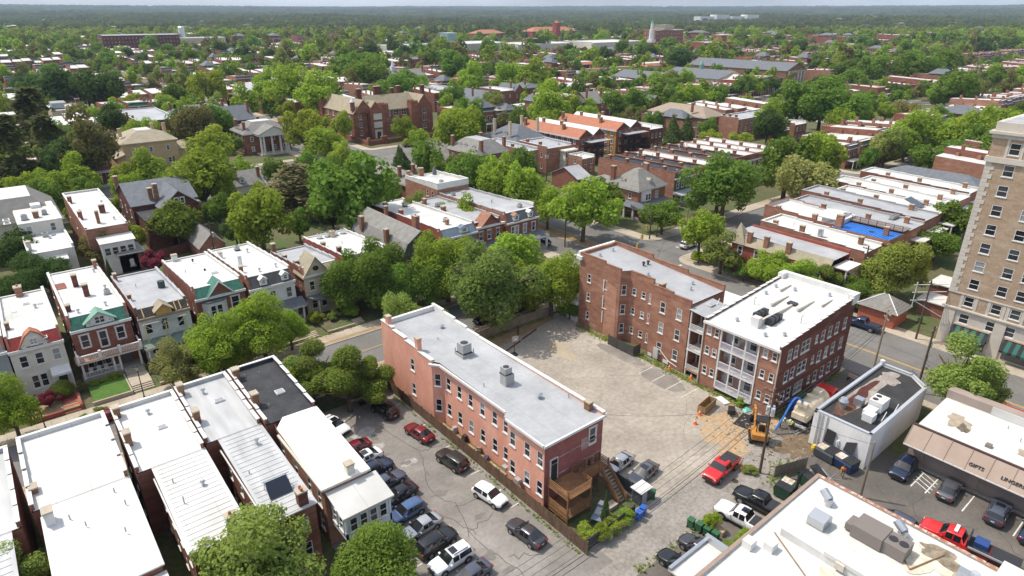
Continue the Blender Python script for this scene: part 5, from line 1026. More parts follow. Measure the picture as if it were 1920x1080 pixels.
E1 = [('gabled silver roofed brick house in the east block', RG, 154.6, 162.5, 9.0), ('dark red brick house with white roof and slanted solar skylight', RW, 163.2, 171, 9.0), ('plain brick house with white roof and twin chimneys east of the skylight house', RW, 171.6, 179.5, 8.8), ('brick house with cream patched roof before the last boulevard row end', RW, 180.2, 188, 9.0), ('end brick house with white roof beside the grey hipped roof', RW, 188.7, 196, 9.0)]
for k, (lab, rm, xa, xb, z) in enumerate(E1):
    z += (.5, -.3, .4, -.5, .2)[k]; r = east_house(lab, xa, xb, 47.5 + k * .6, (76, 72.5, 77.5, 74, 77)[k], z, BO if k % 2 else BR, rm, z - (1.1, .6, 1.3, .5, .9)[k], 6, ((xa + .5, 70, 1.1), (xa + .5, 62, 1.3), (xb - 1.5, 53, 1.2)), k < 2)
    if k == 1: MB().poly([(164, 52.5, 8.6), (168, 52.5, 8.6), (168, 56, 10), (164, 56, 10)]).build('glass_slope', GL[1], r)
    MB().box(xa + 1, xb - 1, 44.8, 47.4 + k * .6, 5.9, 6.1).build('porch_roof', RW, r)
    for x in (xa + 1.2, xb - 1.2): MB().box(x - .12, x + .12, 45, 45.24, .1, 5.9).build('post', WHT, r)
r = bldg('grey hipped roof house with tan gable at the boulevard cross street', 197, 210, 48, y1=74); shell(r, 197.5, 208, 50, 76, Z0, 7.6, YTAN, [('W', 5, (1.5, 4.4), .9, 1.6)], False); hip(197.5, 208, 50, 76, 7.6, 2.6, .5).build('roof', [SL, SL], r); chimney(r, 205, 51, 8.5, .8, .8, 2, BO)
r = bldg('small red brick garage with grey pyramid roof beside the tower alley', 112.4, 119, 35, 'garage', 'garage', y1=42); shell(r, 113.2, 118.6, 35.6, 41.6, Z0, 2.9, brick('brick_orange_red', (.42, .13, .075), (.36, .105, .06)), []); hip(113.2, 118.6, 35.6, 41.6, 2.9, 2.1, .5).build('roof', [SH, SH], r)
for (a, b_) in (((112.7, 35.1, 2.95), (115.9, 38.3, 5.02)), ((112.7, 42.1, 2.95), (115.9, 38.9, 5.02))): MB().tube(a, b_, .1, n=4).build('hip_cap', WHT, r)
r = bldg('long low white roofed shed by the narrow alley behind the tower', 124, 140, 31, 'garage', 'garage', y1=35); MB().box(124, 128.5, 29, 36, .1, 2.6).build('wall', BR, r); MB().box(123.7, 128.8, 28.7, 36.3, 2.62, 2.8).build('roof', RW, r)
r = bldg('white roofed carport behind the willow like tree', 136, 143, 33, 'garage', 'garage', y1=38); MB().box(134.3, 134.6, 33.3, 37.7, .1, 2.5).box(139.4, 139.7, 33.3, 37.7, .1, 2.5).build('wall', BR, r); MB().box(134, 140, 33, 38, 2.52, 2.7).build('roof', RW, r)
LM = [(-1, 104, 'cream house with the red tile roof'), (7, 104, 'balustraded brick porch'), (15, 103, 'house under repair'), (24, 105, 'green gabled brick house'), (32, 104, 'white mansard house'), (41, 104, 'tan gabled house'), (51, 106, 'brick house with rooftop condensers'), (61, 106, 'gambrel fronted house'), (81, 107, 'brick pediment house'), (90, 106, 'corner house with the long porch'), (14, 46, 'grey ribbed metal roof'), (20, 45, 'white sunroom'), (-1, 48, 'wide white roof'), (32, 74, 'parking lot top end'), (44, 78, 'pink building front'), (60, 77, 'timber fence of the worn lot'), (77, 76, 'silver roofed apartments'), (105, 110, 'boulevard crossing'), (105, 140, 'boulevard median'), (135, 106, 'foursquare corner house'), (150, 100, 'green row house'), (119, 60, 'red corner house'), (116, 40, 'pyramid roofed garage'), (130, 42, 'tower alley'), (94, 18, 'gift shop'), (165, 50, 'east block rear yards'), (190, 84, 'far street crossing'), (5, 150, 'cream stepped house'), (16, 150, 'little pyramid roofed garage'), (30, 160, 'dark brick slate roofed house'), (34, 150, 'carriage house'), (56, 190, 'slate cottage roof'), (45, 258, 'yellow stucco mansion'), (86, 252, 'column mansion'), (145, 250, 'tudor mansion'), (128, 170, 'dormered boulevard house'), (170, 170, 'orange tile flats'), (206, 165, 'ochre walled flats'), (248, 175, 'brown hipped apartments'), (262, 155, 'long brick flats'), (250, 100, 'far east terrace'), (285, 140, 'square brick block'), (35, 385, 'pale modernist house'), (60, 320, 'brick institutional block'), (132, 400, 'cream classical hall'), (225, 310, 'dark gambrel house'), (230, 245, 'grey mansard apartments'), (420, 300, 'main school range'), (485, 290, 'long school hall'), (611, 500, 'white steeple'), (660, 460, 'hospital wing'), (600, 600, 'stone museum'), (490, 720, 'glass museum tower'), (930, 940, 'orange bell tower'), (210, 1020, 'long dark brick block'), (300, 620, 'terrace with white bay porch'), (240, 425, 'long house with cupola'), (15, 215, 'avenue pavement'), (100, 215, 'avenue and boulevard corner'), (330, 110, 'right hand avenue of trees'), (540, 200, 'far right wood edge'), (470, 380, 'red tile rimmed flats'), (150, 580, 'left middle distance roofs'), (330, 330, 'central middle distance roofs'), (420, 180, 'right middle distance roofs'), (60, 560, 'far left roofs'), (380, 480, 'roofs before the museum'), (220, 560, 'roofs left of the museum'), (640, 300, 'roofs right of the hospital')]
TL = []
def place_label(o, base, x, y, h):
    """a label from the look and the nearest thing one can find; like ones are told apart at the end"""
    nm = min(LM, key=lambda q: (q[0] - x) ** 2 + (q[1] - y) ** 2); d = (x - nm[0]) * .63 + (y - nm[1]) * .77
    TL.append((o, base + (' behind' if d > 6 else (' before' if d < -6 else ' by')) + ' the ' + nm[2], proj(x, y, h * .6)[0], h))
# ================================================================ HOUSES BEHIND THE NORTH ROW AND BEYOND
RES = []      # footprints already taken
rm_ = random.Random(5)
def mid(label, x0, x1, y0, y1, z, wall=BR, roofm=RW, kind='flat', h=3.0, nw=4, ns=3, floors=2, chims=2, name='house', cat='house', deck=0, axis='y', group=None, w_=.95, h_=1.65, trim=WHT, front='N', deckm=None, style='plain', steps_=0, cm=BR):
    RES.append((x0 - 1, x1 + 1, y0 - 1, y1 + 1))
    r = bldg(label, x0, x1, y0, name, cat, group, y1)
    fz = [1.3 + (z - .6) / floors * k for k in range(floors)]
    wn = []
    if nw: wn.append(('W', nw, fz, w_, h_, style))
    if ns: wn.append(('S', ns, fz, w_, h_, style))
    near = y1 < 200 and x1 < 215
    shell(r, x0, x1, y0, y1, Z0, z - .02, wall, wn, near)
    if kind == 'flat':
        flat_roof(r, x0, x1, y0, y1, z + .5, z, front, wall, roofm, .35, steps_, trim, zlow=z - .02)
        for k in range(3): vent(r, rm_.uniform(x0 + 1, x1 - 1), rm_.uniform(y0 + 1.5, y1 - 1.5), z + .1, .15, .4)
        zt = z + .3
    elif kind == 'hip':
        eave(r, x0, x1, y0, y1, z, .55, .35, trim); hip(x0, x1, y0, y1, z, h, .6, deck).build('roof', [roofm, deckm or roofm], r); zt = z + h * .5
    else:
        gwall(r, x0, x1, y0, y1, z - .02, h, wall, axis); gable(x0, x1, y0, y1, z, h, axis).build('roof', roofm, r); zt = z + h * .5
    for k in range(chims):
        if kind == 'flat': cx, cy_ = x0 + .5, y0 + (y1 - y0) * (k + .6) / (chims + .2)
        else: cx, cy_ = (x0 + .8 if k % 2 == 0 else x1 - .8), y0 + (y1 - y0) * (.25 + .5 * ((k // 2) % 2))
        chimney(r, cx, cy_, zt, .8, .9, 1.5 if kind == 'flat' else h * .75 + .8, cm)
    return r
# rear of the avenue houses
r = mid('tall cream stucco house stepping down to a balconied rear wing', 1.6, 9.0, 146, 158, 8.0, CREAM, RW, 'flat', nw=2, ns=2, chims=0); chimney(r, 2.1, 149, 8.2, .8, .9, 1.6, CREAM); condenser(r, 5.4, 156, 8.3, 1.0, .9)
o = MB().box(3.2, 7.4, 144.4, 145.98, 3.9, 4.1).box(3.2, 7.4, 144.4, 144.5, 4.1, 5.0).build('balcony', CREAM, r); MB().poly([(3.0, 144.2, 6.6), (7.6, 144.2, 6.6), (7.6, 145.99, 7.2), (3.0, 145.99, 7.2)]).build('balcony_roof', WHT, o); MB().box(5.0, 5.9, 145.93, 145.99, 4.1, 6.2).build('door', BLKP, r)
for x in (3.3, 7.2): MB().box(x, x + .14, 144.45, 144.59, .1, 6.6).build('post', WHT, o)
MB().box(1.62, 8.98, 158.1, 176, 8.5, 11.0).build('upper_storey', CREAM, r); MB().box(1.5, 9.1, 158, 170, 11.02, 11.2).build('upper_roof', RW, r)
for x in (3.2, 7.2): window(r, 'S', x, 158, 8.9, .9, 1.6, 'plain', False)
condenser(r, 3, 161, 11.2, 1.1, 1.1); chimney(r, 5, 161.5, 11.2, 1.0, 1.0, 1.2, BB); condenser(r, 6.6, 163, 11.2, .9, 1.0)
hip(-6, 9.4, 170, 190, 8.8, 4.4, .6, .45).build('avenue_roof', [SH, RW], r); MB().box(-5.9, 9.3, 170.1, 189.8, .1, 8.78).build('avenue_wall', CREAM, r); MB().box(4.8, 6.6, 170, 172.5, 10.2, 11.9).build('dormer', WHT, r)
r = mid('brick house with broad white roof and white glazed rear porch', 12.0, 19.6, 152, 186, 9.3, BO, RW, 'flat', nw=3, ns=0, chims=2, steps_=4); MB().box(13.6, 19.6, 148.2, 151.98, .1, 7.0).build('rear_porch', WHT, r); MB().poly([(13.3, 147.9, 7.05), (19.9, 147.9, 7.05), (19.9, 151.9, 7.6), (13.3, 151.9, 7.6)]).build('porch_roof', RW, r)
for k in range(4): window(r, 'S', 14.5 + 1.4 * k, 148.1, 4.4, 1.1, 1.6, 'plain', False)
chimney(r, 17, 164, 9.6, 1.1, .9, 1.6, BD); chimney(r, 15, 156, 9.5, .6, .8, 2.4, BB)
r = mid('dark brick house with broad slate roof and arched gable windows', 23.4, 37.4, 168, 186, 8.8, BD, SL, 'gable', 3.6, 3, 2, chims=0, axis='x', style='trim'); g_ = MB().ex([(28.5, 4), (36.6, 4), (36.6, 8.6), (32.6, 12.0), (28.5, 8.6)], 'y', 163, 172).build('rear_gable', BD, r); gable(28.5, 36.6, 163, 177, 8.6, 3.4, 'y', .5, .16).build('gable_roof', SL, g_)
MB().box(28.52, 36.58, 163.02, 168, .1, 4).build('rear_wing', BD, r)
for x in (31.9, 33.2): window(g_, 'S', x, 162.9, 9.0, .8, 1.4, 'trim', False)
for x in (30.5, 34.6): window(g_, 'S', x, 162.9, 5.4, .95, 1.7, 'trim', False)
for (x, y, hh) in ((29, 168.5, 3.6), (37.2, 182, 3.8), (23.6, 185, 3.2), (27.9, 169.4, 2.6)): chimney(r, x, y, 9.5, .9, 1.0, hh, BB)
MB().box(24, 28.4, 158, 167.9, .1, 7.4).build('side_wing', BD, r); MB().box(23.8, 28.6, 157.8, 167.9, 7.42, 7.6).build('wing_roof', RK, r); window(r, 'S', 26.2, 157.9, 4.2, 1.0, 1.9, 'trim', False)
MB().box(30, 36, 160.4, 162.9, 3.3, 3.5).build('rear_porch_roof', RG, r)
for x in (30.2, 33, 35.8): MB().box(x - .1, x + .1, 160.5, 160.7, .1, 3.3).build('post', WHT, r)
r = mid('little brick garage with grey pyramid roof behind the construction house', 16.2, 20.4, 148.2, 153.6, 4.4, BR, SH, 'hip', 1.7, 0, 1, 1, 0, 'garage', 'garage')
fence('old brick coloured garden wall behind the north row', (20.6, 150.5), (30.4, 153.6), 2.4, 5, BD, name='garden_wall', planks=1)
r = mid('carriage house with shingle roof, dormer and brick gable end', 31.0, 36.2, 144.5, 160, 3.4, BO, SH, 'gable', 2.6, 0, 1, 1, 0, 'garage', 'garage', axis='y'); dormer(r, 34.6, 147, 3.8, 1.3, 1.1, 1.6, SH); MB().box(31.4, 36.0, 141.6, 144.4, .1, 2.4).build('lean_to', RW, r)
r = mid('grey slate cottage roof half hidden between cedar and bright maple', 52.5, 60, 187, 196, 5.2, CREAM, SH, 'gable', 3.2, 0, 2, 1, 1, axis='x'); dormer(r, 54.5, 187.5, 5.8, 1.3, 1.2, 1.6, SH); chimney(r, 59.6, 189, 7, .8, .8, 2.4, BR)
r = mid('brick house with steep dark roof beside the boulevard corner', 88, 94, 153, 176, 6.5, BR, SH, 'hip', 2.6, 3, 2, 2, 2)
# ---- avenue mansions
r = mid('yellow stucco mansion with tan hipped roof and dark shutters', 36.8, 54.0, 255, 274, 9.0, YTAN, SHB, 'hip', 3.2, 2, 3, 2, 0, 'mansion', 'house', .25, deckm=RW, style='trim', trim=YTAN); RES.append((34, 66, 248, 276))
for (x, y) in ((38, 262), (49.6, 268), (53, 266)): chimney(r, x, y, 10.8, 1.0, 1.0, 2.4, YTAN)
MB().box(34, 36.78, 252, 268, .1, 5).build('side_wing', YTAN, r); MB().poly([(33.4, 251.4, 5.0), (36.7, 251.4, 6.2), (36.7, 268.4, 6.2), (33.4, 268.4, 5)]).poly([(33.4, 251.4, 5.0), (36.7, 251.4, 5.0), (36.7, 251.4, 6.2)]).build('wing_roof', SHB, r); MB().box(54.02, 63, 258, 270, .1, 5).build('side_wing', YTAN, r); hip(54, 63, 258, 270, 5, 2.0, .6).build('wing_roof', [SHB, SHB], r)
for x in (39.7, 45.4, 51.1):
    for dx in (-.95, .65): MB().box(x + dx, x + dx + .35, 254.88, 254.99, 1.2, 3.1).build('shutter', BLKP, r)
r = mid('brick mansion with tall white columned portico and grey hipped roof', 77.6, 95.0, 255, 270, 8.0, BR, SH, 'hip', 3.6, 3, 4, 2, 0, 'mansion', 'house', .3, deckm=RW, style='trim'); RES.append((76, 97, 248, 272))
for (x, y) in ((78.8, 258), (94.2, 262), (78.8, 267), (88, 269)): chimney(r, x, y, 9.4, .9, 1.1, 2.6, BR)
MB().box(81.2, 92.6, 249.3, 254.9, .1, .6).build('portico_floor', LIME, r); p = MB().box(81.0, 92.8, 249.1, 254.9, 7.3, 8.1).ex([(80.8, 8.12), (93.0, 8.12), (86.9, 10.7)], 'y', 249.1, 249.6).build('portico', WHT, r)
gable(81.2, 92.6, 249.2, 258, 8.15, 2.6, 'y', .5, .16).build('portico_roof', SH, p)
for x in (81.8, 82.9, 86.0, 89.2, 91.2, 92.1): MB().cyl(x, 250, .6, 7.3, .42, 14, .36).build('column', WHT, p)
MB().box(86.4, 87.8, 254.85, 254.99, .6, 3.2).build('door', BLKP, r)
MB().box(77.55, 77.6, 256, 269, 7.3, 7.6).build('frieze', WHT, r)
for k in range(3): dormer_w(r, 77.9, 259 + 3.2 * k, 8.1, 1.1, 1.0, 1.4, SH)
# tudor brick mansion with crenellations
r = bldg('grand brick tudor mansion with tan slate roof, gables, battlements and tall chimneys', 124, 165, 243, 'mansion', 'house', y1=290); RES.append((122, 167, 242, 292)); ZB = 11.0
BM = brick('brick_tudor', (.27, .11, .065), (.20, .08, .05), (.33, .15, .09)); SHT = mat('slate_tan', (.34, .285, .195), (.27, .225, .155), sc=.7, fine=(3, .15))
shell(r, 124.5, 131, 259, 292, Z0, ZB, BM, [('W', 6, (1.6, 5.0, 8.2), 1.3, 2.0, 'pair'), ('S', 1, (1.6, 5.0, 8.2), 1.3, 2.0, 'pair')], False, 'west_wing')
gwall(r, 124.5, 134, 258.4, 292, ZB, 5.2, BM, 'y'); gable(124.5, 134, 258.4, 292, ZB, 5.2, 'y', .3, .2).build('west_roof', SHT, r)
shell(r, 131, 156, 261.5, 274, Z0, ZB - .02, BM, [('S', (142.5, 146.5, 150.5), (4.4, 8.2), 2.4, 2.4, 'pair')], False, 'main_range')
gable(131, 157, 261.5, 274, ZB, 5.6, 'x', .3, .2).build('main_roof', SHT, r)
shell(r, 155.6, 164.5, 259.6, 276, Z0, ZB, BM, [('S', (160,), (1.6, 5.0, 8.2), 1.9, 2.1, 'pair'), ('W', 1, (4, 8), 1.2, 2, 'pair')], False, 'east_wing'); gwall(r, 155.6, 164.5, 259.6, 276, ZB, 5.2, BM, 'y'); gable(155.6, 164.5, 259.6, 276, ZB, 5.2, 'y', .2, .2).build('east_roof', SHT, r)
def battlement(x0, x1, y0, y1, z, mats=BM):
    b = MB().box(x0, x1, y0, y1, Z0, z)
    for i in range(4):
        t = (i + .15) / 4
        b.box(x0 + (x1 - x0) * t, x0 + (x1 - x0) * (t + .15), y0 - .06, y0 + .3, z, z + .7); b.box(x0 - .06, x0 + .3, y0 + (y1 - y0) * t, y0 + (y1 - y0) * (t + .15), z, z + .7)
        b.box(x0 + (x1 - x0) * t, x0 + (x1 - x0) * (t + .15), y1 - .3, y1 + .06, z, z + .7)
    return b.build('battlement_tower', mats, r)
battlement(137.8, 141.4, 258.6, 262, 13.4); battlement(152.6, 156.2, 258.2, 261.8, 13.6); bt = battlement(131.4, 137.7, 256.2, 260, 11.6); battlement(123.6, 126.6, 288, 292, 13.6)
gwall(r, 131, 138.6, 258.0, 264, ZB, 4.2, BM, 'y'); gable(131, 138.6, 258.2, 267, ZB, 4.2, 'y', .25, .2).build('porch_gable_roof', SHT, r)
for z in (4.6, 8.0): MB().box(132.6, 136.6, 256.05, 256.19, z, z + 2.5).build('stone_window', LIME, r); [window(r, 'S', 133.2 + .95 * k, 256.0, z + .25, .8, 2.0, 'plain', False, glass=0) for k in range(4)]
MB().box(132.8, 136.4, 256.0, 256.19, .1, 3.8).build('stone_doorway', LIME, r); MB().box(133.7, 135.5, 255.93, 255.99, .1, 2.9).build('door', BLKP, r)
for (x, y, w1, hh) in ((131.4, 266, 2.0, 7.5), (142.5, 270, 3.4, 7.6), (156.5, 276, 1.8, 6.5), (164.6, 268, 1.6, 7.0), (152, 274, 1.5, 6)): chimney(r, x, y, ZB + 2.5, w1, 1.6, hh - 1, BD)
MB().cyl(125.2, 260, 12, 15.6, 1.0, 10).build('turret', BM, r); MB().cyl(125.2, 260, 15.6, 17.2, 1.2, 12, .25).build('turret_dome', ALUM, r)
wl = thing('garden_wall', 'long brick garden wall with gate piers before the tudor mansion', 'wall', (140, 244, .1)); MB().box(131, 170, 243.4, 243.9, .1, 1.9).build('wall', BM, wl); MB().box(122.6, 123.1, 244, 290, .1, 1.9).build('side_wall', BM, wl); MB().box(123.1, 129, 243.4, 243.9, .1, 1.9).build('wall', BM, wl)
for x in (123, 129.3, 130.8): MB().box(x - .6, x + .6, 243, 244.2, .1, 3.2).build('gate_pier', BM, wl)
# the boulevard's east side north of the street
r = mid('hipped roof brick house with three dormers and white rear porch', 121.8, 134.5, 167, 183, 8.4, BB, SH, 'hip', 3.6, 4, 0, 2, 0, deck=.35, deckm=RG, style='trim')
for y in (170.5, 175, 178): dormer_w(r, 123, y, 9.0, 1.3, 1.2, 1.6, SH)
for (x, y) in ((122.4, 181.5), (124, 167.6), (133, 180), (134, 168.5)): chimney(r, x, y, 9.5, .9, 1.0, 3.0, BR)
MB().box(128, 135, 163.4, 166.9, 5.6, 5.8).build('porch_roof', RG, r)
for x in (128.2, 131.5, 134.8): MB().box(x - .12, x + .12, 163.5, 163.74, .1, 5.6).build('post', WHT, r)
mid('flat roofed orange brick house next to the dormered boulevard house', 136.4, 143, 161.4, 184, 8.2, BO, RG, 'flat', nw=3, ns=2, chims=2)
r = mid('slate hipped house with stone chimneys behind the flat brick roofs', 145.5, 160, 176, 194, 8.4, BO, SL, 'hip', 4.4, 3, 2, 2, 4, deck=.1, cm=TANS); dormer_w(r, 147, 184, 9, 1.4, 1.4, 2, SL)
r = mid('brick house with two storey cream bay porches at its rear', 146, 157.5, 160.5, 175, 8.2, BO, RG, 'flat', nw=3, ns=0, chims=2); o = MB().box(151.8, 157.4, 157.6, 160.4, .1, 3.3).box(151.8, 157.4, 157.6, 160.4, 3.9, 4.9).box(151.6, 157.6, 157.4, 160.4, 7.0, 7.4).box(152, 157.2, 157.8, 160.4, 3.3, 7).build('bay_porch', CREAM, r)
for k in range(5): window(o, 'S', 152.5 + 1.05 * k, 157.7, 5.0, .8, 1.8, 'plain', False, frame=CREAM, glass=0)
def tile_flats(label, x0, x1, y0, y1, wallW):
    r = bldg(label, x0, x1, y0, 'apartment_building', 'building', y1=y1); RES.append((x0 - 1, x1 + 1, y0 - 1, y1 + 1)); z = 9.6; xm = (x0 + x1) / 2
    mb = MB(); wallface(mb, (x0, y1), (x0, y0), Z0, z); mb.build('side_wall', wallW, r)
    shell(r, x0 + .01, x1, y0, y1, Z0, z, BR, [('S', 4, (1.4, 4.3, 7.2), 1.0, 1.6)], False, faces='SEN')
    for k in range(10):
        for zz_ in (1.6, 4.4, 7.3): window(r, 'W', y0 + 2 + (y1 - y0 - 4) * k / 9, x0 - .11, zz_, .9, 1.5, 'trim', False)
    for i, (xa, xb, m1) in enumerate(((x0, xm, TERRA), (xm, x1, RW))):
        xr = (xa + xb) / 2; MB().ex([(xa - .5, z), (xr, z + 2.6), (xr, z + 2.4), (xa - .5, z - .2)], 'y', y0 - .4, y1 + .4).build('tile_slope' if i == 0 else 'roof_slope', m1, r)
        MB().ex([(xr, z + 2.4), (xr, z + 2.6), (xb, z + .5), (xb, z + .3)], 'y', y0 - .4, y1 + .4).build('roof_slope', RW, r)
        MB().ex([(xa, z), (xb, z), (xr, z + 2.4)], 'y', y0, y0 + .25).build('gable_wall', BD, r); MB().cyl(xr, 0, 0, .1, .35, 10).build('round_window', WHT, r, local=True)
        o = r.children[-1]; o.rotation_euler = (R(90), 0, 0); o.location = (0 if 0 else xr - LOC[r.name][0] - xr, y0 - LOC[r.name][1], z + 1.2 - LOC[r.name][2])
        o.location.x = -LOC[r.name][0]
    MB().box(x0 - .6, x0 - .02, y0 - .4, y1 + .4, z - .5, z - .02).build('eave_board', WHT, r)
    for (x, y) in ((x0 + .8, y1 - 2), (xm, y1 - 6), (xm, y0 + 16), (x0 + 2, y0 + 10), (x1 - 1, y1 - 12)): chimney(r, x, y, z + .8, .9, 1.0, 2.6, BB)
    pc = MB().box(x0 + 2, x1 - 1, y0 - 4.4, y0 - .5, z - 1.4, z - 1.2).build('porch_roof', RG, r)
    for zz_ in (3.2, 6.0):
        MB().box(x0 + 2, x1 - 1, y0 - 3.8, y0 - .2, zz_, zz_ + .2).build('gallery_floor', METALD, pc)
        MB().box(x0 + 2, x1 - 1, y0 - 3.85, y0 - 3.78, zz_ + .9, zz_ + 1.0).build('gallery_rail', METALD, pc)
    for k in range(4): xx = x0 + 2.2 + (x1 - x0 - 3.4) * k / 3; MB().box(xx - .1, xx + .1, y0 - 3.9, y0 - 3.7, .1, z - 1.4).build('post', METALD, pc)
    for zz_ in (.3, 3.3): MB().tube((x0 + 3, y0 - 2.6, zz_), (x1 - 3, y0 - 2.6, zz_ + 2.8), .18, n=4).build('stair_flight', METALD, pc)
    return r
tile_flats('orange tile roofed brick flats with dark rear galleries', 163.4, 176.5, 163, 195, BR)
tile_flats('orange tile roofed flats with ochre painted side wall', 186, 200.5, 166, 198, mat('ochre_brick', (.46, .24, .075), (.38, .19, .06), sc=.6, fine=(3, .12)))
mid('small brick house with white roof wedged right of the tile flats', 202, 210, 163, 180, 8.4, BD, RW, 'flat', nw=0, ns=3, chims=0)
mid('small orange brick outbuilding with white roof near the dark galleries', 152.2, 158.4, 150, 156.6, 5.6, BO, RW, 'flat', nw=1, ns=2, floors=2, chims=0)
r = mid('brick carriage house with grey gable roof in the mid block', 136, 141.4, 135.5, 147, 4.2, BR, RG, 'gable', 2.6, 0, 2, 1, 0, 'garage', 'garage', axis='x')
r = mid('tan brick apartment house with broad brown hipped roof', 241.8, 255.5, 166, 197, 9.0, BB, mat('shingle_brown', (.33, .265, .20), (.28, .22, .165), sc=.8, fine=(4, .1)), 'hip', 3.6, 6, 3, 3, 1, 'apartment_building', 'building', deck=.05)
mid('long brick flats with grey roof beyond the brown hipped roof', 247.5, 278, 153.6, 163, 9.0, BO, RG, 'flat', nw=0, ns=8, floors=3, chims=3, name='apartment_building', cat='building')
mid('small windowless brick block with grey roof by the bright green crown', 250.5, 258.5, 136.5, 142, 6.0, BB, RG, 'flat', nw=0, ns=0, chims=0, name='outbuilding', cat='building'); mid('square brick block with white roof east of the brick flats', 264.5, 274, 137.6, 144.5, 7.0, BB, RW, 'flat', nw=1, ns=3, chims=0, name='outbuilding', cat='building')
# foursquare corner
r = mid('brick foursquare corner house with hipped roof, dormers and wraparound white porch', 130, 141, 107, 117.5, 7.4, BO, SH, 'hip', 4.2, 2, 0, 2, 0, deck=.12); RES.append((126, 143, 102, 130))
window(r, 'S', 137.5, 106.89, 4.4, 1.2, 1.9, 'pair', False, glass=2); o = MB().prism([(131.2, 107), (131.9, 106.2), (134.2, 106.2), (134.9, 107)], 4.2, 6.9).build('bay_window', WHT, r)
for k in range(2): window(o, 'S', 132.5 + 1.05 * k, 106.1, 4.5, .9, 1.7, 'plain', False, glass=0)
dormer(r, 135.6, 107.8, 7.9, 1.3, 1.3, 2.4, SHB); dormer_w(r, 130.8, 113.4, 7.9, 1.3, 1.3, 2.4, SHB); chimney(r, 131, 117, 8, 1.0, 1.2, 4, BR); chimney(r, 140.4, 113.5, 8, 1.0, 1.2, 4, BO)
MB().box(130.4, 139, 117.6, 128, .1, 6.2).build('rear_wing', BO, r); hip(130.4, 139, 117.6, 128, 6.2, 1.8, .4).build('wing_roof', [SH, SH], r)
porch(r, 127.6, 140.6, 103.6, 107, 3.3, 5, SL, .8, False, slope=.9, square=True, r=.24); MB().poly([(127.2, 103.3, 3.3), (129.98, 107, 4.2), (129.98, 116, 4.2), (127.2, 116, 3.3)]).build('side_porch_roof', SL, r)
for y in (106.5, 109.6, 112.8, 115.7): MB().box(127.5, 127.95, y - .22, y + .22, .1, 3.3).build('column', WHT, r)
for (lab, xa, xb, m1, rm1, ym) in (('green painted row house beside the foursquare corner house', 147.2, 154.5, GREENP, RKD, 108.8), ('red painted row house next to the green one', 154.7, 161.4, BRP, RKD, 109.0), ('row house with white membrane roof behind the dark oak', 161.6, 168.5, BR, RW, 109.2), ('row house with black roof behind the dark oak', 168.7, 175.5, GREYP, RKD, 109.2), ('row house with black roof next to the last white one', 175.7, 182.5, BR, RKD, 109.4), ('last row house with white roof before the cross street oaks', 182.7, 189.8, BR, RW, 109.6), ('brick end house with stepped white roof near the cross street', 190, 197, BR, RW, 109.8), ('brick end house with rear porch at the cross street', 197.2, 205, BO, RW, 110)):
    r = mid(lab, xa, xb, ym, 138, 8.4, BO, rm1, 'flat', nw=0, ns=0, chims=4, front='S', steps_=5, trim=BR)
    mb = MB(); wallface(mb, (xa, ym - .06), (xb, ym - .06), Z0, 8.7, []); mb.build('front_wall', m1, r)
    for x in spread(3, xa + .4, xb - .4):
        for z in (1.5, 4.7): window(r, 'S', x, ym - .17, z, 1.0, 1.9, 'trim', False, frame=CREAM if m1 is GREENP else WHT)
    MB().box(xa, xb, ym - .5, ym - .07, 7.2, 7.6).build('cornice', WHT if m1 is not GREENP else CREAM, r); porch(r, xa + .2, xb - .2, ym - 2.8, ym - .06, 3.4, 4, RG, .8, True)
# ---- north side of the avenue and beyond, measured one by one
r = mid('pale modernist house with stair tower and white flat roofs', 29, 42, 375, 395, 8, TANS, RW, 'flat', nw=2, ns=2, chims=0); MB().box(34.5, 37.5, 370, 375, .1, 10.5).build('stair_tower', CREAM, r); MB().box(30, 36, 380, 390, 8.5, 11).build('roof_room', GREYP, r)
mid('brick institutional block with white roof and parapets left of the magnolia', 51, 66.5, 306, 345, 9.0, BR, RG, 'flat', nw=6, ns=4, floors=2, chims=3, name='school_building', cat='building')
mid('slate roofed gable block with dark brick end wall above the column mansion', 74, 92, 286, 300, 9.0, BD, SL, 'gable', 5.0, 2, 5, 2, 3, axis='x', name='school_building', cat='building')
mid('grey roofed range with many chimneys behind the slate gable', 68, 92, 310, 330, 9, BB, SL, 'hip', 3, 2, 5, 2, 6, deck=.4, name='school_building', cat='building')
mid('cream classical hall with grey gabled roof and lantern', 124, 142, 392, 415, 8, CREAM, RG, 'gable', 3.6, 2, 3, 1, 0, name='hall', cat='building')
r = mid('dark gambrel roofed house with white dormer windows and cream base', 217, 233, 296, 318, 5.5, CREAM, SL, 'gable', 4.8, 2, 3, 1, 1, style='trim')
r = mid('grey mansard apartment house with row of dormers beside the maples', 222, 240, 236, 262, 9.4, BB, SL, 'hip', 3.0, 3, 5, 3, 4, deck=.65, deckm=RW, name='apartment_building', cat='building')
for x in (226, 230.5, 235): dormer(r, x, 236.2, 9.8, 1.6, 1.5, 2, SL)
r = mid('cream castle like terrace with battlemented parapet', 211, 224, 328, 352, 9.2, CREAM, RG, 'flat', nw=6, ns=2, chims=0, name='terrace', cat='building')
for k in range(7): MB().box(210.8, 212, 329 + 3.6 * k, 330.4 + 3.6 * k, 9.4, 10.6).build('merlon', CREAM, r)
mid('red brick house with white roof above the white marquee', 236, 246, 300, 320, 9, BR, RW, 'flat', nw=4, ns=2, chims=1); mid('brick house with slate gable joined to the red brick one', 246.2, 254, 300, 316, 8, BR, SL, 'gable', 4, 2, 2, 2, 1)
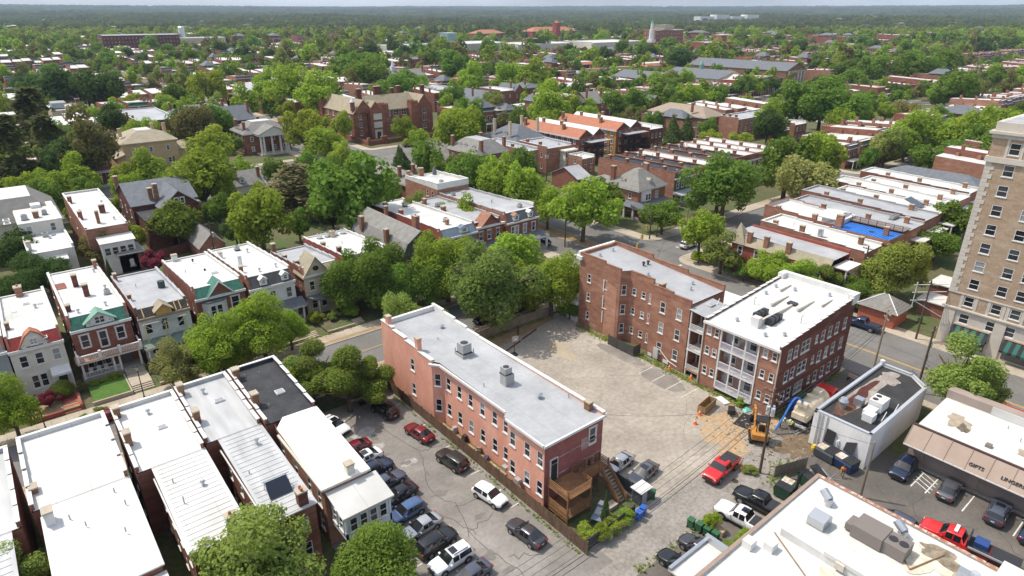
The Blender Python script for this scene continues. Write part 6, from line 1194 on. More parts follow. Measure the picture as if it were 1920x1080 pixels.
r = bldg('white marquee tent beside the gambrel house', 236, 252, 272, 'marquee', 'tent', y1=284); MB().ex([(272, .1), (282, .1), (282, 3), (280, 4.6), (274, 4.6), (272, 3)], 'x', 228, 246).build('canopy', WHT, r); MB().box(227.9, 227.99, 274, 280, .1, 3).build('entrance', GREYP, r)
mid('brown brick house with grey hipped roof in the middle distance', 262, 277, 306, 322, 9, BB, SL, 'hip', 3.4, 3, 3, 2, 2); mid('brick flats with white roof right of the grey hipped house', 278, 304, 296, 312, 8.6, BD, RW, 'flat', nw=2, ns=5, chims=2)
mid('gabled red brick house among crowns above the tile flats', 262, 274, 214, 226, 7, BRP, SL, 'gable', 5, 2, 2, 2, 1); mid('grey gabled house with stone chimneys above the tile flats', 248, 260, 240, 256, 7, BB, SH, 'gable', 5, 2, 2, 2, 2, axis='x')
mid('long house with cupola and dormers in the middle distance', 222, 262, 420, 434, 9, BR, SH, 'gable', 4, 2, 7, 2, 3, axis='x', name='hall', cat='building'); r = bldg('white cupola spire on the long dormered house roof', 238, 240, 426, 'cupola', 'cupola', y1=428); MB().box(237.6, 240.4, 425.6, 428.4, 11.5, 15.5).build('lantern', WHT, r); MB().cyl(239, 427, 15.5, 20, 1.2, 8, .05).build('spire', ALUM, r)
mid('brick terrace with black roof and white bay porch left of centre', 286, 312, 612, 632, 10, BR, SL, 'flat', nw=3, ns=6, chims=0, name='terrace', cat='building'); mid('deep red brick flats beside the terrace with white porch', 322, 350, 560, 580, 10, BRP, SL, 'flat', nw=2, ns=6, chims=0, name='terrace', cat='building')
# classical school
r = mid('tan brick school wing with grey roof and pediment', 372, 400, 302, 340, 7.5, BB, SL, 'gable', 4, 10, 3, 1, 0, name='school_building', cat='building', w_=1.6, h_=2.6)
r = mid('main school range with long grey roof and portico', 400, 438, 268, 318, 8.5, TANS, SL, 'gable', 4.5, 12, 4, 2, 0, name='school_building', cat='building', w_=1.5, h_=2.2); MB().box(408, 424, 263, 267.9, .1, 8).ex([(407, 8), (425, 8), (416, 11.2)], 'y', 262.6, 267.9).build('portico', LIME, r)
for k in range(5): MB().cyl(409 + 3.5 * k, 262.6, .1, 8, .6, 8).build('column', LIME, r)
MB().cyl(419, 296, 12.5, 16, 1.6, 10).cyl(419, 296, 16, 18.5, 1.6, 10, .1).build('cupola', COPG, r)
r = mid('long school hall with slate gabled roof and columned end', 470, 498, 258, 345, 11, BB, SL, 'gable', 5, 16, 0, 1, 0, name='school_building', cat='building', w_=2.4, h_=5)
for k in range(6): MB().box(472 + 4.4 * k, 473.5 + 4.4 * k, 257, 258, .1, 11).build('pilaster', LIME, r)
# church, hospital, museum, tile church, long brick block
r = bldg('brick church with tall white steeple and green dome', 600, 625, 495, 'church', 'church', y1=545); RES.append((595, 630, 490, 550)); MB().box(607, 615, 498, 506, .1, 20).build('tower', BR, r); MB().box(607.5, 614.5, 498.5, 505.5, 20, 23).build('belfry_base', WHT, r); MB().cyl(611, 502, 23, 33, 3.0, 8, 2.6).build('belfry', WHT, r); MB().cyl(611, 502, 33, 40, 1.9, 8, 1.6).build('lantern', WHT, r); MB().cyl(611, 502, 40, 42.5, 1.8, 10, .9).cyl(611, 502, 42.5, 48, .5, 8, .03).build('dome', COPG, r); MB().cyl(0, 0, 0, .2, 1.3, 14).build('clock_face', WHT, r, local=True)
o = r.children[-1]; o.location = (611 - LOC[r.name][0], 497.95 - LOC[r.name][1], 15); o.rotation_euler = (R(90), 0, 0)
MB().box(604, 622, 506.1, 540, .1, 9).build('nave', BR, r); gable(604, 622, 506, 540, 9, 6, 'y').build('nave_roof', SL, r)
mid('large brick hospital block with plant room on the roof', 690, 745, 560, 580, 30, BR, RG, 'flat', nw=4, ns=10, floors=6, chims=0, name='hospital', cat='building', w_=1.4, h_=1.6); r = bldg('grey plant room on top of the brick hospital', 705, 735, 562, 'plant_room', 'building', y1=578); MB().box(708, 728, 562, 578, 30.6, 36).build('wall', TANS, r); MB().box(706, 730, 561, 579, 36, 36.4).build('roof', ACG, r)
mid('lower brick hospital wing with stair tower', 640, 690, 452, 470, 20, BRP, RG, 'flat', nw=4, ns=9, floors=4, chims=0, name='hospital', cat='building'); r = bldg('brick stair tower on the hospital wing', 680, 692, 456, 'stair_tower', 'tower', y1=466); MB().box(676, 686, 455, 466, .1, 27).build('wall', BRP, r); MB().box(675.6, 686.4, 454.6, 466.4, 27.02, 27.6).build('roof', RG, r)
mid('stone museum with pedimented entrance and flat white roofs', 515, 600, 620, 670, 16, LIME, RW, 'flat', nw=9, ns=14, floors=1, chims=0, name='museum', cat='building', w_=2, h_=3); mid('blank limestone museum wing with grey glass side', 455, 512, 640, 690, 18, LIME, RW, 'flat', nw=0, ns=0, chims=0, name='museum', cat='building'); mid('long white roofed museum gallery right of the pediment', 603, 690, 585, 635, 17, LIME, RW, 'flat', nw=2, ns=10, floors=1, chims=0, name='museum', cat='building', w_=2.5, h_=3)
r = bldg('pale green glass museum entrance tower', 482, 494, 720, 'glass_tower', 'tower', y1=735); MB().box(482, 496, 718, 735, .1, 27).build('glazing', plain('green_glass', (.22, .36, .36), .15), r); MB().box(481.6, 496.4, 717.6, 735.4, 27.02, 27.6).build('roof', ALUM, r); mid('long grey and stone museum extension left of the glass tower', 400, 480, 720, 760, 14, LIME, RG, 'flat', nw=4, ns=6, chims=0, name='museum', cat='building'); mid('low glass fronted museum wing far left of the glass tower', 372, 398, 660, 700, 10, GREYP, RW2, 'flat', nw=2, ns=4, chims=0, name='museum', cat='building')
mid('orange tiled church hall right of its bell tower', 820, 930, 946, 976, 20, BRP, TERRA, 'hip', 7, 3, 8, 1, 0, name='church', cat='church'); r = bldg('square orange bell tower with pyramid cap', 862, 880, 930, 'bell_tower', 'tower', y1=950); MB().box(866, 876, 934, 944, .1, 34).build('wall', BRP, r); MB().cyl(871, 939, 34, 39, 7.5, 4, .2).build('roof', TERRA, r); mid('lower orange tiled hall left of the bell tower', 730, 790, 990, 1020, 17, BRP, TERRA, 'hip', 6, 2, 6, 1, 0, name='church', cat='church')
mid('very long dark brick block with white attic stripes in the far left', 150, 240, 1000, 1030, 24, BD, RG, 'flat', nw=3, ns=22, floors=5, chims=0, name='factory', cat='building'); r = bldg('white water tank tower on the long dark brick block', 256, 264, 1012, 'tank_tower', 'tower', y1=1020); MB().cyl(246, 1006, 20, 33, 4, 10).build('tank', ALUM, r); MB().cyl(246, 1006, 33, 34, 4.2, 10, 3).build('lid', ALUM, r); mid('pale far left annexe joined to the long dark brick block', 241, 300, 1000, 1030, 19, TANS, RG, 'flat', nw=2, ns=10, floors=3, chims=0, name='factory', cat='building')
mid('white roofed apartment house with red tile rim among trees', 450, 486, 372, 388, 9, CREAM, TERRA, 'hip', 2, 3, 6, 2, 2, deck=.6, deckm=RW, name='apartment_building', cat='building'); mid('second apartment house with red tile rim further left', 408, 440, 420, 436, 9, BD, TERRA, 'hip', 2, 3, 6, 2, 2, deck=.6, deckm=RW, name='apartment_building', cat='building')
r = bldg('long white hotel far off below the wooded skyline', 2200, 2500, 1500, 'hotel', 'building', y1=1560)
for k in range(4): MB().box(2170 + 80 * k, 2252 + 80 * k - 2, 1560 - 14 * k, 1590 - 14 * k, 0, 30 + terrain(2300, 1560) + (6 if k % 2 else 0)).build('wing', WHT, r)
# ---- the rest of the grid, filled with rows of houses
def free(x0, x1, y0, y1): return all(x1 < a or x0 > b or y1 < c or y0 > d for (a, b, c, d) in RES)
FAR = []
rf = random.Random(21)
for j, (by0, by1) in enumerate(BY):
    for i, (bx0, bx1) in enumerate(BX_N):
        if (j == 0 and bx0 < 215) or (j == 1 and bx0 < 215): continue
        for side in ('S', 'N'):
            x = bx0 + 5
            kind_w = BR if rf.random() < .7 else rf.choice((BO, BB, BD))
            while x < bx1 - 11:
                wd = rf.uniform(6.2, 8.6); dp = rf.uniform(17, 26); z = rf.uniform(7.2, 9.2)
                y0 = by0 + 8 + rf.uniform(-.4, .4) if side == 'S' else by1 - 8 - dp
                if rf.random() < .055: x += rf.uniform(5, 12)
                if x + wd < bx1 - 4 and free(x, x + wd, y0, y0 + dp):
                    px, py, f_ = proj(x + wd / 2, y0 + dp / 2, z)
                    if -120 < px < 2040 and 0 < f_ and py > 20: FAR.append((f_, x, x + wd, y0, y0 + dp, z, side, rf.random(), rf.random()))
                x += wd + (.15 if rf.random() < .7 else rf.uniform(1, 2.5))
FAR.sort()
def far_house(mb, x0, x1, y0, y1, z, side, a, c, hipk=False):
    """wall, sloping roof, chimneys, porch, framed windows, all as faces of one small mesh"""
    zf, zr = z + .5, z - .4
    zs, zn = (zf, zr) if side == 'S' else (zr, zf)
    mb.box(x0, x1, y0, y1, .1, min(zs, zn) - .1, 0)
    mb.ex([(y0, min(zs, zn) - .1), (y1, min(zs, zn) - .1), (y1, zn), (y0, zs)], 'x', x0, x0 + .3, 0); mb.ex([(y0, min(zs, zn) - .1), (y1, min(zs, zn) - .1), (y1, zn), (y0, zs)], 'x', x1 - .3, x1, 0)
    if hipk:
        s_ = (x1 - x0) / 2 + .4; q = [(x0 - .4, y0 - .4), (x1 + .4, y0 - .4), (x1 + .4, y1 * .6 + .4), (x0 - .4, y1 * .6 + .4)]; zz = max(zs, zn) + .05; t1, t2 = ((x0 + x1) / 2, y0 + s_ - .4, zz + 3), ((x0 + x1) / 2, y1 * .6 - s_ + .4, zz + 3)
        for f4 in ([(*q[0], zz), (*q[1], zz), t1], [(*q[1], zz), (*q[2], zz), t2, t1], [(*q[2], zz), (*q[3], zz), t2], [(*q[3], zz), (*q[0], zz), t1, t2]): mb.poly(f4, 3)
    k_ = 0 if a < .72 else .3; d_ = .02 if a < .72 else -.2; mb.poly([(x0 + k_, y0, zs + d_), (x1 - k_, y0, zs + d_), (x1 - k_, y1, zn + d_), (x0 + k_, y1, zn + d_)], 1)
    if side == 'S':
        mb.ex([(y0 - .3, z - .9), (y0 + 1.2, z + .7), (y0 + 1.4, z + .7), (y0 + 1.4, z - .9)], 'x', x0, x1, 3)
        mb.box(x0, x1, y0 - .4, y0 - .02, z - 1.2, z - .92, 2); mb.box(x0 + .5, x1 - .5, y0 - 2.6, y0 - .02, 3.0, 3.3, 2)
        for xx in (x0 + .7, (x0 + x1) / 2, x1 - .9): mb.box(xx, xx + .22, y0 - 2.5, y0 - 2.3, .1, 3.0, 2)
    else:
        mb.box(x0 + .6, x1 - .6, y0 - 2.4, y0 - .02, 5.4, 5.6, 1); mb.box(x0 + .6, x0 + .8, y0 - 2.3, y0 - 2.1, .1, 5.4, 2); mb.box(x1 - .8, x1 - .6, y0 - 2.3, y0 - 2.1, .1, 5.4, 2)
    n = 3 if x1 - x0 > 7 else 2
    for xx in spread(n, x0 + .3, x1 - .3):
        for zz_ in (1.5, 4.6):
            mb.box(xx - .6, xx + .6, y0 - .07, y0 - .01, zz_ - .1, zz_ + 1.85, 2); mb.poly([(xx - .47, y0 - .08, zz_), (xx + .47, y0 - .08, zz_), (xx + .47, y0 - .08, zz_ + 1.7), (xx - .47, y0 - .08, zz_ + 1.7)], 4)
    for t in (.2, .5, .8):
        yy = y0 + (y1 - y0) * t; xx = x0 + .5 if c < .5 else x1 - .5; mb.box(xx - .4, xx + .4, yy - .5, yy + .5, z - .5, z + 1.3 + a * .4, 0)
HK = [(BR, RW, WHT, SL), (BO, RW, WHT, SH), (BB, RW, CREAM, SL), (BB, RG, WHT, SL), (CREAM, RW, WHT, SL), (BB, RK, WHT, SHB), (BRP, RW, WHT, BLUEP), (BR, RW2, WHT, TGREEN)]
HKN = ['white roofed brick house', 'white roofed orange brick house', 'white roofed brown house', 'grey roofed brick house', 'cream painted house', 'black roofed brown house', 'red painted house', 'worn roofed brick house']
HP = {}
def far_mesh(k, v):
    if (k, v) in HP: return HP[(k, v)]
    rr_ = random.Random(k * 7 + v); wd = 6.4 + v * .55; dp = 18 + 2.4 * v; mb = MB(); far_house(mb, -wd / 2, wd / 2, 0, dp, 8.4 + .5 * v, 'S' if v % 2 == 0 else 'N', rr_.random(), rr_.random(), k in (3, 5))
    a, b, c, d = HK[k]; HP[(k, v)] = (mb.mesh('row_house', [a, b, c, d, GL[0]]), wd, dp, mb); return HP[(k, v)]
NFAR = 300; rest = MB(); nf = 0
for (f_, x0, x1, y0, y1, z, side, a, c) in FAR:
    k = min(7, int(a * 8)) if a < .45 else (0, 0, 1, 2, 6, 7, 0, 1)[int(c * 8)]
    v = int(c * 2) * 2 + (0 if side == 'S' else 1)
    me, wd, dp, mbk = far_mesh(k, v)
    if nf < NFAR:
        o = link('row_house', me, None, ((x0 + x1) / 2, y0, 0), 0, ((x1 - x0) / wd, (y1 - y0) / dp, .86 + .28 * c)); nf += 1
        tag(o, None, 'house', 'row houses of the middle distance'); place_label(o, HKN[k], (x0 + x1) / 2, (y0 + y1) / 2, z)
    else:
        n = len(rest.v); sx, sy = (x1 - x0) / wd, (y1 - y0) / dp; cx = (x0 + x1) / 2
        rest.v += [(p[0] * sx + cx, p[1] * sy + y0, p[2] * (.9 + .3 * c)) for p in mbk.v]; rest.f += [tuple(n + i for i in q) for q in mbk.f]; rest.m += mbk.m
rg_ = random.Random(77)
for k in range(620):      # roofs that show through the woods further out
    f = 1000 + 1700 * rg_.random() ** 1.3; a = YAW + math.atan((rg_.uniform(-60, 1980) - 960) / 1315.); d = f / math.cos(a - YAW); x, y = d * math.sin(a), d * math.cos(a)
    if x < 1000 and y < 980: continue
    me, wd, dp, mbk = far_mesh(rg_.randrange(5), rg_.randrange(4)); n = len(rest.v); s_ = rg_.uniform(1.2, 2.6); z_ = terrain(x, y) + rg_.uniform(4, 10)
    rest.v += [(p[0] * s_ + x, p[1] * s_ * .8 + y, p[2] * 1.1 + z_ if p[2] > 1 else terrain(x, y) - 1) for p in mbk.v]; rest.f += [tuple(n + i for i in q) for q in mbk.f]; rest.m += mbk.m
if rest.v: tag(rest.build('distant_houses', [BR, RW, WHT, SL, GL[0]]), 'distant row houses with white roofs scattered among the trees', 'houses', kind='stuff')
# ================================================================ VEHICLES
def paint(name, col, rough=.28, metal=.25): return plain('car_' + name, col, rough, metal, .5, .6)
CP = dict(white=paint('white', (.78, .78, .77), .3, 0), silver=paint('silver', (.46, .47, .48), .3, .6), grey=paint('grey', (.14, .145, .155), .3, .5), graphite=paint('graphite', (.06, .058, .066), .3, .4), black=paint('black', (.010, .011, .013)), navy=paint('navy', (.014, .024, .055)), blue=paint('blue', (.07, .13, .26)), red=paint('red', (.55, .012, .012), .3, 0), maroon=paint('maroon', (.17, .012, .016)), brown=paint('dark_brown', (.032, .028, .024)), slate=paint('slate', (.075, .085, .115)), dblue=paint('deep_blue', (.012, .03, .085)))
# (x, half width, belt z, roof half width or 0, roof z)
KIND = dict(
    sedan=dict(st=[(2.36, .66, .60, 0, 0), (2.26, .80, .70, 0, 0), (1.9, .87, .78, 0, 0), (1.3, .90, .86, 0, 0), (.95, .90, .90, 0, 0), (.15, .90, .93, .64, 1.40), (-.45, .90, .94, .66, 1.45), (-1.0, .90, .95, .64, 1.41), (-1.75, .89, .97, 0, 0), (-2.15, .85, .96, 0, 0), (-2.34, .74, .86, 0, 0)], ax=(1.42, -1.38), L=2.36, r=.325),
    suv=dict(st=[(2.3, .68, .78, 0, 0), (2.2, .84, .90, 0, 0), (1.8, .92, .98, 0, 0), (1.2, .94, 1.03, 0, 0), (.95, .94, 1.05, 0, 0), (.3, .94, 1.06, .70, 1.62), (-.6, .94, 1.07, .73, 1.70), (-1.5, .93, 1.08, .70, 1.66), (-1.9, .92, 1.08, .66, 1.58), (-2.2, .90, 1.06, 0, 0), (-2.3, .80, .9, 0, 0)], ax=(1.42, -1.38), L=2.3, r=.37),
    hatch=dict(st=[(2.15, .66, .66, 0, 0), (2.05, .80, .78, 0, 0), (1.7, .86, .88, 0, 0), (1.2, .88, .95, 0, 0), (.95, .88, .98, 0, 0), (.3, .88, .99, .66, 1.52), (-.6, .88, 1.0, .69, 1.58), (-1.4, .87, 1.0, .67, 1.54), (-1.75, .87, 1.0, .62, 1.44), (-2.1, .84, .98, 0, 0), (-2.18, .76, .85, 0, 0)], ax=(1.32, -1.3), L=2.16, r=.34),
    pickup=dict(st=[(2.9, .78, .95, 0, 0), (2.8, .92, 1.06, 0, 0), (2.3, .99, 1.15, 0, 0), (1.5, 1.0, 1.2, 0, 0), (1.25, 1.0, 1.21, 0, 0), (.7, 1.0, 1.22, .76, 1.84), (.1, 1.0, 1.22, .79, 1.92), (-.55, 1.0, 1.22, .77, 1.90), (-.85, 1.0, 1.2, 0, 0), (-2.8, .99, 1.2, 0, 0), (-2.92, .95, 1.15, 0, 0)], ax=(1.85, -1.75), L=2.92, r=.42))
CM = {}
def car_meshes(kind):
    if kind in CM: return CM[kind]
    K = KIND[kind]; st = K['st']; zb = .30 if kind != 'pickup' else .42; if_suv = kind in ('suv', 'pickup')
    rings = []
    for (x, w_, bz, rw_, rz) in st:
        low = zb + (.12 if abs(x) > K['L'] - .2 else 0)
        h = [(w_ * .86, low), (w_ * .98, low + .12), (w_, (low + bz) / 2), (w_ * .97, bz - .03)]
        if rw_: h += [(rw_ * 1.04, rz - .10), (rw_ * .90, rz - .015), (rw_ * .45, rz + .02), (0, rz + .025)]
        else: h += [(w_ * .90, bz + .015), (w_ * .70, bz + .035), (w_ * .35, bz + .05), (0, bz + .055)]
        rings.append([(x, y, z) for (y, z) in h] + [(x, -y, z) for (y, z) in h[-2::-1]])
    body, ws, rwn, sw = MB(), MB(), MB(), [MB(), MB()]
    n = len(rings[0])
    def q(mb, i, a): mb.poly([rings[i][a], rings[i][a + 1], rings[i + 1][a + 1], rings[i + 1][a]])
    for i in range(len(rings) - 1):
        c0, c1 = st[i][3] > 0, st[i + 1][3] > 0
        for a in range(n - 1):
            side = a in (3, n - 5); top = 4 <= a <= n - 6
            if c0 and c1 and side: q(sw[0 if a == 3 else 1], i, a)
            elif (not c0) and c1 and top: q(ws, i, a)
            elif c0 and (not c1) and top: q(rwn, i, a)
            else: q(body, i, a)
    body.poly(rings[0][::-1]); body.poly(rings[-1])
    bm = bmesh.new(); me = body.mesh('body', CP['white']); bm.from_mesh(me); bmesh.ops.remove_doubles(bm, verts=bm.verts, dist=.002); bmesh.ops.recalc_face_normals(bm, faces=bm.faces); bm.to_mesh(me); bm.free()
    me.polygons.foreach_set('use_smooth', [True] * len(me.polygons))
    out = dict(body=me, windshield=ws.mesh('windshield', CGL), rear_window=rwn.mesh('rear_window', CGL), side=[s.mesh('side_window', CGL) for s in sw])
    r = K['r']; ty = MB(); ty.tube((0, -.11, 0), (0, .11, 0), r, n=18); out['tyre'] = ty.mesh('tyre', RUB)
    rm = MB(); rm.tube((0, -.125, 0), (0, .125, 0), r * .64, n=10); out['rim'] = rm.mesh('rim', RIM)
    ar = MB(); ar.tube((0, -.012, 0), (0, .012, 0), r * 1.22, n=18); out['arch'] = ar.mesh('wheel_arch', BLKP)
    w1 = st[1][1]; bz = st[1][2]; x1 = st[1][0]
    out['head'] = MB().box(-.18, .06, -.17, .17, -.07, .07).mesh('headlight', LAMPW); out['tail'] = MB().box(-.05, .12, -.15, .15, -.1, .1).mesh('tail_light', LAMPR)
    out['mirror'] = MB().box(-.1, .06, -.1, .1, -.06, .07).mesh('mirror', BLKP)
    out['grille'] = MB().box(-.03, .03, -w1 * .55, w1 * .55, -.1, .1).mesh('grille', BLKP); out['plate'] = MB().box(-.01, .01, -.16, .16, -.06, .06).mesh('number_plate', WHT)
    out['pillar'] = MB().box(-.05, .05, -.025, .025, -.27, .27).mesh('pillar', CP['white']); out['bumper'] = MB().box(-.06, .06, -w1 * .84, w1 * .84, -.1, .1).mesh('bumper', BLKP)
    CM[kind] = out; return out
def car(kind, label, col, x, y, ang, z=.125, sunroof=False, scale=1.0, group=None, name=None):
    K = KIND[kind]; m = car_meshes(kind); st = K['st']; t = thing(name or dict(sedan='parked_car', suv='parked_car', hatch='parked_car', pickup='pickup_truck')[kind], label, 'truck' if kind == 'pickup' else 'car', (x, y, z), R(ang), group)
    t.scale = (scale,) * 3
    b = link('body', m['body'], t); setmat(b, CP[col]); link('windshield', m['windshield'], t); link('rear_window', m['rear_window'], t)
    for s in m['side']: link('side_window', s, t)
    W = max(s[1] for s in st)
    for ax in K['ax']:
        for sy in (1, -1):
            link('wheel_arch', m['arch'], t, (ax, sy * (W + .002), K['r'] * 1.05))
            o = link('wheel', m['tyre'], t, (ax, sy * (W - .09), K['r'])); link('rim', m['rim'], o)
    bz = st[1][2]; w1 = st[1][1]
    for sy in (1, -1):
        link('headlight', m['head'], t, (st[1][0] + .02, sy * w1 * .74, bz - .1)); link('tail_light', m['tail'], t, (st[-1][0] + .02, sy * st[-1][1] * .86, st[-2][2] - .14)); o = link('mirror', m['mirror'], t, (st[4][0] - .25, sy * (W + .1), st[4][2] + .02)); setmat(o, CP[col])
    for sy in (1, -1): o = link('pillar', m['pillar'], t, (-.42 if kind != 'pickup' else .08, sy * (W * .97 + st[6][3] * 1.04) / 2, (st[6][2] + st[6][4]) / 2 - .06)); o.rotation_euler = (sy * math.atan2(W * .97 - st[6][3] * 1.04, st[6][4] - st[6][2]), 0, 0); setmat(o, CP[col])
    for xx in (st[0][0] - .02, st[-1][0] + .02): link('bumper', m['bumper'], t, (xx, 0, .42 if kind != 'pickup' else .58))
    link('grille', m['grille'], t, (st[0][0] + .01, 0, bz - .16)); link('number_plate', m['plate'], t, (st[-1][0] - .02, 0, st[-1][2] - .2))
    if sunroof: MB().box(-.55, .15, -.42, .42, st[6][4] + .018, st[6][4] + .032).build('sunroof', CGL, t, local=True)
    if kind == 'pickup':
        MB().box(-2.82, -.98, -.82, .82, 1.262, 1.285).build('bed_cover', plain('bed_cover', (.03, .031, .034), .6), t, local=True)
        for i in range(3): MB().box(-2.8 + .62 * i, -2.74 + .62 * i, -.8, .8, 1.286, 1.3).build('cover_bar', BLKP, t, local=True)
    if kind == 'suv':
        for sy in (-.62, .62): MB().box(-1.6, .1, sy - .03, sy + .03, 1.70, 1.74).build('roof_rail', BLKP, t, local=True)
    return t
GL_ = 'cars in the parking lot by the pink building'
# lot, west row (noses to the west house), top to bottom
car('sedan', 'white sedan parked alone along the house wall at the top of the lot row', 'white', 26.6, 69.0, -78, sunroof=True, group=GL_)
for (k, lab, c, x, y, sr) in [('sedan', 'dark red sedan, uppermost of the lot row beside the black shingle house', 'maroon', 26.0, 62.9, 0), ('sedan', 'white coupe just below the dark red sedan in the lot row', 'white', 26.2, 60.4, 1), ('suv', 'black SUV just below the white coupe in the lot row', 'navy', 26.3, 57.7, 0), ('sedan', 'grey sedan below the navy black SUV in the lot row', 'slate', 26.4, 55.0, 0), ('sedan', 'black sedan beside the white sunroom, above the blue hatchback', 'black', 26.2, 52.2, 0), ('hatch', 'blue hatchback in the lot row between black and silver sedans', 'blue', 25.6, 49.3, 0), ('sedan', 'silver sedan in the lot row below the blue hatchback', 'silver', 25.6, 46.4, 0), ('suv', 'black SUV in the lot row between silver sedan and white SUV', 'black', 25.7, 43.6, 0), ('suv', 'white SUV with dark glass roof near the bottom of the lot row', 'white', 25.6, 40.8, 1), ('sedan', 'slate blue sedan cut by the bottom edge below the white SUV', 'slate', 25.8, 38.0, 0)]:
    back = c in ('navy', 'slate') and y > 50
    car(k, lab, c, x, y, (4 if back or lab.startswith('black SUV in') else 183) + rnd.uniform(-2, 2), sunroof=bool(sr), group=GL_)
for (k, lab, c, x, y, a) in [('suv', 'black SUV backed up beside the holly bushes along the timber fence', 'black', 33.3, 68.0, 98), ('sedan', 'red sedan parked along the timber fence of the pink building', 'maroon', 34.2, 60.7, 97), ('suv', 'dark brown SUV parked along the fence below the red sedan', 'brown', 34.3, 53.4, 97), ('hatch', 'white boxy wagon parked along the fence facing the alley', 'white', 34.1, 45.7, -80), ('sedan', 'graphite sedan at the lower end of the timber fence', 'graphite', 33.6, 38.9, 96)]: car(k, lab, c, x, y, a, group=GL_)
CP['red_sedan'] = paint('deep_red', (.25, .012, .016))
car('sedan', 'silver sedan nosed up to the timber deck stairs on the worn lot', 'silver', 49.3, 40.4, 186); car('sedan', 'dark grey sedan with sunroof next to the silver one by the deck stairs', 'grey', 50.2, 37.4, 187, sunroof=True)
car('pickup', 'bright red pickup truck standing in the middle of the alley', 'red', 57.9, 32.1, 185, sunroof=True); car('pickup', 'black pickup truck parked beside the green dumpster', 'black', 56.2, 26.0, 96); car('pickup', 'white pickup truck parked left of the black pickup', 'white', 52.6, 25.9, 96, sunroof=True)
car('sedan', 'black sedan nearest the bottom edge in the small alley bay', 'black', 42.4, 26.2, 92); car('hatch', 'black hatchback half hidden behind the small brick lean-to', 'graphite', 45.6, 26.3, 92)
car('suv', 'navy SUV facing out of its bay before the gift shop', 'navy', 74.6, 18.6, 183, z=.13); car('sedan', 'grey sedan tail out next to the hatched bay before the gift shop', 'grey', 74.9, 13.8, 3, z=.13); car('suv', 'grey SUV with sunroof tail out below the grey sedan', 'slate', 74.8, 9.1, 3, z=.13, sunroof=True); car('sedan', 'deep blue sedan cut by the right picture edge', 'dblue', 74.2, 5.9, 3, z=.13); car('hatch', 'blue grey hatchback behind the stained white roof edge', 'slate', 64.9, 15.6, 92, z=.13)
car('pickup', 'blue pickup truck at the kerb by the pyramid roofed garage', 'dblue', 110.1, 39.3, 91, z=0); car('sedan', 'red car at the kerb behind the white roofed apartment block', 'red', 95.0, 38.0, 91, z=0)
car('sedan', 'dark red car on the street below the balustraded brick porch', 'maroon', 4.3, 90.2, 2, z=0); car('sedan', 'dark grey car behind the dark red one on the street', 'graphite', 9.8, 90.2, 2, z=0); car('sedan', 'black car in the shade beneath the big street ash', 'black', 61.2, 82.5, 182, z=0); car('suv', 'second black car further along beneath the street trees', 'black', 68.3, 82.4, 182, z=0)
car('suv', 'white van like car at the kerb past the boulevard crossing', 'white', 121.2, 84.0, 2, z=0, scale=1.08); car('hatch', 'blue car parked beside the corner house porch', 'blue', 96.6, 107, 91, z=0); car('suv', 'black SUV on the avenue before the tudor garden wall', 'black', 134.5, 231.5, 2, z=0); car('hatch', 'white car at the far crossing by the zebra stripes', 'silver', 214.5, 96, 91, z=0); car('suv', 'white camper like car near the marquee', 'white', 205, 262, 5, z=.1, scale=1.1)
# vacuum truck: red cab, cream tank, blue hose
t = thing('vacuum_truck', 'vacuum truck with red cab and cream tank beside the brick apartments', 'truck', (77.3, 31.3, .13), R(3)); CRM = mat('tank_cream', (.66, .58, .45), (.55, .48, .36), sc=1.5, fine=(4, .1), rough=.4); REDC = CP['red']
bm_ = MB().ex([(3.0, .9), (5.4, .9), (5.5, 1.7), (5.1, 2.0), (4.7, 2.9), (3.0, 2.95)], 'y', -1.15, 1.15).build('cab', REDC, t, local=True); MB().ex([(4.76, 2.85), (5.13, 2.02), (5.15, 2.02), (4.80, 2.86)], 'y', -1.0, 1.0).build('windshield', CGL, bm_, local=True)
for sy in (-1.16, 1.155): MB().ex([(3.7, 2.0), (4.9, 2.0), (4.6, 2.75), (3.7, 2.75)], 'y', sy, sy + .01).build('side_window', CGL, bm_, local=True)
MB().box(5.4, 5.6, -1.1, 1.1, .6, 1.0).build('bumper', ALUM, t, local=True); MB().box(-4.2, 3.0, -.5, .5, .7, 1.0).build('chassis', METALD, t, local=True)
tk = MB().tube((-3.2, 0, 2.15), (2.4, 0, 2.15), 1.15, n=20); tk.tube((-3.5, 0, 2.15), (-3.2, 0, 2.15), .8, 1.15, n=20).tube((2.4, 0, 2.15), (2.65, 0, 2.15), 1.15, .75, n=20); tk = tk.build('tank', CRM, t, local=True)
for x in (-2.2, -.4, 1.4): MB().tube((x, 0, 2.15), (x + .12, 0, 2.15), 1.19, n=20).build('tank_band', ALUM, tk, local=True)
MB().box(-3.9, -2.4, -1.0, 1.0, 1.2, 2.0).box(-3.7, -2.9, -.6, .7, 3.1, 3.6).box(.4, 1.6, -.5, .5, 3.2, 3.8).box(1.7, 2.9, -1.1, 1.1, 1.2, 2.2).cyl(-1.0, .2, 3.2, 3.7, .45, 10).build('pump_gear', CRM, t, local=True); MB().box(-4.5, -4.1, -1.2, 1.2, .5, .8).box(-4.7, -4.5, -1.2, 1.2, .75, .9).build('rear_step', ALUM, t, local=True)
for x in (-2.9, -1.7, 4.2):
    for sy in (-1, 1): o = link('wheel', MB().tube((0, -.16, 0), (0, .16, 0), .52, n=16).mesh('tyre', RUB), t, (x, sy * .98, .52)); link('rim', MB().tube((0, -.17, 0), (0, .17, 0), .27, n=10).mesh('rim', RIM), o)
hs = []
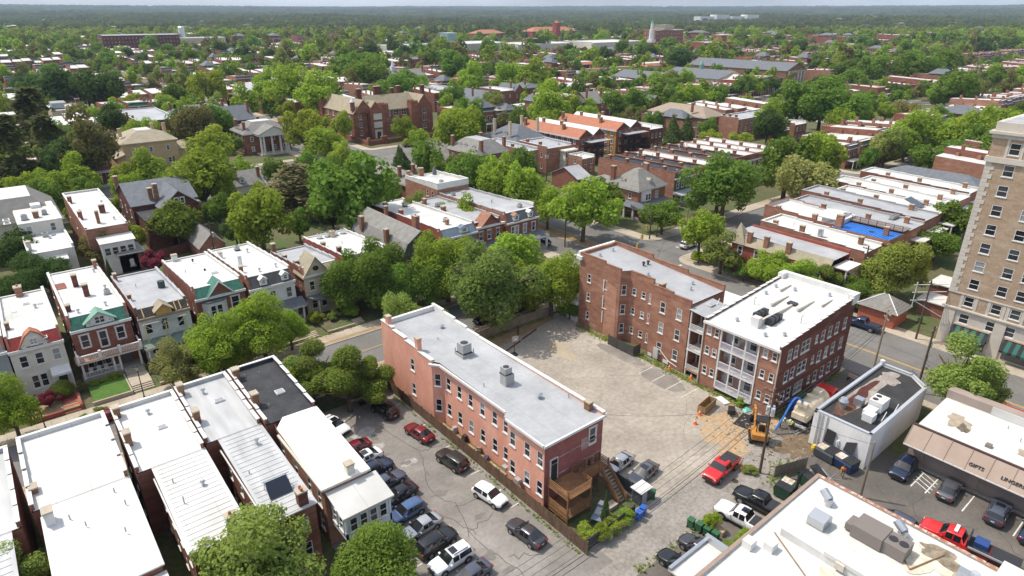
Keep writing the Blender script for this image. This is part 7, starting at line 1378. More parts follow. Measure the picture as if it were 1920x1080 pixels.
for i in range(15): a = i / 14; hs.append((-3.0 - 4.4 * a, .2 + 1.1 * a, 3.5 + .9 * math.sin(math.pi * min(1, a * 1.35)) * 1.2 - 3.2 * max(0, a - .35) ** 1.4 * 1.65))
MB().path(hs, .13, 8).build('suction_hose', plain('hose_blue', (.03, .17, .55), .4), t, local=True)
# mini excavator
t = thing('mini_excavator', 'small orange excavator digging beside the alley pole', 'excavator', (67.2, 32.9, .13), R(35)); t.scale = (1.3, 1.3, 1.3); ORG = mat('digger_orange', (.52, .24, .05), (.42, .19, .05), sc=2, fine=(5, .15))
for sy in (-.7, .7): MB().ex([(-.95, .15), (-.75, 0), (.75, 0), (.95, .15), (.95, .4), (.75, .52), (-.75, .52), (-.95, .4)], 'y', sy - .18, sy + .18).build('track', RUB, t, local=True)
MB().box(-1.0, .5, -.75, .75, .62, 1.2).ex([(-1.15, .65), (-.9, .65), (-.9, 1.35), (-1.15, 1.2)], 'y', -.7, .7).build('house', ORG, t, local=True); cb = MB()
for (x, y) in ((-.5, -.6), (-.5, .35), (.45, -.6), (.45, .35)): cb.box(x - .04, x + .04, y - .04, y + .04, 1.2, 2.35)
cb.box(-.6, .55, -.7, .45, 2.35, 2.45); cb.build('canopy', BLKP, t, local=True); MB().box(-.4, .1, -.4, .15, 1.2, 1.65).build('seat', BLKP, t, local=True)
MB().tube((.5, .4, .9), (1.5, .4, 2.4), .15, n=5).tube((1.5, .4, 2.4), (2.6, .4, 2.2), .13, n=5).build('boom', ORG, t, local=True); MB().tube((2.6, .4, 2.3), (3.0, .4, .8), .11, n=5).build('arm', ORG, t, local=True); MB().ex([(2.8, .9), (3.2, .8), (3.4, .4), (3.1, .1), (2.8, .4)], 'y', .15, .65).build('bucket', METALD, t, local=True); MB().box(1.0, 1.2, -.9, .9, .05, .4).build('blade', ORG, t, local=True)
# tow truck in the right lot
t = car('pickup', 'red tow truck with flat black bed partly hidden by the white roof', 'red', 66.6, 10.6, 95, z=.13, scale=1.05, name='tow_truck'); MB().box(-5.2, -1.2, -1.05, 1.05, 1.0, 1.2).build('flat_bed', METALD, t, local=True); MB().box(-5.2, -1.2, 1.0, 1.08, 1.2, 1.4).build('bed_rail', ALUM, t, local=True); MB().box(-1.15, -1.0, -1.0, 1.0, 1.2, 2.0).build('headboard', METALD, t, local=True); MB().box(-.1, .2, -.6, .6, 1.98, 2.1).build('light_bar', WHT, t, local=True); MB().box(-2.6, -1.5, -.7, .5, 1.2, 1.8).build('tool_box', plain('tool_blue', (.02, .06, .2), .5), t, local=True)

# ================================================================ PEOPLE
SKIN = plain('skin', (.36, .20, .13), .6); JEANS = plain('jeans', (.03, .045, .085), .8); HIVIS = plain('hi_vis_yellow', (.62, .72, .06), .7); ORANGE = plain('orange_shirt', (.80, .24, .02), .7); KHAKI = plain('work_trousers', (.12, .11, .09), .8); BOOT = plain('boot', (.05, .035, .025), .7)
def person(label, loc, ang, J, shirt, trousers, hat):
    """J: joint positions; skinned into one continuous body"""
    V = []; E = []; Rr = []
    def add(p, r): V.append(p); Rr.append(r); return len(V) - 1
    pel = add(J['pel'], .14); ch = add(J['chest'], .165); nk = add(J['neck'], .065); hd0 = add(J['chin'], .085); hd = add(J['head'], .105); E += [(pel, ch), (ch, nk), (nk, hd0), (hd0, hd)]
    for s in ('L', 'R'):
        sh = add(J['sh' + s], .075); el = add(J['el' + s], .052); wr = add(J['wr' + s], .034); E += [(ch, sh), (sh, el), (el, wr)]
        d = Vector(J['wr' + s]) - Vector(J['el' + s]); d.normalize(); a = d.orthogonal().normalized(); b = d.cross(a)
        pm = add(tuple(Vector(J['wr' + s]) + d * .07), .036); E.append((wr, pm))
        for k in range(4):
            f0 = add(tuple(Vector(V[pm]) + d * .04 + a * (.027 * (k - 1.5))), .0095); f1 = add(tuple(Vector(V[f0]) + d * (.045 - .004 * abs(k - 1.4)) + b * .02), .0085); E += [(pm, f0), (f0, f1)]
        th = add(tuple(Vector(J['wr' + s]) + d * .05 + a * .055), .011); E.append((pm, th))
        hp = add(J['hip' + s], .105); kn = add(J['kn' + s], .068); an = add(J['an' + s], .045); to = add(tuple(Vector(J['an' + s]) + Vector((.16, 0, -.04))), .042); E += [(pel, hp), (hp, kn), (kn, an), (an, to)]
    me = bpy.data.meshes.new('body'); me.from_pydata(V, E, []); o = bpy.data.objects.new('body', me); C.objects.link(o)
    md = o.modifiers.new('skin', 'SKIN'); sv = me.skin_vertices[0].data
    for i, r in enumerate(Rr): sv[i].radius = (r, r)
    sv[pel].use_root = True
    sb = o.modifiers.new('sub', 'SUBSURF'); sb.levels = 1; sb.render_levels = 1
    bpy.context.view_layer.update(); ev = o.evaluated_get(bpy.context.evaluated_depsgraph_get()); nm = bpy.data.meshes.new_from_object(ev)
    bpy.data.objects.remove(o)
    for m in (SKIN, shirt, trousers, BOOT): nm.materials.append(m)
    Vp = [Vector(v) for v in V]
    names = ['t', 's', 'k', 'k', 'k']
    for s in range(2): names += ['s', 's', 'k', 'k'] + ['k'] * 9 + ['t', 't', 'b', 'b']
    idx = {'k': 0, 's': 1, 't': 2, 'b': 3}
    for p in nm.polygons:
        c = p.center; j = min(range(len(Vp)), key=lambda q: (Vp[q] - c).length_squared / max(Rr[q], .03)); p.material_index = idx[names[j]]; p.use_smooth = True
    t = thing('person', label, 'person', loc, R(ang)); link('body', nm, t)
    hx, hy, hz_ = J['head']
    if hat: MB().cyl(hx, hy, hz_ + .0, hz_ + .10, .135, 12, .12).cyl(hx, hy, hz_ + .10, hz_ + .16, .12, 12, .05).cyl(hx + .03, hy, hz_ - .01, hz_ + .01, .165, 12).build('hard_hat', hat, t, local=True)
    else: MB().cyl(hx - .02, hy, hz_ - .02, hz_ + .08, .118, 12, .10).cyl(hx - .02, hy, hz_ + .08, hz_ + .13, .10, 12, .03).build('hair', BOOT, t, local=True)
    for sy in (-.038, .038): MB().box(hx + .095, hx + .112, hy + sy - .014, hy + sy + .014, hz_ - .035, hz_ - .015).build('eye', BLKP, t, local=True)
    MB().box(hx + .1, hx + .135, hy - .014, hy + .014, hz_ - .08, hz_ - .04).build('nose', SKIN, t, local=True)
    return t
bend = dict(pel=(-.12, 0, .92), chest=(.22, 0, 1.25), neck=(.36, 0, 1.36), chin=(.42, 0, 1.39), head=(.48, 0, 1.46), shL=(.25, .2, 1.28), elL=(.42, .24, 1.02), wrL=(.6, .12, .86), shR=(.25, -.2, 1.28), elR=(.42, -.24, 1.0), wrR=(.58, -.1, .82), hipL=(-.1, .1, .88), knL=(.0, .13, .48), anL=(-.06, .13, .09), hipR=(-.1, -.1, .88), knR=(.04, -.13, .48), anR=(.0, -.13, .09))
walk = dict(pel=(0, 0, .95), chest=(.03, 0, 1.32), neck=(.04, 0, 1.48), chin=(.06, 0, 1.55), head=(.07, 0, 1.64), shL=(.02, .2, 1.38), elL=(-.12, .26, 1.12), wrL=(-.02, .26, .9), shR=(.02, -.2, 1.38), elR=(.08, -.26, 1.1), wrR=(.3, -.2, .96), hipL=(0, .09, .9), knL=(.22, .1, .52), anL=(.2, .1, .1), hipR=(0, -.09, .9), knR=(-.04, -.1, .48), anR=(-.32, -.1, .14))
person('worker in yellow vest and hard hat stooping next to the excavator arm', (71.6, 32.5, .13), -35, bend, HIVIS, JEANS, WHT); person('worker in yellow shirt and hard hat bent over the blue hose end', (72.6, 31.3, .13), 150, bend, HIVIS, JEANS, WHT); person('person in orange shirt walking past the blue dumpster', (68.2, 22.7, .13), 205, walk, ORANGE, KHAKI, None)

# ================================================================ STREET FURNITURE AND SITE CLUTTER
def pole(label, x, y, h, arms=(), can=False, lean=0, name='utility_pole', m=POLE, z0=.1):
    t = thing(name, label, 'pole', (x, y, z0)); MB().tube((0, 0, 0), (lean, 0, h), .17, .12, n=9).build('shaft', m, t, local=True)
    for (z, w_, a) in arms:
        o = MB().box(-w_ / 2, w_ / 2, -.06, .06, -.07, .07).build('crossarm', m, t, local=True); o.location = (lean * z / h, 0, z); o.rotation_euler = (0, 0, R(a))
        for k in (-.45, -.2, .2, .45): MB().cyl(w_ * k, 0, .07, .22, .05, 6).build('insulator', ACG, o, local=True)
    if can:
        for k in range(can): MB().cyl(.32 * math.cos(2.1 * k), .32 * math.sin(2.1 * k), h - 3.4, h - 2.4, .24, 10).build('transformer', ALUM, t, local=True)
    return t
P1 = pole('tall wooden utility pole with transformers beside the excavator', 61.5, 29.2, 11.6, ((11.0, 2.4, 90), (10.2, 2.0, 90)), 3); P2 = pole('wooden utility pole at the kerb before the black roofed shop', 97.2, 31.7, 9.8, ((9.3, 2.4, 40), (8.4, 2.0, 40)), 0, .2, m=mat('pole_pale', (.36, .29, .2), (.28, .22, .15))); P3 = pole('brown wooden utility pole with transformer by the street opposite the tower', 95.0, 24.8, 10.5, ((9.8, 2.0, 0),), 1); P4 = pole('bare grey wooden post in the right hand lot', 66.4, 19.8, 7.5, (), 0, .1, m=WOODG)
P5 = pole('wooden utility pole rising behind the carriage house', 33.0, 141.5, 9.5, ((9.0, 1.8, 0),), 1); P6 = pole('wooden utility pole among the boulevard back yards with transformer', 137.4, 151, 11, ((10.4, 2.2, 0), (9.6, 2, 0)), 2); P7 = pole('utility pole in the alley behind the red corner house', 124.8, 46.6, 9.6, ((9.0, 2.0, 90),), 1); P8 = pole('utility pole by the worn lot corner house porch', 99.2, 102.2, 8.5, ()); P9 = pole('utility pole far along the alley past the bottom edge', 18, 27.5, 11.6, ((11.0, 2.4, 90),)); P10 = pole('utility pole at the tower alley mouth', 112.6, 31.6, 10.5, ((9.8, 2.2, 90),), 0)
WIRE = plain('wire', (.03, .03, .032), .6)
def wires(label, a, b, n=3, spread_=.8, sag=.9, r=.016, across=(0, 1)):
    t = thing('overhead_cables', label, 'cable', ((a[0] + b[0]) / 2, (a[1] + b[1]) / 2, 0))
    for k in range(n):
        o = (k - (n - 1) / 2) * spread_ / max(1, n - 1); pts = []
        for i in range(15):
            q = i / 14; pts.append((a[0] + (b[0] - a[0]) * q + across[0] * o, a[1] + (b[1] - a[1]) * q + across[1] * o, a[2] + (b[2] - a[2]) * q - sag * 4 * q * (1 - q)))
        MB().path(pts, r, 4).build('cable', WIRE, t)
wires('overhead cables from the alley pole across the worn lot to the lower left', (61.5, 29.2, 11.2), (18, 27.5, 11.2), 4, 2.0, 1.2); wires('lower cable pair along the alley beneath the main wires', (61.5, 29.2, 9.0), (18, 27.5, 9.0), 2, .5, 1.4, .028); wires('overhead cables from the alley pole past the apartment block to the street pole', (61.5, 29.2, 11.2), (97.2, 31.7, 9.2), 4, 2.0, .9); wires('cables crossing the street from kerb pole to tower alley pole', (97.2, 31.7, 9.1), (112.6, 31.6, 9.8), 5, 2.2, .5); wires('lower telephone cables between alley pole and street pole', (61.5, 29.2, 8.4), (97.2, 31.7, 7.2), 2, .4, 1.0, .028); wires('single drop cable from the alley pole to the pink building rear', (61.5, 29.2, 9.8), (46.3, 42, 8.2), 1, 0, .9); wires('cable pair between the two street side poles', (97.2, 31.7, 8.4), (95.0, 24.8, 9.6), 2, .6, .2, across=(1, 0)); wires('street cables running north above the kerb', (97.2, 31.7, 9.2), (94.4, 80, 9.2), 2, .8, .8, across=(1, 0)); wires('cables behind the north row from pole to cedar', (33, 141.5, 8.8), (66, 139, 8.2), 2, .5, .9); wires('traffic signal span wire across the boulevard crossing', (96.6, 79.6, 6.4), (118.6, 93.2, 6.0), 1, 0, .5, .035)
wires('cables in the alley behind the red corner house', (112.6, 31.6, 9.9), (124.8, 46.6, 9.0), 3, 1.2, .5); wires('short cables from the right hand lot post to the alley pole', (66.4, 19.8, 7.3), (61.5, 29.2, 9.0), 1, 0, .3)
for k, (q, lab) in enumerate(((.2, 'traffic signal hanging nearest the corner house side'), (.45, 'traffic signal hanging over the middle of the crossing'), (.72, 'traffic signal hanging nearest the foursquare house corner'))):
    x, y = 96.6 + 22 * q, 79.6 + 13.6 * q; t = thing('traffic_signal', lab, 'traffic light', (x, y, 5.0), 0, 'signals over the crossing'); MB().box(-.18, .18, -.18, .18, -.3, .75).build('housing', plain('signal_yellow', (.55, .33, .04), .5), t, local=True); MB().tube((0, 0, .75), (0, 0, 1.2), .02).build('hanger', WIRE, t, local=True)
    for i, c in enumerate(((.4, .02, .02), (.4, .2, .02), (.02, .25, .1))): MB().box(-.12, .12, -.2, -.181, .48 - .27 * i, .7 - .27 * i).build('lens', plain('lens%d' % i, c, .3), t, local=True)
pole('signal wire post at the corner house kerb', 96.6, 79.6, 7, (), name='signal_post', m=METALD); pole('signal wire post at the foursquare kerb', 118.6, 93.2, 7, (), name='signal_post', m=POLE)
def lamp(label, x, y, h=4.6, z=.1):
    t = thing('street_lamp', label, 'street lamp', (x, y, z)); MB().cyl(0, 0, 0, .5, .17, 8, .12).cyl(0, 0, .5, h, .075, 8, .055).build('post', METALD, t, local=True); MB().cyl(0, 0, h, h + .55, .12, 8, .22).build('lantern', plain('lamp_glass', (.5, .48, .42), .3), t, local=True); MB().cyl(0, 0, h + .55, h + .8, .26, 8, .04).build('cap', METALD, t, local=True)
for (lab, x, y) in (('black street lamp by the purple leaved bush', -2.7, 92.6), ('black street lamp below the balustraded porch', 8.9, 92.6), ('black street lamp under the street oaks', 55, 93), ('black street lamp on the pavement before the foursquare porch', 121.6, 93.4), ('black street lamp at the corner past the foursquare house', 133, 93.2), ('street lamp beside the boulevard end of the apartments', 92.4, 79.0)): lamp(lab, x, y)
def hoop(label, x, y, ang, base=True):
    t = thing('basketball_hoop', label, 'basketball hoop', (x, y, .12), R(ang))
    if base: MB().box(-.7, .3, -.45, .45, 0, .2).build('base', BLKP, t, local=True)
    MB().tube((-.3, 0, .1), (0, 0, 3.0), .06).build('pole', METALD, t, local=True); MB().box(.1, .15, -.6, .6, 2.6, 3.45).build('backboard', ACG, t, local=True); MB().box(.151, .16, -.25, .25, 2.75, 3.1).build('target', WHT, t, local=True); m = MB()
    for i in range(12): a, b = 2 * math.pi * i / 12, 2 * math.pi * (i + 1) / 12; m.tube((.42 + .23 * math.cos(a), .23 * math.sin(a), 2.75), (.42 + .23 * math.cos(b), .23 * math.sin(b), 2.75), .02, n=4)
    m.build('rim', plain('rim_orange', (.6, .15, .02), .5), t, local=True)
hoop('basketball hoop on the worn lot near its timber fence', 57.2, 69.4, -100); hoop('basketball hoop in front of the holly bushes of the parking lot', 32.0, 72.0, -95)
for k, (x, y, l) in enumerate(((58, 71.6, 6), (63.6, 73.4, 4.5), (55, 70.6, 2.4))):
    t = thing('timber_beam', ('long dark timber beam edging the dirt strip', 'shorter timber beam end to end with the long one', 'short timber offcut lying by the hoop base')[k], 'beam', (x, y, .13), R(17)); MB().box(-l / 2, l / 2, -.1, .1, 0, .18).build('beam', BD, t, local=True); MB().box(-l / 2 - .01, -l / 2 + .12, -.105, .105, 0, .185).build('end', WOODG, t, local=True)
for k, (x, y) in enumerate(((53.5, 71.8), (61, 73.2))): pole(('thin steel post left of the basketball hoop', 'thin steel post right of the basketball hoop')[k], x, y, 2.6, (), name='steel_post', m=METALD)
def cone(label, x, y, tip=0):
    t = thing('traffic_cone', label, 'traffic cone', (x, y, .13)); MB().cyl(0, 0, .04, .75, .19, 10, .03).build('cone', plain('cone_orange', (.80, .16, .02), .6), t, local=True); MB().box(-.22, .22, -.22, .22, 0, .04).build('base', MATS['cone_orange'], t, local=True); MB().cyl(0, 0, .38, .55, .12, 10, .085).build('band', WHT, t, local=True); t.scale = (1.2, 1.2, 1.2)
for lab, x, y in (('traffic cone beside the timber trench box', 66.0, 40.9), ('traffic cone standing alone in the clay patch', 63.8, 40.0), ('traffic cone at the foot of the alley pole', 60.7, 31.2), ('traffic cone against the silver roofed apartment wall', 72.7, 51.2), ('traffic cone between the stair tower and white balconies', 72.9, 47.4)): cone(lab, x, y)
t = thing('trench_box', 'open timber trench box beside the clay patch', 'box', (68.0, 41.2, .13), R(8)); TMB = mat('trench_timber', (.34, .22, .10), (.27, .17, .08), sc=2, fine=(5, .15))
for sy in (-.55, .5): MB().box(-1.6, 1.6, sy, sy + .06, 0, 1.15).build('side_panel', TMB, t, local=True)
for sx in (-1.6, 1.54): MB().box(sx, sx + .06, -.49, .5, .1, 1.1).build('end_panel', TMB, t, local=True)
MB().box(-1.54, 1.54, -.49, .5, .02, .1).build('bottom', DIRT, t, local=True)
t = thing('compressor', 'small dark compressor trailer lying on the clay', 'machine', (69.6, 38.4, .13), R(40)); MB().box(-.8, .5, -.4, .4, .3, .95).build('body', BLKP, t, local=True); MB().box(.5, .9, -.3, .3, .4, .9).build('tank', ORG, t, local=True); MB().tube((-.8, 0, .3), (-1.4, 0, .15), .05).build('tow_bar', METALD, t, local=True); MB().tube((-.1, -.5, .25), (-.1, .5, .25), .25, n=12).build('wheels', RUB, t, local=True)
t = thing('road_plate', 'black steel road plate on the ground beside the excavator', 'plate', (69.6, 35.9, .136), R(10)); MB().box(-1.7, 1.7, -1.3, 1.3, 0, .03).build('plate', BLKP, t, local=True); MB().cyl(1.4, 1.0, .03, .06, .08, 8).build('lifting_eye', METALD, t, local=True)
t = thing('mattress', 'white mattress lying by the balcony apartments wall', 'mattress', (71.3, 40.9, .13), R(75)); MB().box(-.95, .95, -.5, .5, 0, .22).build('pad', WHT, t, local=True); MB().box(-.96, .96, -.51, .51, .09, .13).build('piping', ACG, t, local=True)
t = thing('tarpaulin', 'crumpled turquoise tarpaulin by the balcony wall', 'tarpaulin', (72.0, 37.6, .13)); b = MB()
for i in range(10): a = 2 * math.pi * i / 10; b.v.append((.8 * math.cos(a) * rnd.uniform(.7, 1.2), .6 * math.sin(a) * rnd.uniform(.7, 1.2), rnd.uniform(0, .12)))
b.v.append((0, 0, .45)); b.f = [(i, (i + 1) % 10, 10) for i in range(10)]; b.m = [0] * 10; b.build('sheet', plain('turquoise', (.16, .5, .45), .6), t, local=True); MB().box(-.3, .2, -.2, .2, 0, .28).build('lump', MATS['turquoise'], t, local=True)
t = thing('ladder', 'aluminium ladder lying against the white shop wall', 'ladder', (73.6, 30.2, .2), R(-12))
for sy in (-.22, .22): MB().tube((-1.9, sy, .05), (1.9, sy, .35), .04, n=4).build('rail', ALUM, t, local=True)
for i in range(11): x = -1.75 + .35 * i; MB().tube((x, -.22, .05 + (x + 1.9) * .079), (x, .22, .05 + (x + 1.9) * .079), .03, n=4).build('rung', ALUM, t, local=True)
def bin_(label, x, y, col, ang=0, group=None):
    t = thing('wheelie_bin', label, 'bin', (x, y, .12), R(ang), group); MB().prism([(-.3, -.27), (.3, -.27), (.34, .3), (-.34, .3)], .08, 1.0).build('body', col, t, local=True); MB().ex([(-.33, 1.0), (.36, 1.0), (.36, 1.06), (-.33, 1.1)], 'x', -.36, .36).build('lid', col, t, local=True)
    for sx in (-.28, .28): MB().tube((sx - .04, .3, .12), (sx + .04, .3, .12), .12, n=10).build('wheel', RUB, t, local=True)
BG = plain('bin_green', (.025, .10, .04), .5); BBL = plain('bin_blue', (.02, .10, .42), .5)
for lab, x, y, c, a in (('green wheelie bin at the yard corner by the grey shed, nearer the shed', 47.6, 35.2, BG, 20), ('green wheelie bin at the yard corner by the grey shed, outer one', 48.3, 34.4, BG, 35), ('blue recycling bin below the ivy, left of the pair', 44.6, 33.2, BBL, 10), ('blue recycling bin below the ivy, right of the pair', 45.5, 33.4, BBL, 10), ('green bin, first of the row beside the alley weeds', 48.0, 29.0, BG, 95), ('green bin, second of the row beside the alley weeds', 48.2, 28.1, BG, 92), ('green bin, third of the row beside the alley weeds', 48.3, 27.2, BG, 96), ('green bin, last of the row beside the alley weeds', 48.4, 26.3, BG, 90), ('green bin in the alley mouth by the pyramid garage', 119.4, 33.6, BG, 0), ('blue recycling bin far down the tower alley', 128.6, 27.6, BBL, 0)): bin_(lab, x, y, c, a)
def dumpster(label, x, y, ang, col, lid):
    t = thing('dumpster', label, 'dumpster', (x, y, .13), R(ang)); b = MB().ex([(-.8, .15), (.8, .15), (.95, 1.2), (.8, 1.45), (-.9, 1.45)], 'x', -1.2, 1.2); b.build('body', col, t, local=True)
    o = MB().box(-1.2, -.02, -.95, .85, 1.455, 1.52).build('lid', BLKP, t, local=True); o2 = MB().box(.02, 1.2, 0, 1.75, 0, .06).build('lid', BLKP, t, local=True); o2.location = (0, -.93, 1.46); o2.rotation_euler = (R(lid), 0, 0)
    for sx in (-.8, 0, .8): MB().box(sx - .05, sx + .05, -1.0, -.9, .2, 1.4).build('rib', col, t, local=True)
    MB().box(.1, 1.1, -.5, .7, 1.3, 1.5).build('rubbish', mat('cardboard', (.45, .33, .2), (.6, .55, .5), sc=4, contrast=(.4, .6)), t, local=True)
dumpster('dark green dumpster with timber scraps beside the black pickup', 60.4, 25.4, 5, plain('dumpster_green', (.015, .06, .03), .5), 95); dumpster('dark green dumpster further in behind the pale timber screen', 64.2, 24.4, -20, MATS['dumpster_green'], 20); dumpster('dark blue dumpster open beside the white shop wall', 70.1, 23.3, 80, plain('dumpster_blue', (.012, .03, .085), .5), 110); dumpster('grey dumpster behind the blue one along the white shop wall', 70.2, 25.6, 85, plain('dumpster_grey', (.06, .07, .08), .5), 100)
t = thing('mop_bucket', 'yellow mop bucket outside the white shop door', 'bucket', (70.4, 27.3, .13)); MB().cyl(0, 0, .08, .6, .25, 10, .33).build('bucket', plain('bucket_yellow', (.75, .52, .03), .5), t, local=True); MB().box(-.2, .3, -.2, .2, .6, .85).build('wringer', MATS['bucket_yellow'], t, local=True)
t = thing('folded_parasol', 'collapsed parasol frame lying on the dark asphalt', 'parasol', (66.8, 23.4, .14)); 
for i in range(7): a = i * .9; MB().tube((0, 0, .12), (1.15 * math.cos(a), 1.15 * math.sin(a), .03), .03, n=4).build('rib', ALUM, t, local=True)
MB().tube((0, 0, .1), (.5, 1.3, .5), .04, n=5).build('pole', ALUM, t, local=True)
t = thing('barrier', 'white road barrier at the drive beside the black roofed shop', 'barrier', (90.6, 31.6, .13), R(80)); MB().box(-1.1, 1.1, -.05, .05, .5, 1.1).build('board', mat('barrier_board', (.62, .52, .45), (.55, .4, .34)), t, local=True); MB().box(-1.0, -.9, -.35, .35, 0, .5).box(.9, 1.0, -.35, .35, 0, .5).build('foot', METALD, t, local=True)
for lab, x, y, c in (('blue skip like bin against the shaded apartment wall', 77.2, 33.6, BBL), ('green skip like bin next to the blue one at the apartment wall', 79.6, 33.6, BG)):
    t = thing('cart_bin', lab, 'bin', (x, y, .13)); MB().prism([(-.9, -.5), (.9, -.5), (.95, .5), (-.95, .5)], .1, 1.2).build('body', c, t, local=True); MB().box(-.98, .98, -.55, .55, 1.2, 1.28).build('lid', c, t, local=True)
t = thing('planter', 'pale timber planter with tufts beside the row of green bins', 'planter', (49.6, 27.0, .12), R(90)); MB().box(-1, 1, -.4, .4, 0, .6).build('box', CONC, t, local=True); MB().box(-.95, .95, -.35, .35, .6, .63).build('soil', DIRT, t, local=True)
# things leaning on the pink wall
for k, (x, y, w_, h_, c, lab) in enumerate([(38.2, 58.6, .9, .8, ACG, 'grey metal box leaning against the pink wall'), (38.1, 56.2, .7, .9, METALD, 'dark grill standing beside the pink wall'), (37.9, 51.5, .9, .5, plain('tarp_blue', (.03, .04, .12), .6), 'crumpled dark blue sheet on the dirt by the pink wall'), (38.1, 53.2, .6, .8, WOODG, 'old chair like crate by the pink wall'), (37.6, 49.6, .8, .4, CONC, 'pile of pale blocks on the dirt by the pink wall')]):
    t = thing('clutter_item', lab, 'clutter', (x, y, .13), R(17 * k)); MB().box(-w_ / 2, w_ / 2, -.3, .3, 0, h_ * .7).build('lower', c, t, local=True); MB().prism([(-w_ * .4, -.25), (w_ * .3, -.3), (w_ * .45, .2), (-w_ * .2, .28)], h_ * .7, h_).build('upper', c, t, local=True)
# garden steps and low walls in front of the north row
r = thing('garden_terrace', 'red brick front steps and low wall before the cream house', 'steps', (0, 97, .1)); MB().box(-4.2, -.4, 95.2, 95.5, .1, .7).build('low_wall', BRP, r); MB().box(1.6, 1.9, 95.2, 99, .1, .9).build('low_wall', BRP, r); MB().box(-4.2, 2, 95.6, 102.5, .1, .55).build('terrace', DIRT, r); MB().box(-.2, 1.5, 97, 101.5, .55, .62).build('path', BRP, r)
for i in range(4): MB().box(-.3, 1.6, 95.2 + .35 * i, 95.55 + .35 * i, .1, .2 + .12 * i).build('step', BRP, r)
r = thing('front_lawn', 'small raised green lawn with stone edging below the balustraded porch', 'lawn', (5.5, 97.5, .1)); MB().box(3.2, 7.8, 95.3, 101.2, .1, .6).build('bank', GRASS, r); MB().box(3.0, 8.0, 95.0, 95.28, .1, .65).build('edging', CONC, r); MB().box(7.82, 8.0, 95.3, 101.2, .1, .65).build('edging', CONC, r)
for i in range(4): MB().box(8.1, 10.8, 95.3 + .4 * i, 95.7 + .4 * i, .1, .22 + .13 * i).build('step', CONC, r)
MB().box(8.1, 10.8, 96.9, 100, .1, .62).build('path', CONC, r)
for (xa, xb, lab) in ((11.5, 18.8, 'dirt front yard of the house under repair'), (20, 28, 'front yard bank of the green gabled house'), (28.4, 36.6, 'front yard bank with steps below the white mansard house'), (37.5, 45, 'front yard bank of the tan gabled house')):
    r = thing('front_yard', lab, 'yard', ((xa + xb) / 2, 98, .1)); MB().box(xa, xb - 2.6, 95.4, 101, .1, .5).build('bank', YARD, r); MB().box(xa, xb - 2.6, 95.1, 95.38, .1, .55).build('edging', CONC, r)
    for i in range(4): MB().box(xb - 2.4, xb - .6, 95.3 + .4 * i, 95.7 + .4 * i, .1, .2 + .12 * i).build('step', CONC, r)
# ================================================================ TREES
LEAF = {}
def leaf_mat(name, col, tr=.42, var=.22):
    m = bpy.data.materials.new('leaves_' + name); m.use_nodes = True; t = m.node_tree; t.nodes.clear()
    out = t.nodes.new('ShaderNodeOutputMaterial'); df = t.nodes.new('ShaderNodeBsdfDiffuse'); tl = t.nodes.new('ShaderNodeBsdfTranslucent'); mx = t.nodes.new('ShaderNodeMixShader'); mx.inputs[0].default_value = tr
    oi = t.nodes.new('ShaderNodeObjectInfo'); g = t.nodes.new('ShaderNodeNewGeometry'); n = t.nodes.new('ShaderNodeTexNoise'); n.inputs['Scale'].default_value = .9; n.inputs['Detail'].default_value = 3
    t.links.new(g.outputs['Position'], n.inputs['Vector'])
    ad = t.nodes.new('ShaderNodeMath'); ad.operation = 'ADD'; t.links.new(oi.outputs['Random'], ad.inputs[0]); t.links.new(n.outputs['Fac'], ad.inputs[1])
    rg = t.nodes.new('ShaderNodeMapRange'); rg.inputs[1].default_value, rg.inputs[2].default_value = .3, 1.7; rg.inputs[3].default_value, rg.inputs[4].default_value = 1 - var, 1 + var * 1.3; t.links.new(ad.outputs[0], rg.inputs[0])
    hu = t.nodes.new('ShaderNodeMapRange'); hu.inputs[3].default_value, hu.inputs[4].default_value = .488, .510; t.links.new(oi.outputs['Random'], hu.inputs[0])
    hs = t.nodes.new('ShaderNodeHueSaturation'); hs.inputs['Color'].default_value = (col[0] * 2.75, col[1] * 2.08, col[2] * 2.0, 1); t.links.new(rg.outputs[0], hs.inputs['Value']); t.links.new(hu.outputs[0], hs.inputs['Hue'])
    t.links.new(hs.outputs[0], df.inputs[0])
    h2 = t.nodes.new('ShaderNodeHueSaturation'); h2.inputs['Hue'].default_value = .485; h2.inputs['Value'].default_value = 1.25; t.links.new(hs.outputs[0], h2.inputs['Color']); t.links.new(h2.outputs[0], tl.inputs[0])
    t.links.new(df.outputs[0], mx.inputs[1]); t.links.new(tl.outputs[0], mx.inputs[2]); t.links.new(mx.outputs[0], out.inputs[0]); LEAF[name] = m
for nm, c in dict(maple=(.088, .165, .022), oak=(.052, .112, .020), loose=(.082, .138, .034), olive=(.075, .098, .034), yel=(.098, .160, .022), pale=(.115, .155, .052), dark=(.028, .062, .018), cedar=(.045, .068, .026), magnolia=(.058, .072, .026), plum=(.075, .020, .028), shrub=(.075, .13, .03), holly=(.058, .102, .020), willow=(.085, .13, .028), ash=(.062, .118, .030), round=(.055, .102, .018), cone=(.038, .072, .024), deodar=(.080, .100, .048), wood=(.034, .062, .022), wood2=(.044, .074, .023), wood3=(.028, .054, .020), wood4=(.054, .082, .026)).items(): leaf_mat(nm, c)
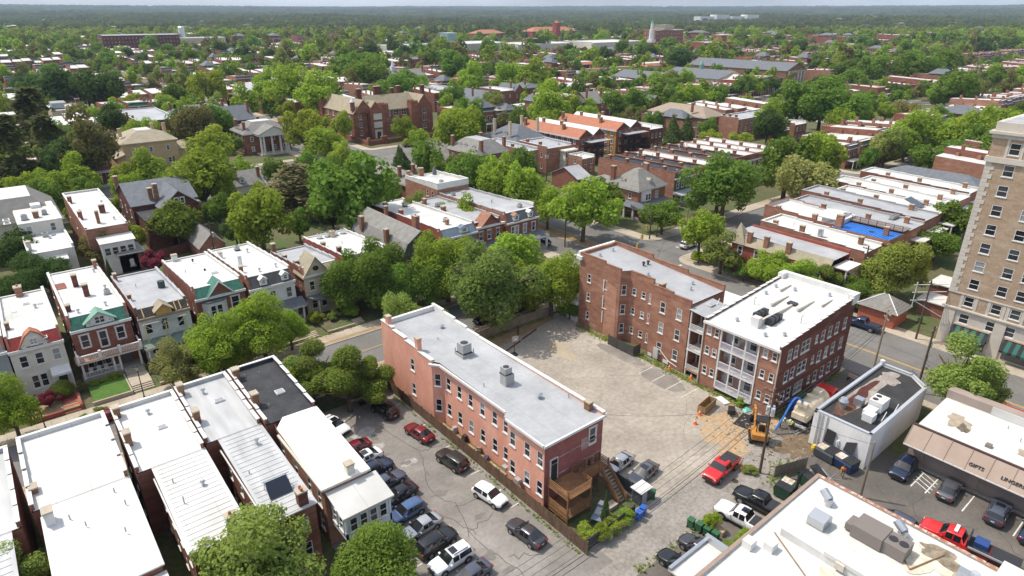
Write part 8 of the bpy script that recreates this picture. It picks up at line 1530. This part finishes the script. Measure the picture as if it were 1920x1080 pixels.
def quads_mesh(name, P, N, size, mat_, rs):
    n = len(P); N = N / np.linalg.norm(N, axis=1, keepdims=True)
    a = np.cross(N, rs.normal(size=(n, 3))); a /= np.linalg.norm(a, axis=1, keepdims=True) + 1e-9; b = np.cross(N, a)
    s = size * rs.uniform(.45, 1.55, size=(n, 1)); a = a * s; b = b * s * rs.uniform(.6, 1.0, size=(n, 1))
    V = np.empty((n, 4, 3)); V[:, 0] = P - a - b * .4; V[:, 1] = P + a * .2 - b; V[:, 2] = P + a + b * .4; V[:, 3] = P - a * .2 + b
    me = bpy.data.meshes.new(name); me.vertices.add(n * 4); me.vertices.foreach_set('co', V.reshape(-1).astype(np.float32))
    me.loops.add(n * 4); me.loops.foreach_set('vertex_index', np.arange(n * 4, dtype=np.int32)); me.polygons.add(n)
    me.polygons.foreach_set('loop_start', np.arange(0, n * 4, 4, dtype=np.int32)); me.polygons.foreach_set('loop_total', np.full(n, 4, dtype=np.int32))
    me.materials.append(mat_); me.update(); me.validate(); return me
def crown_points(seed, kind, n):
    rs = np.random.RandomState(seed); L = []
    if kind == 'cone':
        z = rs.uniform(-1, 1, n) ** 1.0; z = 1 - 2 * np.sqrt(rs.uniform(0, 1, n)); R_ = (1 - z) / 2 * .95 + .04; a = rs.uniform(0, 2 * np.pi, n)
        R_ *= 1 + .18 * np.sin(5 * a + 9 * z) + rs.uniform(-.28, .06, n); P = np.c_[R_ * np.cos(a), R_ * np.sin(a), z]; N = np.c_[np.cos(a), np.sin(a), np.full(n, .5)] + rs.normal(size=(n, 3)) * .5; return P, N, rs
    if kind == 'cedar':
        P = []; N = []
        for k in range(46):
            z = rs.uniform(-.85, .95); a = rs.uniform(0, 2 * np.pi); rr = (1 - max(0, z) * .85) * rs.uniform(.55, 1.0); m = n // 46
            t = rs.uniform(0, 1, m) ** .7; w = rs.normal(size=m) * .12 * (.4 + t); x = t * rr; zz = z + .10 * np.sin(t * 2.6) - .22 * t * t + rs.normal(size=m) * .025
            P.append(np.c_[x * np.cos(a) - w * np.sin(a), x * np.sin(a) + w * np.cos(a), zz]); N.append(np.c_[rs.normal(size=(m, 2)) * .35, np.full(m, 1.0)])
        return np.concatenate(P), np.concatenate(N), rs
    nl = {'loose': 34, 'willow': 30, 'shrub': 12, 'round': 30}.get(kind, 46)
    C_ = []; i = 0
    while len(C_) < nl:
        d = rs.normal(size=3); d /= np.linalg.norm(d)
        if d[2] < -.75: continue
        dist = rs.uniform(.22, .82) if kind != 'round' else rs.uniform(.45, .68); lr = rs.uniform(.17, .34) if kind not in ('loose', 'willow') else rs.uniform(.18, .32)
        if kind == 'round': lr = rs.uniform(.30, .38)
        c = d * dist * (1 + .22 * math.sin(3 * d[0] + seed) * math.cos(2.5 * d[1] + 2 * seed) + .12 * math.sin(5 * d[2] + 3 * seed)); c[2] *= .92
        if d[2] < 0: c[:2] *= 1.05
        C_.append((c, lr))
    cs = np.array([c for c, _ in C_]); lrs = np.array([l for _, l in C_]); w = lrs ** 2; w /= w.sum()
    idx = rs.choice(nl, n * 2, p=w); d = rs.normal(size=(n * 2, 3)); d /= np.linalg.norm(d, axis=1, keepdims=True)
    P = cs[idx] + d * (lrs[idx] * rs.uniform(.62, 1.14, n * 2))[:, None]
    inside = np.zeros(n * 2, bool)
    for k in range(nl): inside |= (np.linalg.norm(P - cs[k], axis=1) < lrs[k] * .62) & (idx != k)
    keep = np.where(~inside)[0][:n]; P, d = P[keep], d[keep]
    if kind == 'willow': P[:, 2] -= .25 * (P[:, 0] ** 2 + P[:, 1] ** 2)
    N = d * .8 + rs.normal(size=d.shape) * .55 + np.array([0, 0, .35]); return P, N, rs
CROWN = {}; TRUNK = {}
SHAPE = dict(maple='leafy', oak='leafy', ash='leafy', dark='leafy', olive='loose', loose='loose', pale='leafy', yel='leafy', magnolia='round', plum='shrub', shrub='shrub', holly='shrub', willow='willow', round='round', cone='cone', cedar='cedar', deodar='cedar')
def crown_mesh(kind, v, lod):
    k = (kind, v, lod)
    if k not in CROWN:
        n = {0: 21000, 1: 6000, 2: 1100}[lod]; size = {0: .0235, 1: .043, 2: .10}[lod]; sh = SHAPE[kind]
        if sh == 'loose': n = int(n * .8)
        if sh == 'cedar': n = int(n * 1.1)
        if sh == 'cone': n = int(n * .6); size *= 1.3
        P, N, rs = crown_points(v * 13 + len(kind), sh, n); CROWN[k] = quads_mesh('crown', P, N, size, LEAF[kind], rs)
    return CROWN[k]
def trunk_mesh(v, cone_=False):
    k = (v, cone_)
    if k not in TRUNK:
        rr_ = random.Random(v + 50); mb = MB(); b = (0, 0, 0)
        if cone_: mb.tube((0, 0, -.01), (0, 0, .92), .05, .008, n=7)
        else:
            z1 = rr_.uniform(.26, .34); mb.tube((0, 0, -.02), (0, 0, .03), .095, .065, n=8).tube((0, 0, .03), (rr_.uniform(-.03, .03), rr_.uniform(-.03, .03), z1), .065, .05, n=8)
            for i in range(6):
                a = i * 1.05 + rr_.uniform(-.3, .3); l = rr_.uniform(.3, .5); p = (0, 0, z1 - rr_.uniform(0, .05)); q = (l * math.cos(a), l * math.sin(a), z1 + rr_.uniform(.12, .25)); mb.tube(p, q, .038, .024, n=6)
                for s in (-.5, .4): w = (q[0] + .3 * math.cos(a + s), q[1] + .3 * math.sin(a + s), q[2] + rr_.uniform(.08, .16)); mb.tube(q, w, .022, .009, n=5)
            mb.tube((0, 0, z1), (.03, .02, .82), .045, .012, n=6)
        TRUNK[k] = mb.mesh('trunk', BARK)
    return TRUNK[k]
KW = dict(maple='bright green tree', oak='dense dark green oak', ash='tall spreading ash', dark='very dark green tree', olive='olive green tree', loose='thin light green tree', pale='pale yellowish tree', yel='yellow green tree', magnolia='brownish green magnolia', plum='purple leaved plum', shrub='low leafy bush', holly='glossy holly bush', willow='drooping willow like tree', round='round clipped green tree', cone='conical evergreen', cedar='layered dark cedar', deodar='broad layered pale green cedar')
rt = random.Random(99)
def tree(x, y, r, h, kind, lod=None, z=.08, label=None, cat='tree', name=None):
    px, py, f_ = proj(x, y, h * .6); lod = (0 if f_ < 125 else 1) if lod is None else lod
    low = kind in ('shrub', 'holly', 'plum') and h < 6
    t = thing(name or ('shrub' if low else ('conifer_tree' if kind in ('cone', 'cedar', 'deodar') else 'broadleaf_tree')), None, 'shrub' if low else cat, (x, y, z), rt.uniform(0, 6.28), 'shrubs and bushes' if low else 'trees of the neighbourhood')
    v = rt.randrange(5) if lod == 1 and kind in ('maple', 'oak') else rt.randrange(2) if kind in ('maple', 'oak', 'loose', 'shrub', 'yel') else 0
    link('trunk', trunk_mesh(rt.randrange(3), kind in ('cone', 'cedar', 'deodar')), t, (0, 0, 0), 0, (r, r, h))
    k = (.47, .52) if kind in ('cone', 'cedar', 'deodar') or low else (.465, .55)
    u_ = rt.uniform(.84, 1.16) if r > 2 else 1.0; o = link('crown', crown_mesh(kind, v, lod), t, (0, 0, h * k[1]), 0, (r * u_, r / u_, h * k[0]))
    if r > 2: o.rotation_euler = (rt.uniform(-.12, .12), rt.uniform(-.12, .12), 0)
    if label: t['label'] = label; return t
    place_label(t, KW[kind], x, y, h); return t
TREES = [(27.0,76.6,3.2,5.0,'holly'), (31.5,75.6,3.4,5.2,'holly'), (35.0,75.4,2.6,4.6,'holly'), (23.6,79.4,3.6,6.4,'maple'), (14.5,93.2,2.6,4.6,'loose'), (22.4,93.4,3.4,6.0,'maple'), (30.6,93.6,3.0,6.5,'maple'), (48.5,80.0,3.4,7.5,'oak'), (56.6,94.0,4.6,10.5,'oak'), (66.8,93.4,4.6,11.0,'maple'), (70.5,80.3,4.2,9.5,'maple'), (8.8,46.0,5.9,11.2,'loose'), (18.2,41.5,3.9,7.9,'round'), (-7.0,60.2,3.3,7.2,'loose'), (-5.5,91.2,3.4,8.5,'maple'), (13.3,90.4,3.9,7.7,'olive'), (26.0,89.8,4.9,10.9,'maple'), (18.8,88.0,4.7,9.8,'maple'), (28.3,78.5,3.7,7.5,'shrub'), (29.9,71.5,4.4,8.4,'holly'), (33.5,71.1,3.3,6.2,'holly'), (26.2,79.2,3.3,6.0,'shrub'), (19.7,86.4,2.6,5.3,'maple'), (45.4,100.8,5.0,11.4,'oak'), (49.8,98.0,5.9,13.6,'oak'), (60.8,93.5,5.4,14.0,'maple'), (43.9,80.2,3.8,12.2,'loose'), (52.5,94.6,4.3,9.9,'oak'), (60.2,78.8,7.3,16.0,'ash'), (71.6,76.7,5.2,12.0,'maple'), (75.5,86.2,4.9,11.6,'maple'), (103.1,102.1,6.4,15.4,'maple'), (118.9,109.7,5.2,12.4,'oak'), (110.9,114.6,4.7,11.3,'maple'), (123.9,93.9,4.4,8.8,'oak'), (116.7,77.9,4.2,11.7,'maple'), (146.9,94.2,7.2,16.6,'oak'), (146.4,87.0,7.8,17.9,'oak'), (110.6,69.4,4.3,8.7,'loose'), (122.6,69.6,1.6,8.0,'cone'), (176.5,91.9,8.8,20.2,'oak'), (193.3,91.8,8.3,19.1,'maple'), (167.0,81.0,6.5,16.9,'pale'), (192.2,85.0,5.5,13.1,'oak'), (125.8,41.3,6.3,13.2,'willow'), (109.2,58.4,4.3,7.7,'maple'), (111.7,52.2,4.2,7.5,'maple'), (115.8,49.1,3.6,6.5,'shrub'), (117.3,43.8,3.3,6.0,'oak'), (114.9,67.0,2.9,5.1,'shrub'), (94.7,19.7,5.1,10.8,'loose'), (98.9,17.5,3.6,8.0,'loose'), (169.5,45.9,5.1,11.3,'oak'), (153.7,43.8,4.1,8.2,'oak'), (0.0,155.5,5.3,11.6,'dark'), (3.3,141.3,5.0,9.9,'dark'), (-2.0,138.2,4.3,8.6,'dark'), (13.6,153.4,3.8,8.3,'olive'), (12.7,135.8,1.1,7.8,'cone'), (20.0,159.0,3.8,7.6,'yel'), (30.2,157.5,5.8,11.1,'round'), (21.5,141.8,3.3,6.2,'plum'), (43.4,141.4,6.6,16.4,'maple'), (40.1,149.8,3.2,7.6,'dark'), (42.0,180.2,8.6,19.0,'maple'), (60.7,227.3,7.4,16.3,'yel'), (60.5,162.5,10.4,14.5,'deodar'), (62.3,134.9,10.3,22.7,'oak'), (72.2,170.4,5.9,14.3,'oak'), (69.9,139.1,4.2,10.0,'oak'), (99.0,232.7,8.0,19.0,'yel'), (92.0,223.7,6.8,15.0,'maple'), (64.4,267.1,8.0,19.3,'magnolia'), (36.3,210.4,5.6,12.3,'maple'), (5.8,223.6,5.4,10.7,'maple'), (12.1,216.9,5.6,11.2,'maple'), (18.8,213.7,5.9,13.1,'maple'), (32.0,217.7,5.0,11.1,'yel'), (17.2,295.9,12.0,26.0,'cedar'), (6.6,226.3,9.2,23.9,'cedar'), (16.6,247.9,8.3,21.6,'cedar'), (25.0,229.3,8.9,23.1,'olive'), (18.9,230.3,7.3,17.4,'dark'), (38.4,349.9,6.2,13.6,'round'), (43.2,312.8,6.5,17.0,'dark'), (35.3,429.2,14.6,26.0,'dark'), (55.8,406.3,11.7,26.0,'dark'), (52.3,438.9,8.9,20.4,'dark'), (128.5,335.1,11.4,26.0,'maple'), (130.6,303.8,13.1,26.0,'maple'), (127.8,368.0,9.9,21.7,'maple'), (115.7,397.2,10.3,22.6,'yel'), (63.0,380.4,7.0,13.9,'yel'), (76.3,368.4,6.4,14.1,'maple'), (106.0,338.0,7.9,17.4,'maple'), (135.2,235.8,4.6,11.9,'maple'), (148.5,221.0,6.8,17.5,'maple'), (134.4,196.9,9.3,20.4,'maple'), (167.5,226.9,7.7,17.8,'oak'), (130.2,214.2,4.5,9.8,'maple'), (102.6,186.1,3.8,10.7,'cone'), (111.4,169.5,6.0,15.6,'oak'), (107.3,151.1,5.9,14.1,'oak'), (110.9,144.3,6.1,15.8,'oak'), (110.1,134.5,6.1,15.9,'maple'), (109.8,123.2,6.1,15.9,'maple'), (107.2,159.1,5.1,12.2,'oak'), (133.3,158.0,4.8,11.5,'oak'), (198.9,212.5,9.8,21.5,'maple'), (197.4,223.2,8.1,17.9,'maple'), (223.8,226.2,7.1,15.7,'yel'), (194.9,251.1,6.6,13.3,'olive'), (197.7,148.8,5.1,16.3,'cone'), (203.2,146.8,5.1,16.4,'cone'), (216.0,141.5,5.2,10.5,'yel'), (229.0,140.4,4.6,8.2,'yel'), (244.3,130.7,3.8,7.5,'oak'), (283.5,147.2,10.8,24.8,'oak'), (294.6,142.2,11.4,26.0,'oak'), (294.0,130.8,9.7,22.3,'oak'), (331.0,140.1,7.6,17.6,'oak'), (401.3,124.8,11.1,24.5,'oak'), (259.5,89.3,7.6,16.8,'maple'), (270.5,85.5,8.1,17.9,'maple'), (273.7,77.5,9.1,20.0,'maple'), (242.6,87.7,6.5,15.0,'loose'), (242.1,93.3,5.6,12.8,'pale'), (308.3,78.2,8.3,18.2,'maple'), (259.3,67.9,7.8,17.2,'oak'), (245.2,72.1,5.9,13.0,'oak'), (238.0,78.0,5.2,11.5,'oak'), (351.1,128.2,5.7,12.5,'pale'), (514.2,215.3,11.6,23.2,'oak'), (530.4,207.7,13.2,26.0,'oak'), (540.3,195.7,14.7,26.0,'oak'), (564.2,189.8,13.4,26.0,'oak'), (516.2,227.3,10.3,20.5,'oak'), (212.5,412.3,14.2,26.0,'oak'), (223.3,462.1,13.3,26.0,'oak'), (289.4,424.4,11.2,26.0,'oak'), (275.2,316.5,10.6,23.3,'maple'), (278.5,341.5,10.4,22.9,'maple'), (560.0,640.0,15.0,26.0,'dark'), (482.7,363.9,12.8,26.0,'dark'), (377.4,234.7,6.7,16.0,'oak'), (385.4,229.5,6.7,14.7,'maple'), (242.0,335.5,9.8,21.5,'maple'), (181.8,323.9,9.9,21.7,'oak'), (209.8,354.0,9.0,19.8,'oak'), (276.0,210.5,8.1,17.8,'oak'), (256.8,215.0,7.9,17.4,'oak'), (242.4,216.0,7.7,16.9,'oak'), (300.4,215.4,7.4,16.3,'maple'), (424.6,188.8,9.2,20.2,'oak'), (325.8,223.0,6.0,14.5,'oak')]
def legal(x, y, r):
    """keep trunks off the carriageways and out of buildings"""
    if 81 < y < 91.5: y = 80.2 if y < 85 else 92.2
    if 94.5 < x < 117 and y > 91.5: x = 104.9 if x > 99.5 else 93.4
    if 93.5 < x < 111.6 and y < 81: x = 92.6 if x < 101 else 112.4
    if 213 < x < 226: x = 211 if x < 219 else 228
    if 200 < y < 234 and (x < 94 or x > 117): y = 198 if y < 210 else (217 if y < 226 else 236)
    return x, y
for (x, y, r, h, k) in TREES:
    x, y = legal(x, y, r); tree(x, y, r * (1.25 if k in ('oak', 'maple', 'ash', 'holly') and 40 < x < 130 and y < 110 or k == 'holly' else 1.12), h, k)
# shrubs and garden plants placed one by one
for (x, y, r, h, k, lab) in [(-1.6, 97.6, 1.9, 3.2, 'plum', 'purple leaved bush in the cream house front garden'), (.2, 99.4, 1.7, 3.0, 'round', 'round green bush before the cream house door'), (2.4, 100.2, .9, 1.8, 'olive', 'small olive shrub between the cream house and the lawn'), (4.2, 100.6, .9, 1.2, 'maple', 'light green shrub left of the porch foundation bed'), (5.6, 100.8, .8, 1.1, 'maple', 'light green shrub in the middle of the porch foundation bed'), (6.9, 100.9, .9, 1.4, 'yel', 'light green shrub right of the porch foundation bed'), (3.4, 92.4, 1.2, .9, 'shrub', 'low spreading shrub at the kerb by the dark red car'), (1.8, 92.3, 1.0, .7, 'shrub', 'lower kerb shrub left of the dark red car'),
    (37.6, 100.2, 1.6, 2.4, 'yel', 'bright shrub beside the tan house porch'), (40.5, 99.0, 1.5, 2.2, 'shrub', 'leafy shrub on the tan house bank'), (43.5, 98.4, 1.7, 2.6, 'maple', 'shrub at the right end of the tan house bank'), (128.6, 103.0, 2.4, 2.4, 'plum', 'purple flowering bush at the foursquare porch corner'), (132.5, 102.2, 1.2, 1.2, 'yel', 'small clipped shrub left before the foursquare porch'), (134.6, 102.2, 1.1, 1.2, 'shrub', 'small clipped shrub right before the foursquare porch'), (144.5, 105.8, 1.9, 3.4, 'oak', 'rounded evergreen bush beside the green row house'),
    (73.1, 73.5, 2.6, 3.6, 'oak', 'dark bush at the corner of the silver roofed apartments'), (72.6, 38.9, .8, 1.2, 'maple', 'small weed bush by the white balconies'), (72.5, 63.3, .5, .9, 'maple', 'weed clump at the bin screen'), (88.6, 71.9, 1.6, 2.2, 'maple', 'bush behind the silver roof apartments'), (39.6, 33.6, 1.2, 1.9, 'maple', 'leafy vine clump over the yard fence, first from the timber fence'), (41.3, 33.7, 1.3, 1.7, 'yel', 'leafy vine clump over the yard fence, middle one'), (43.2, 33.7, 1.2, 1.6, 'maple', 'leafy vine clump over the yard fence beside the blue bins'), (38.3, 34.8, 1.3, 1.7, 'yel', 'vine tuft at the lower end of the timber fence'), (41.2, 35.0, .55, 4.6, 'cone', 'slim bright cypress in the deck yard'), (49.2, 27.4, 1.0, 2.4, 'yel', 'feathery weed shrub beside the green bins'), (50.2, 23.9, 1.2, 1.7, 'maple', 'weed bush below the white pickup'), (48.6, 24.0, 1.6, 1.2, 'shrub', 'creeping weeds at the white roof edge'), (60.6, 30.0, 1.1, .8, 'loose', 'tuft of weeds at the alley pole'), (51.6, 22.9, 1.3, 2.0, 'maple', 'creeper climbing the edge of the stained white roof'),
    (37.4, 60.9, .5, .7, 'yel', 'potted orange plant by the pink bay'), (113.0, 57, 2.2, 3.0, 'shrub', 'hedge like bush by the red corner house'), (112.6, 64, 2.3, 3.2, 'oak', 'dark hedge bush along the boulevard by the red corner house'), (114.2, 76, 2.0, 3.0, 'yel', 'light bush at the street corner of the red house')]: tree(x, y, r, h, k, 1 if r < 1.4 else None, label=lab, z=.1)
# fill: street and yard trees through the rest of the grid
rp = random.Random(17); CAND = []
HB = [(x0, x1, y0, y1) for (_, x0, x1, y0, y1, *_r) in FAR] + RES
HBG = {}
for q in HB:
    for gx in range(int(q[0] // 40), int(q[1] // 40) + 1):
        for gy in range(int(q[2] // 40), int(q[3] // 40) + 1): HBG.setdefault((gx, gy), []).append(q)
def clear(x, y, m): return all(x < a - m or x > b + m or y < c - m or y > d + m for (a, b, c, d) in HBG.get((int(x // 40), int(y // 40)), []))
placed = [(x, y, r) for (x, y, r, h, k) in TREES]
def try_tree(x, y, r, gap=.75):
    px, py, f_ = proj(x, y, r)
    if not (-90 < px < 2010) or f_ < 150 or f_ > 1150 or py < 22: return
    if not clear(x, y, .6) or (112 < x < 172 and 190 < y < 246) or (28 < x < 100 and 205 < y < 253): return
    for (a, b, q) in placed:
        if abs(a - x) < 20 and abs(b - y) < 20 and math.hypot(a - x, b - y) < (q + r) * gap: return
    placed.append((x, y, r)); CAND.append((r / f_, x, y, r))
for j, (y0, y1) in enumerate(BY):
    for i, (x0, x1) in enumerate(BX_N):
        f_ = proj((x0 + x1) / 2, (y0 + y1) / 2)[2]
        if (j <= 1 and x0 < 215): continue
        dens = 11 if f_ < 380 else (18 if f_ < 600 else 26)
        for x in np.arange(x0 + 4, x1, 11.0):
            for y in (y0 + 1.6, y1 - 1.6):
                if rp.random() < .68: try_tree(x + rp.uniform(-3, 3), y, rp.uniform(3.0, 6.0))
        for y in np.arange(y0 + 8, y1, 12.0):
            for x in (x0 + 1.6, x1 - 1.6):
                if rp.random() < .65: try_tree(x, y + rp.uniform(-3, 3), rp.uniform(3.0, 6.2))
        for _ in range(dens): try_tree(rp.uniform(x0 + 3, x1 - 3), rp.uniform(y0 + 32, y1 - 32), rp.uniform(3.4, 7.8), .6)
for x in np.arange(-2, 95, 10): try_tree(x + rp.uniform(-2, 2), 236.5, rp.uniform(4, 6)); try_tree(x + rp.uniform(-2, 2), 198, rp.uniform(4, 6)); try_tree(x + rp.uniform(-2, 2), 217, rp.uniform(4.5, 6.5))
for x in np.arange(120, 330, 10): try_tree(x + rp.uniform(-2, 2), 236.5, rp.uniform(4, 6)); try_tree(x + rp.uniform(-2, 2), 198, rp.uniform(4, 6)); try_tree(x + rp.uniform(-2, 2), 217, rp.uniform(4.5, 6.5))
for k in range(160): try_tree(rp.uniform(0, 93), rp.uniform(120, 196) if k % 2 else rp.uniform(238, 300), rp.uniform(2.6, 4.6))
CAND.sort(reverse=True)
NIND = 300 - len(TREES) - 8
for (_, x, y, r) in CAND[:NIND]: tree(x, y, r, r * rp.uniform(2.0, 2.6), rp.choice(('maple', 'oak', 'oak', 'dark', 'maple', 'oak', 'loose', 'yel', 'olive')), 1)
# ================================================================ WOODS: all remaining crowns, instanced on points
def protos(cname, meshes):
    col = bpy.data.collections.new(cname)
    for me in meshes: o = bpy.data.objects.new('wood_crown', me); col.objects.link(o)
    return col
def scatter(name, label, pts, col):
    """pts: (x, y, z, sx, sz)"""
    me = bpy.data.meshes.new(name); me.vertices.add(len(pts)); me.vertices.foreach_set('co', np.array([p[:3] for p in pts], np.float32).reshape(-1))
    at = me.attributes.new('sc', 'FLOAT_VECTOR', 'POINT'); at.data.foreach_set('vector', np.array([(p[3], p[3], p[4]) for p in pts], np.float32).reshape(-1)); me.update()
    o = bpy.data.objects.new(name, me); C.objects.link(o); tag(o, label, 'woods', kind='stuff')
    ng = bpy.data.node_groups.new(name + '_scatter', 'GeometryNodeTree'); ng.interface.new_socket('Geometry', in_out='INPUT', socket_type='NodeSocketGeometry'); ng.interface.new_socket('Geometry', in_out='OUTPUT', socket_type='NodeSocketGeometry')
    gi = ng.nodes.new('NodeGroupInput'); go = ng.nodes.new('NodeGroupOutput'); ip = ng.nodes.new('GeometryNodeInstanceOnPoints'); ci = ng.nodes.new('GeometryNodeCollectionInfo'); ci.inputs['Collection'].default_value = col; ci.inputs['Separate Children'].default_value = True; ci.inputs['Reset Children'].default_value = True
    rv = ng.nodes.new('FunctionNodeRandomValue'); rv.data_type = 'FLOAT_VECTOR'; rv.inputs[0].default_value = (0, 0, 0); rv.inputs[1].default_value = (0, 0, 6.283)
    ri = ng.nodes.new('FunctionNodeRandomValue'); ri.data_type = 'INT'; ri.inputs[4].default_value = 0; ri.inputs[5].default_value = len(col.objects) - 1; ri.inputs['Seed'].default_value = 4
    na = ng.nodes.new('GeometryNodeInputNamedAttribute'); na.data_type = 'FLOAT_VECTOR'; na.inputs['Name'].default_value = 'sc'
    L = ng.links.new; L(gi.outputs[0], ip.inputs['Points']); L(ci.outputs[0], ip.inputs['Instance']); ip.inputs['Pick Instance'].default_value = True; L(rv.outputs[0], ip.inputs['Rotation']); L(ri.outputs[2], ip.inputs['Instance Index']); L(na.outputs[0], ip.inputs['Scale']); L(ip.outputs[0], go.inputs[0])
    md = o.modifiers.new('scatter', 'NODES'); md.node_group = ng; return o
near_p = protos('near_wood', [crown_mesh(k, v, 2) for k, v in (('maple', 0), ('oak', 0), ('oak', 1), ('dark', 0), ('maple', 1), ('oak', 2), ('loose', 0), ('olive', 0))])
pts = [(x, y, r * 1.35, r, r * 1.05) for (_, x, y, r) in CAND[NIND:]]
rq = random.Random(31)
for k in range(7000):      # the belt of trees beyond the streets
    f = 600 + 800 * rq.random() ** .8; px = rq.uniform(-60, 1980); a = YAW + math.atan((px - 960) / 1315.); x, y = f / math.cos(a - YAW) * math.sin(a), f / math.cos(a - YAW) * math.cos(a)
    if max(x, y) < 1130 and (x < 1135 and y < 1100) and rq.random() < .88: continue
    if not clear(x, y, 2): continue
    r = rq.uniform(5.5, 12); pts.append((x, y, r * 1.25 + terrain(x, y), r, r * 1.0))
scatter('woods', 'mass of tree crowns filling the middle distance', pts, near_p)
def clump(seed, n, span):
    rs = np.random.RandomState(seed); PP, NN = [], []
    for k in range(n):
        cx, cy_ = rs.uniform(-span, span, 2); r = rs.uniform(5, 9.5); P, N, r2 = crown_points(seed * 31 + k % 4, 'leafy', 240); P = P * np.array([r, r, r * .95]) + np.array([cx, cy_, r * 1.3 + rs.uniform(0, 4)]); PP.append(P); NN.append(N)
    return quads_mesh('wood_clump', np.concatenate(PP), np.concatenate(NN), 1.25, LEAF[('wood', 'wood2', 'wood3', 'wood4')[seed % 4]], rs)
far_p = protos('far_wood', [clump(s, 16, 27) for s in range(6)])
pts = []
for k in range(5200):
    f = 1250 + 2300 * rq.random() ** .75; px = rq.uniform(-80, 2000); a = YAW + math.atan((px - 960) / 1315.); d = f / math.cos(a - YAW); x, y = d * math.sin(a), d * math.cos(a); s = rq.uniform(.85, 1.25); pts.append((x, y, terrain(x, y) - 1, s, s * rq.uniform(.8, 1.15)))
for k in range(6500):
    f = 3400 + 7600 * rq.random() ** .8; px = rq.uniform(-80, 2000); a = YAW + math.atan((px - 960) / 1315.); d = f / math.cos(a - YAW); x, y = d * math.sin(a), d * math.cos(a); s = rq.uniform(1.5, 2.6); pts.append((x, y, terrain(x, y) - 2, s, rq.uniform(.8, 1.25)))
scatter('far_woods', 'wooded plain running to the blue skyline', pts, far_p)
# ================================================================ LOOSE STUFF: rubble at the dig, weeds along walls, oil spots
rs_ = random.Random(8); mb = MB()
for k in range(420):
    x, y = rs_.gauss(68.8, 3.4), rs_.gauss(32.6, 3.2)
    if not (61 < x < 76 and 26.5 < y < 41) or (x > 71.3 and y < 28.8): continue
    s_ = rs_.uniform(.03, .11); mb.prism([(x - s_, y - s_ * .7), (x + s_ * .8, y - s_), (x + s_, y + s_ * .6), (x - s_ * .5, y + s_)], .12, .14 + s_ * rs_.uniform(.4, 1.1), rs_.randrange(3))
tag(mb.build('rubble', [DIRT, CONC, MATS['wet_dirt']]), 'loose rubble and clods around the excavator', 'rubble', kind='stuff')
P, N = [], []
for (x0, y0, x1, y1, n, wd) in ((72.3, 37, 72.3, 71, 900, .5), (47, 76.6, 71, 76.4, 380, .35), (36.3, 34, 36.3, 73, 300, .15), (47.2, 41, 47, 75, 260, .25), (39, 28.5, 52, 28.4, 260, .3), (60.6, 24, 60.4, 6, 160, .2), (73, 28.9, 90, 28.9, 220, .25), (73, 34.2, 92, 34.3, 320, .3), (12, 95, 45, 95, 300, .3), (60.5, 27, 66, 28.4, 220, .6)):
    for k in range(n):
        q = rs_.random(); q = q if rs_.random() < .5 else (int(q * 9) + rs_.random() * .5) / 9.; P.append((x0 + (x1 - x0) * q + rs_.gauss(0, wd), y0 + (y1 - y0) * q + rs_.gauss(0, wd), .14 + rs_.random() * .22)); N.append((rs_.gauss(0, .6), rs_.gauss(0, .6), .8))
o = bpy.data.objects.new('weeds', quads_mesh('weeds', np.array(P), np.array(N), .13, LEAF['loose'], np.random.RandomState(2))); C.objects.link(o); tag(o, 'weeds growing along walls, fences and lot edges', 'weeds', kind='stuff')
for k in range(34):
    a = k < 16; x, y = (rs_.uniform(24, 35), rs_.uniform(36, 68)) if a else (rs_.uniform(49, 71), rs_.uniform(36, 72))
    blob(x, y, rs_.uniform(.25, .8), rs_.uniform(.25, .6), (.1285 if a else .1366) + k * .0001, mat('oil_spot', (.15, .138, .125), (.19, .175, .16), sc=2) if a else mat('grime_spot', (.285, .255, .215), (.33, .295, .25), sc=2), 'oil_stain', n=20)
# ================================================================ HAZE
hz_ = MB().box(-12500, 12500, -12500, 12500, -1.2, 190)
m = bpy.data.materials.new('haze_air'); m.use_nodes = True; t = m.node_tree; t.nodes.clear(); o_ = t.nodes.new('ShaderNodeOutputMaterial'); pv = t.nodes.new('ShaderNodeVolumePrincipled'); pv.inputs['Color'].default_value = (.66, .80, 1.0, 1); pv.inputs['Density'].default_value = 7e-5; pv.inputs['Anisotropy'].default_value = 0; t.links.new(pv.outputs[0], o_.inputs['Volume'])
ho = hz_.build('haze', m); tag(ho, 'thin blue haze over the distance', 'haze', kind='stuff')

# labels that single each tree out: like ones are told apart by their order in the picture
by = {}
for q in TL: by.setdefault(q[1], []).append(q)
ORD = ['leftmost', 'second from left', 'third from left', 'fourth from left', 'fifth from left', 'sixth from left', 'seventh from left', 'eighth from left', 'ninth from left', 'tenth from left', 'eleventh from left', 'twelfth from left', 'thirteenth from left', 'fourteenth from left', 'fifteenth from left', 'sixteenth from left']
for base, qs in by.items():
    qs.sort(key=lambda q: q[2])
    for i, q in enumerate(qs):
        if len(qs) == 1: q[0]['label'] = base
        elif len(qs) == 2: q[0]['label'] = base + (', left one of two' if i == 0 else ', right one of two')
        else: q[0]['label'] = base + ', ' + (ORD[i] if i < len(ORD) else 'further right')
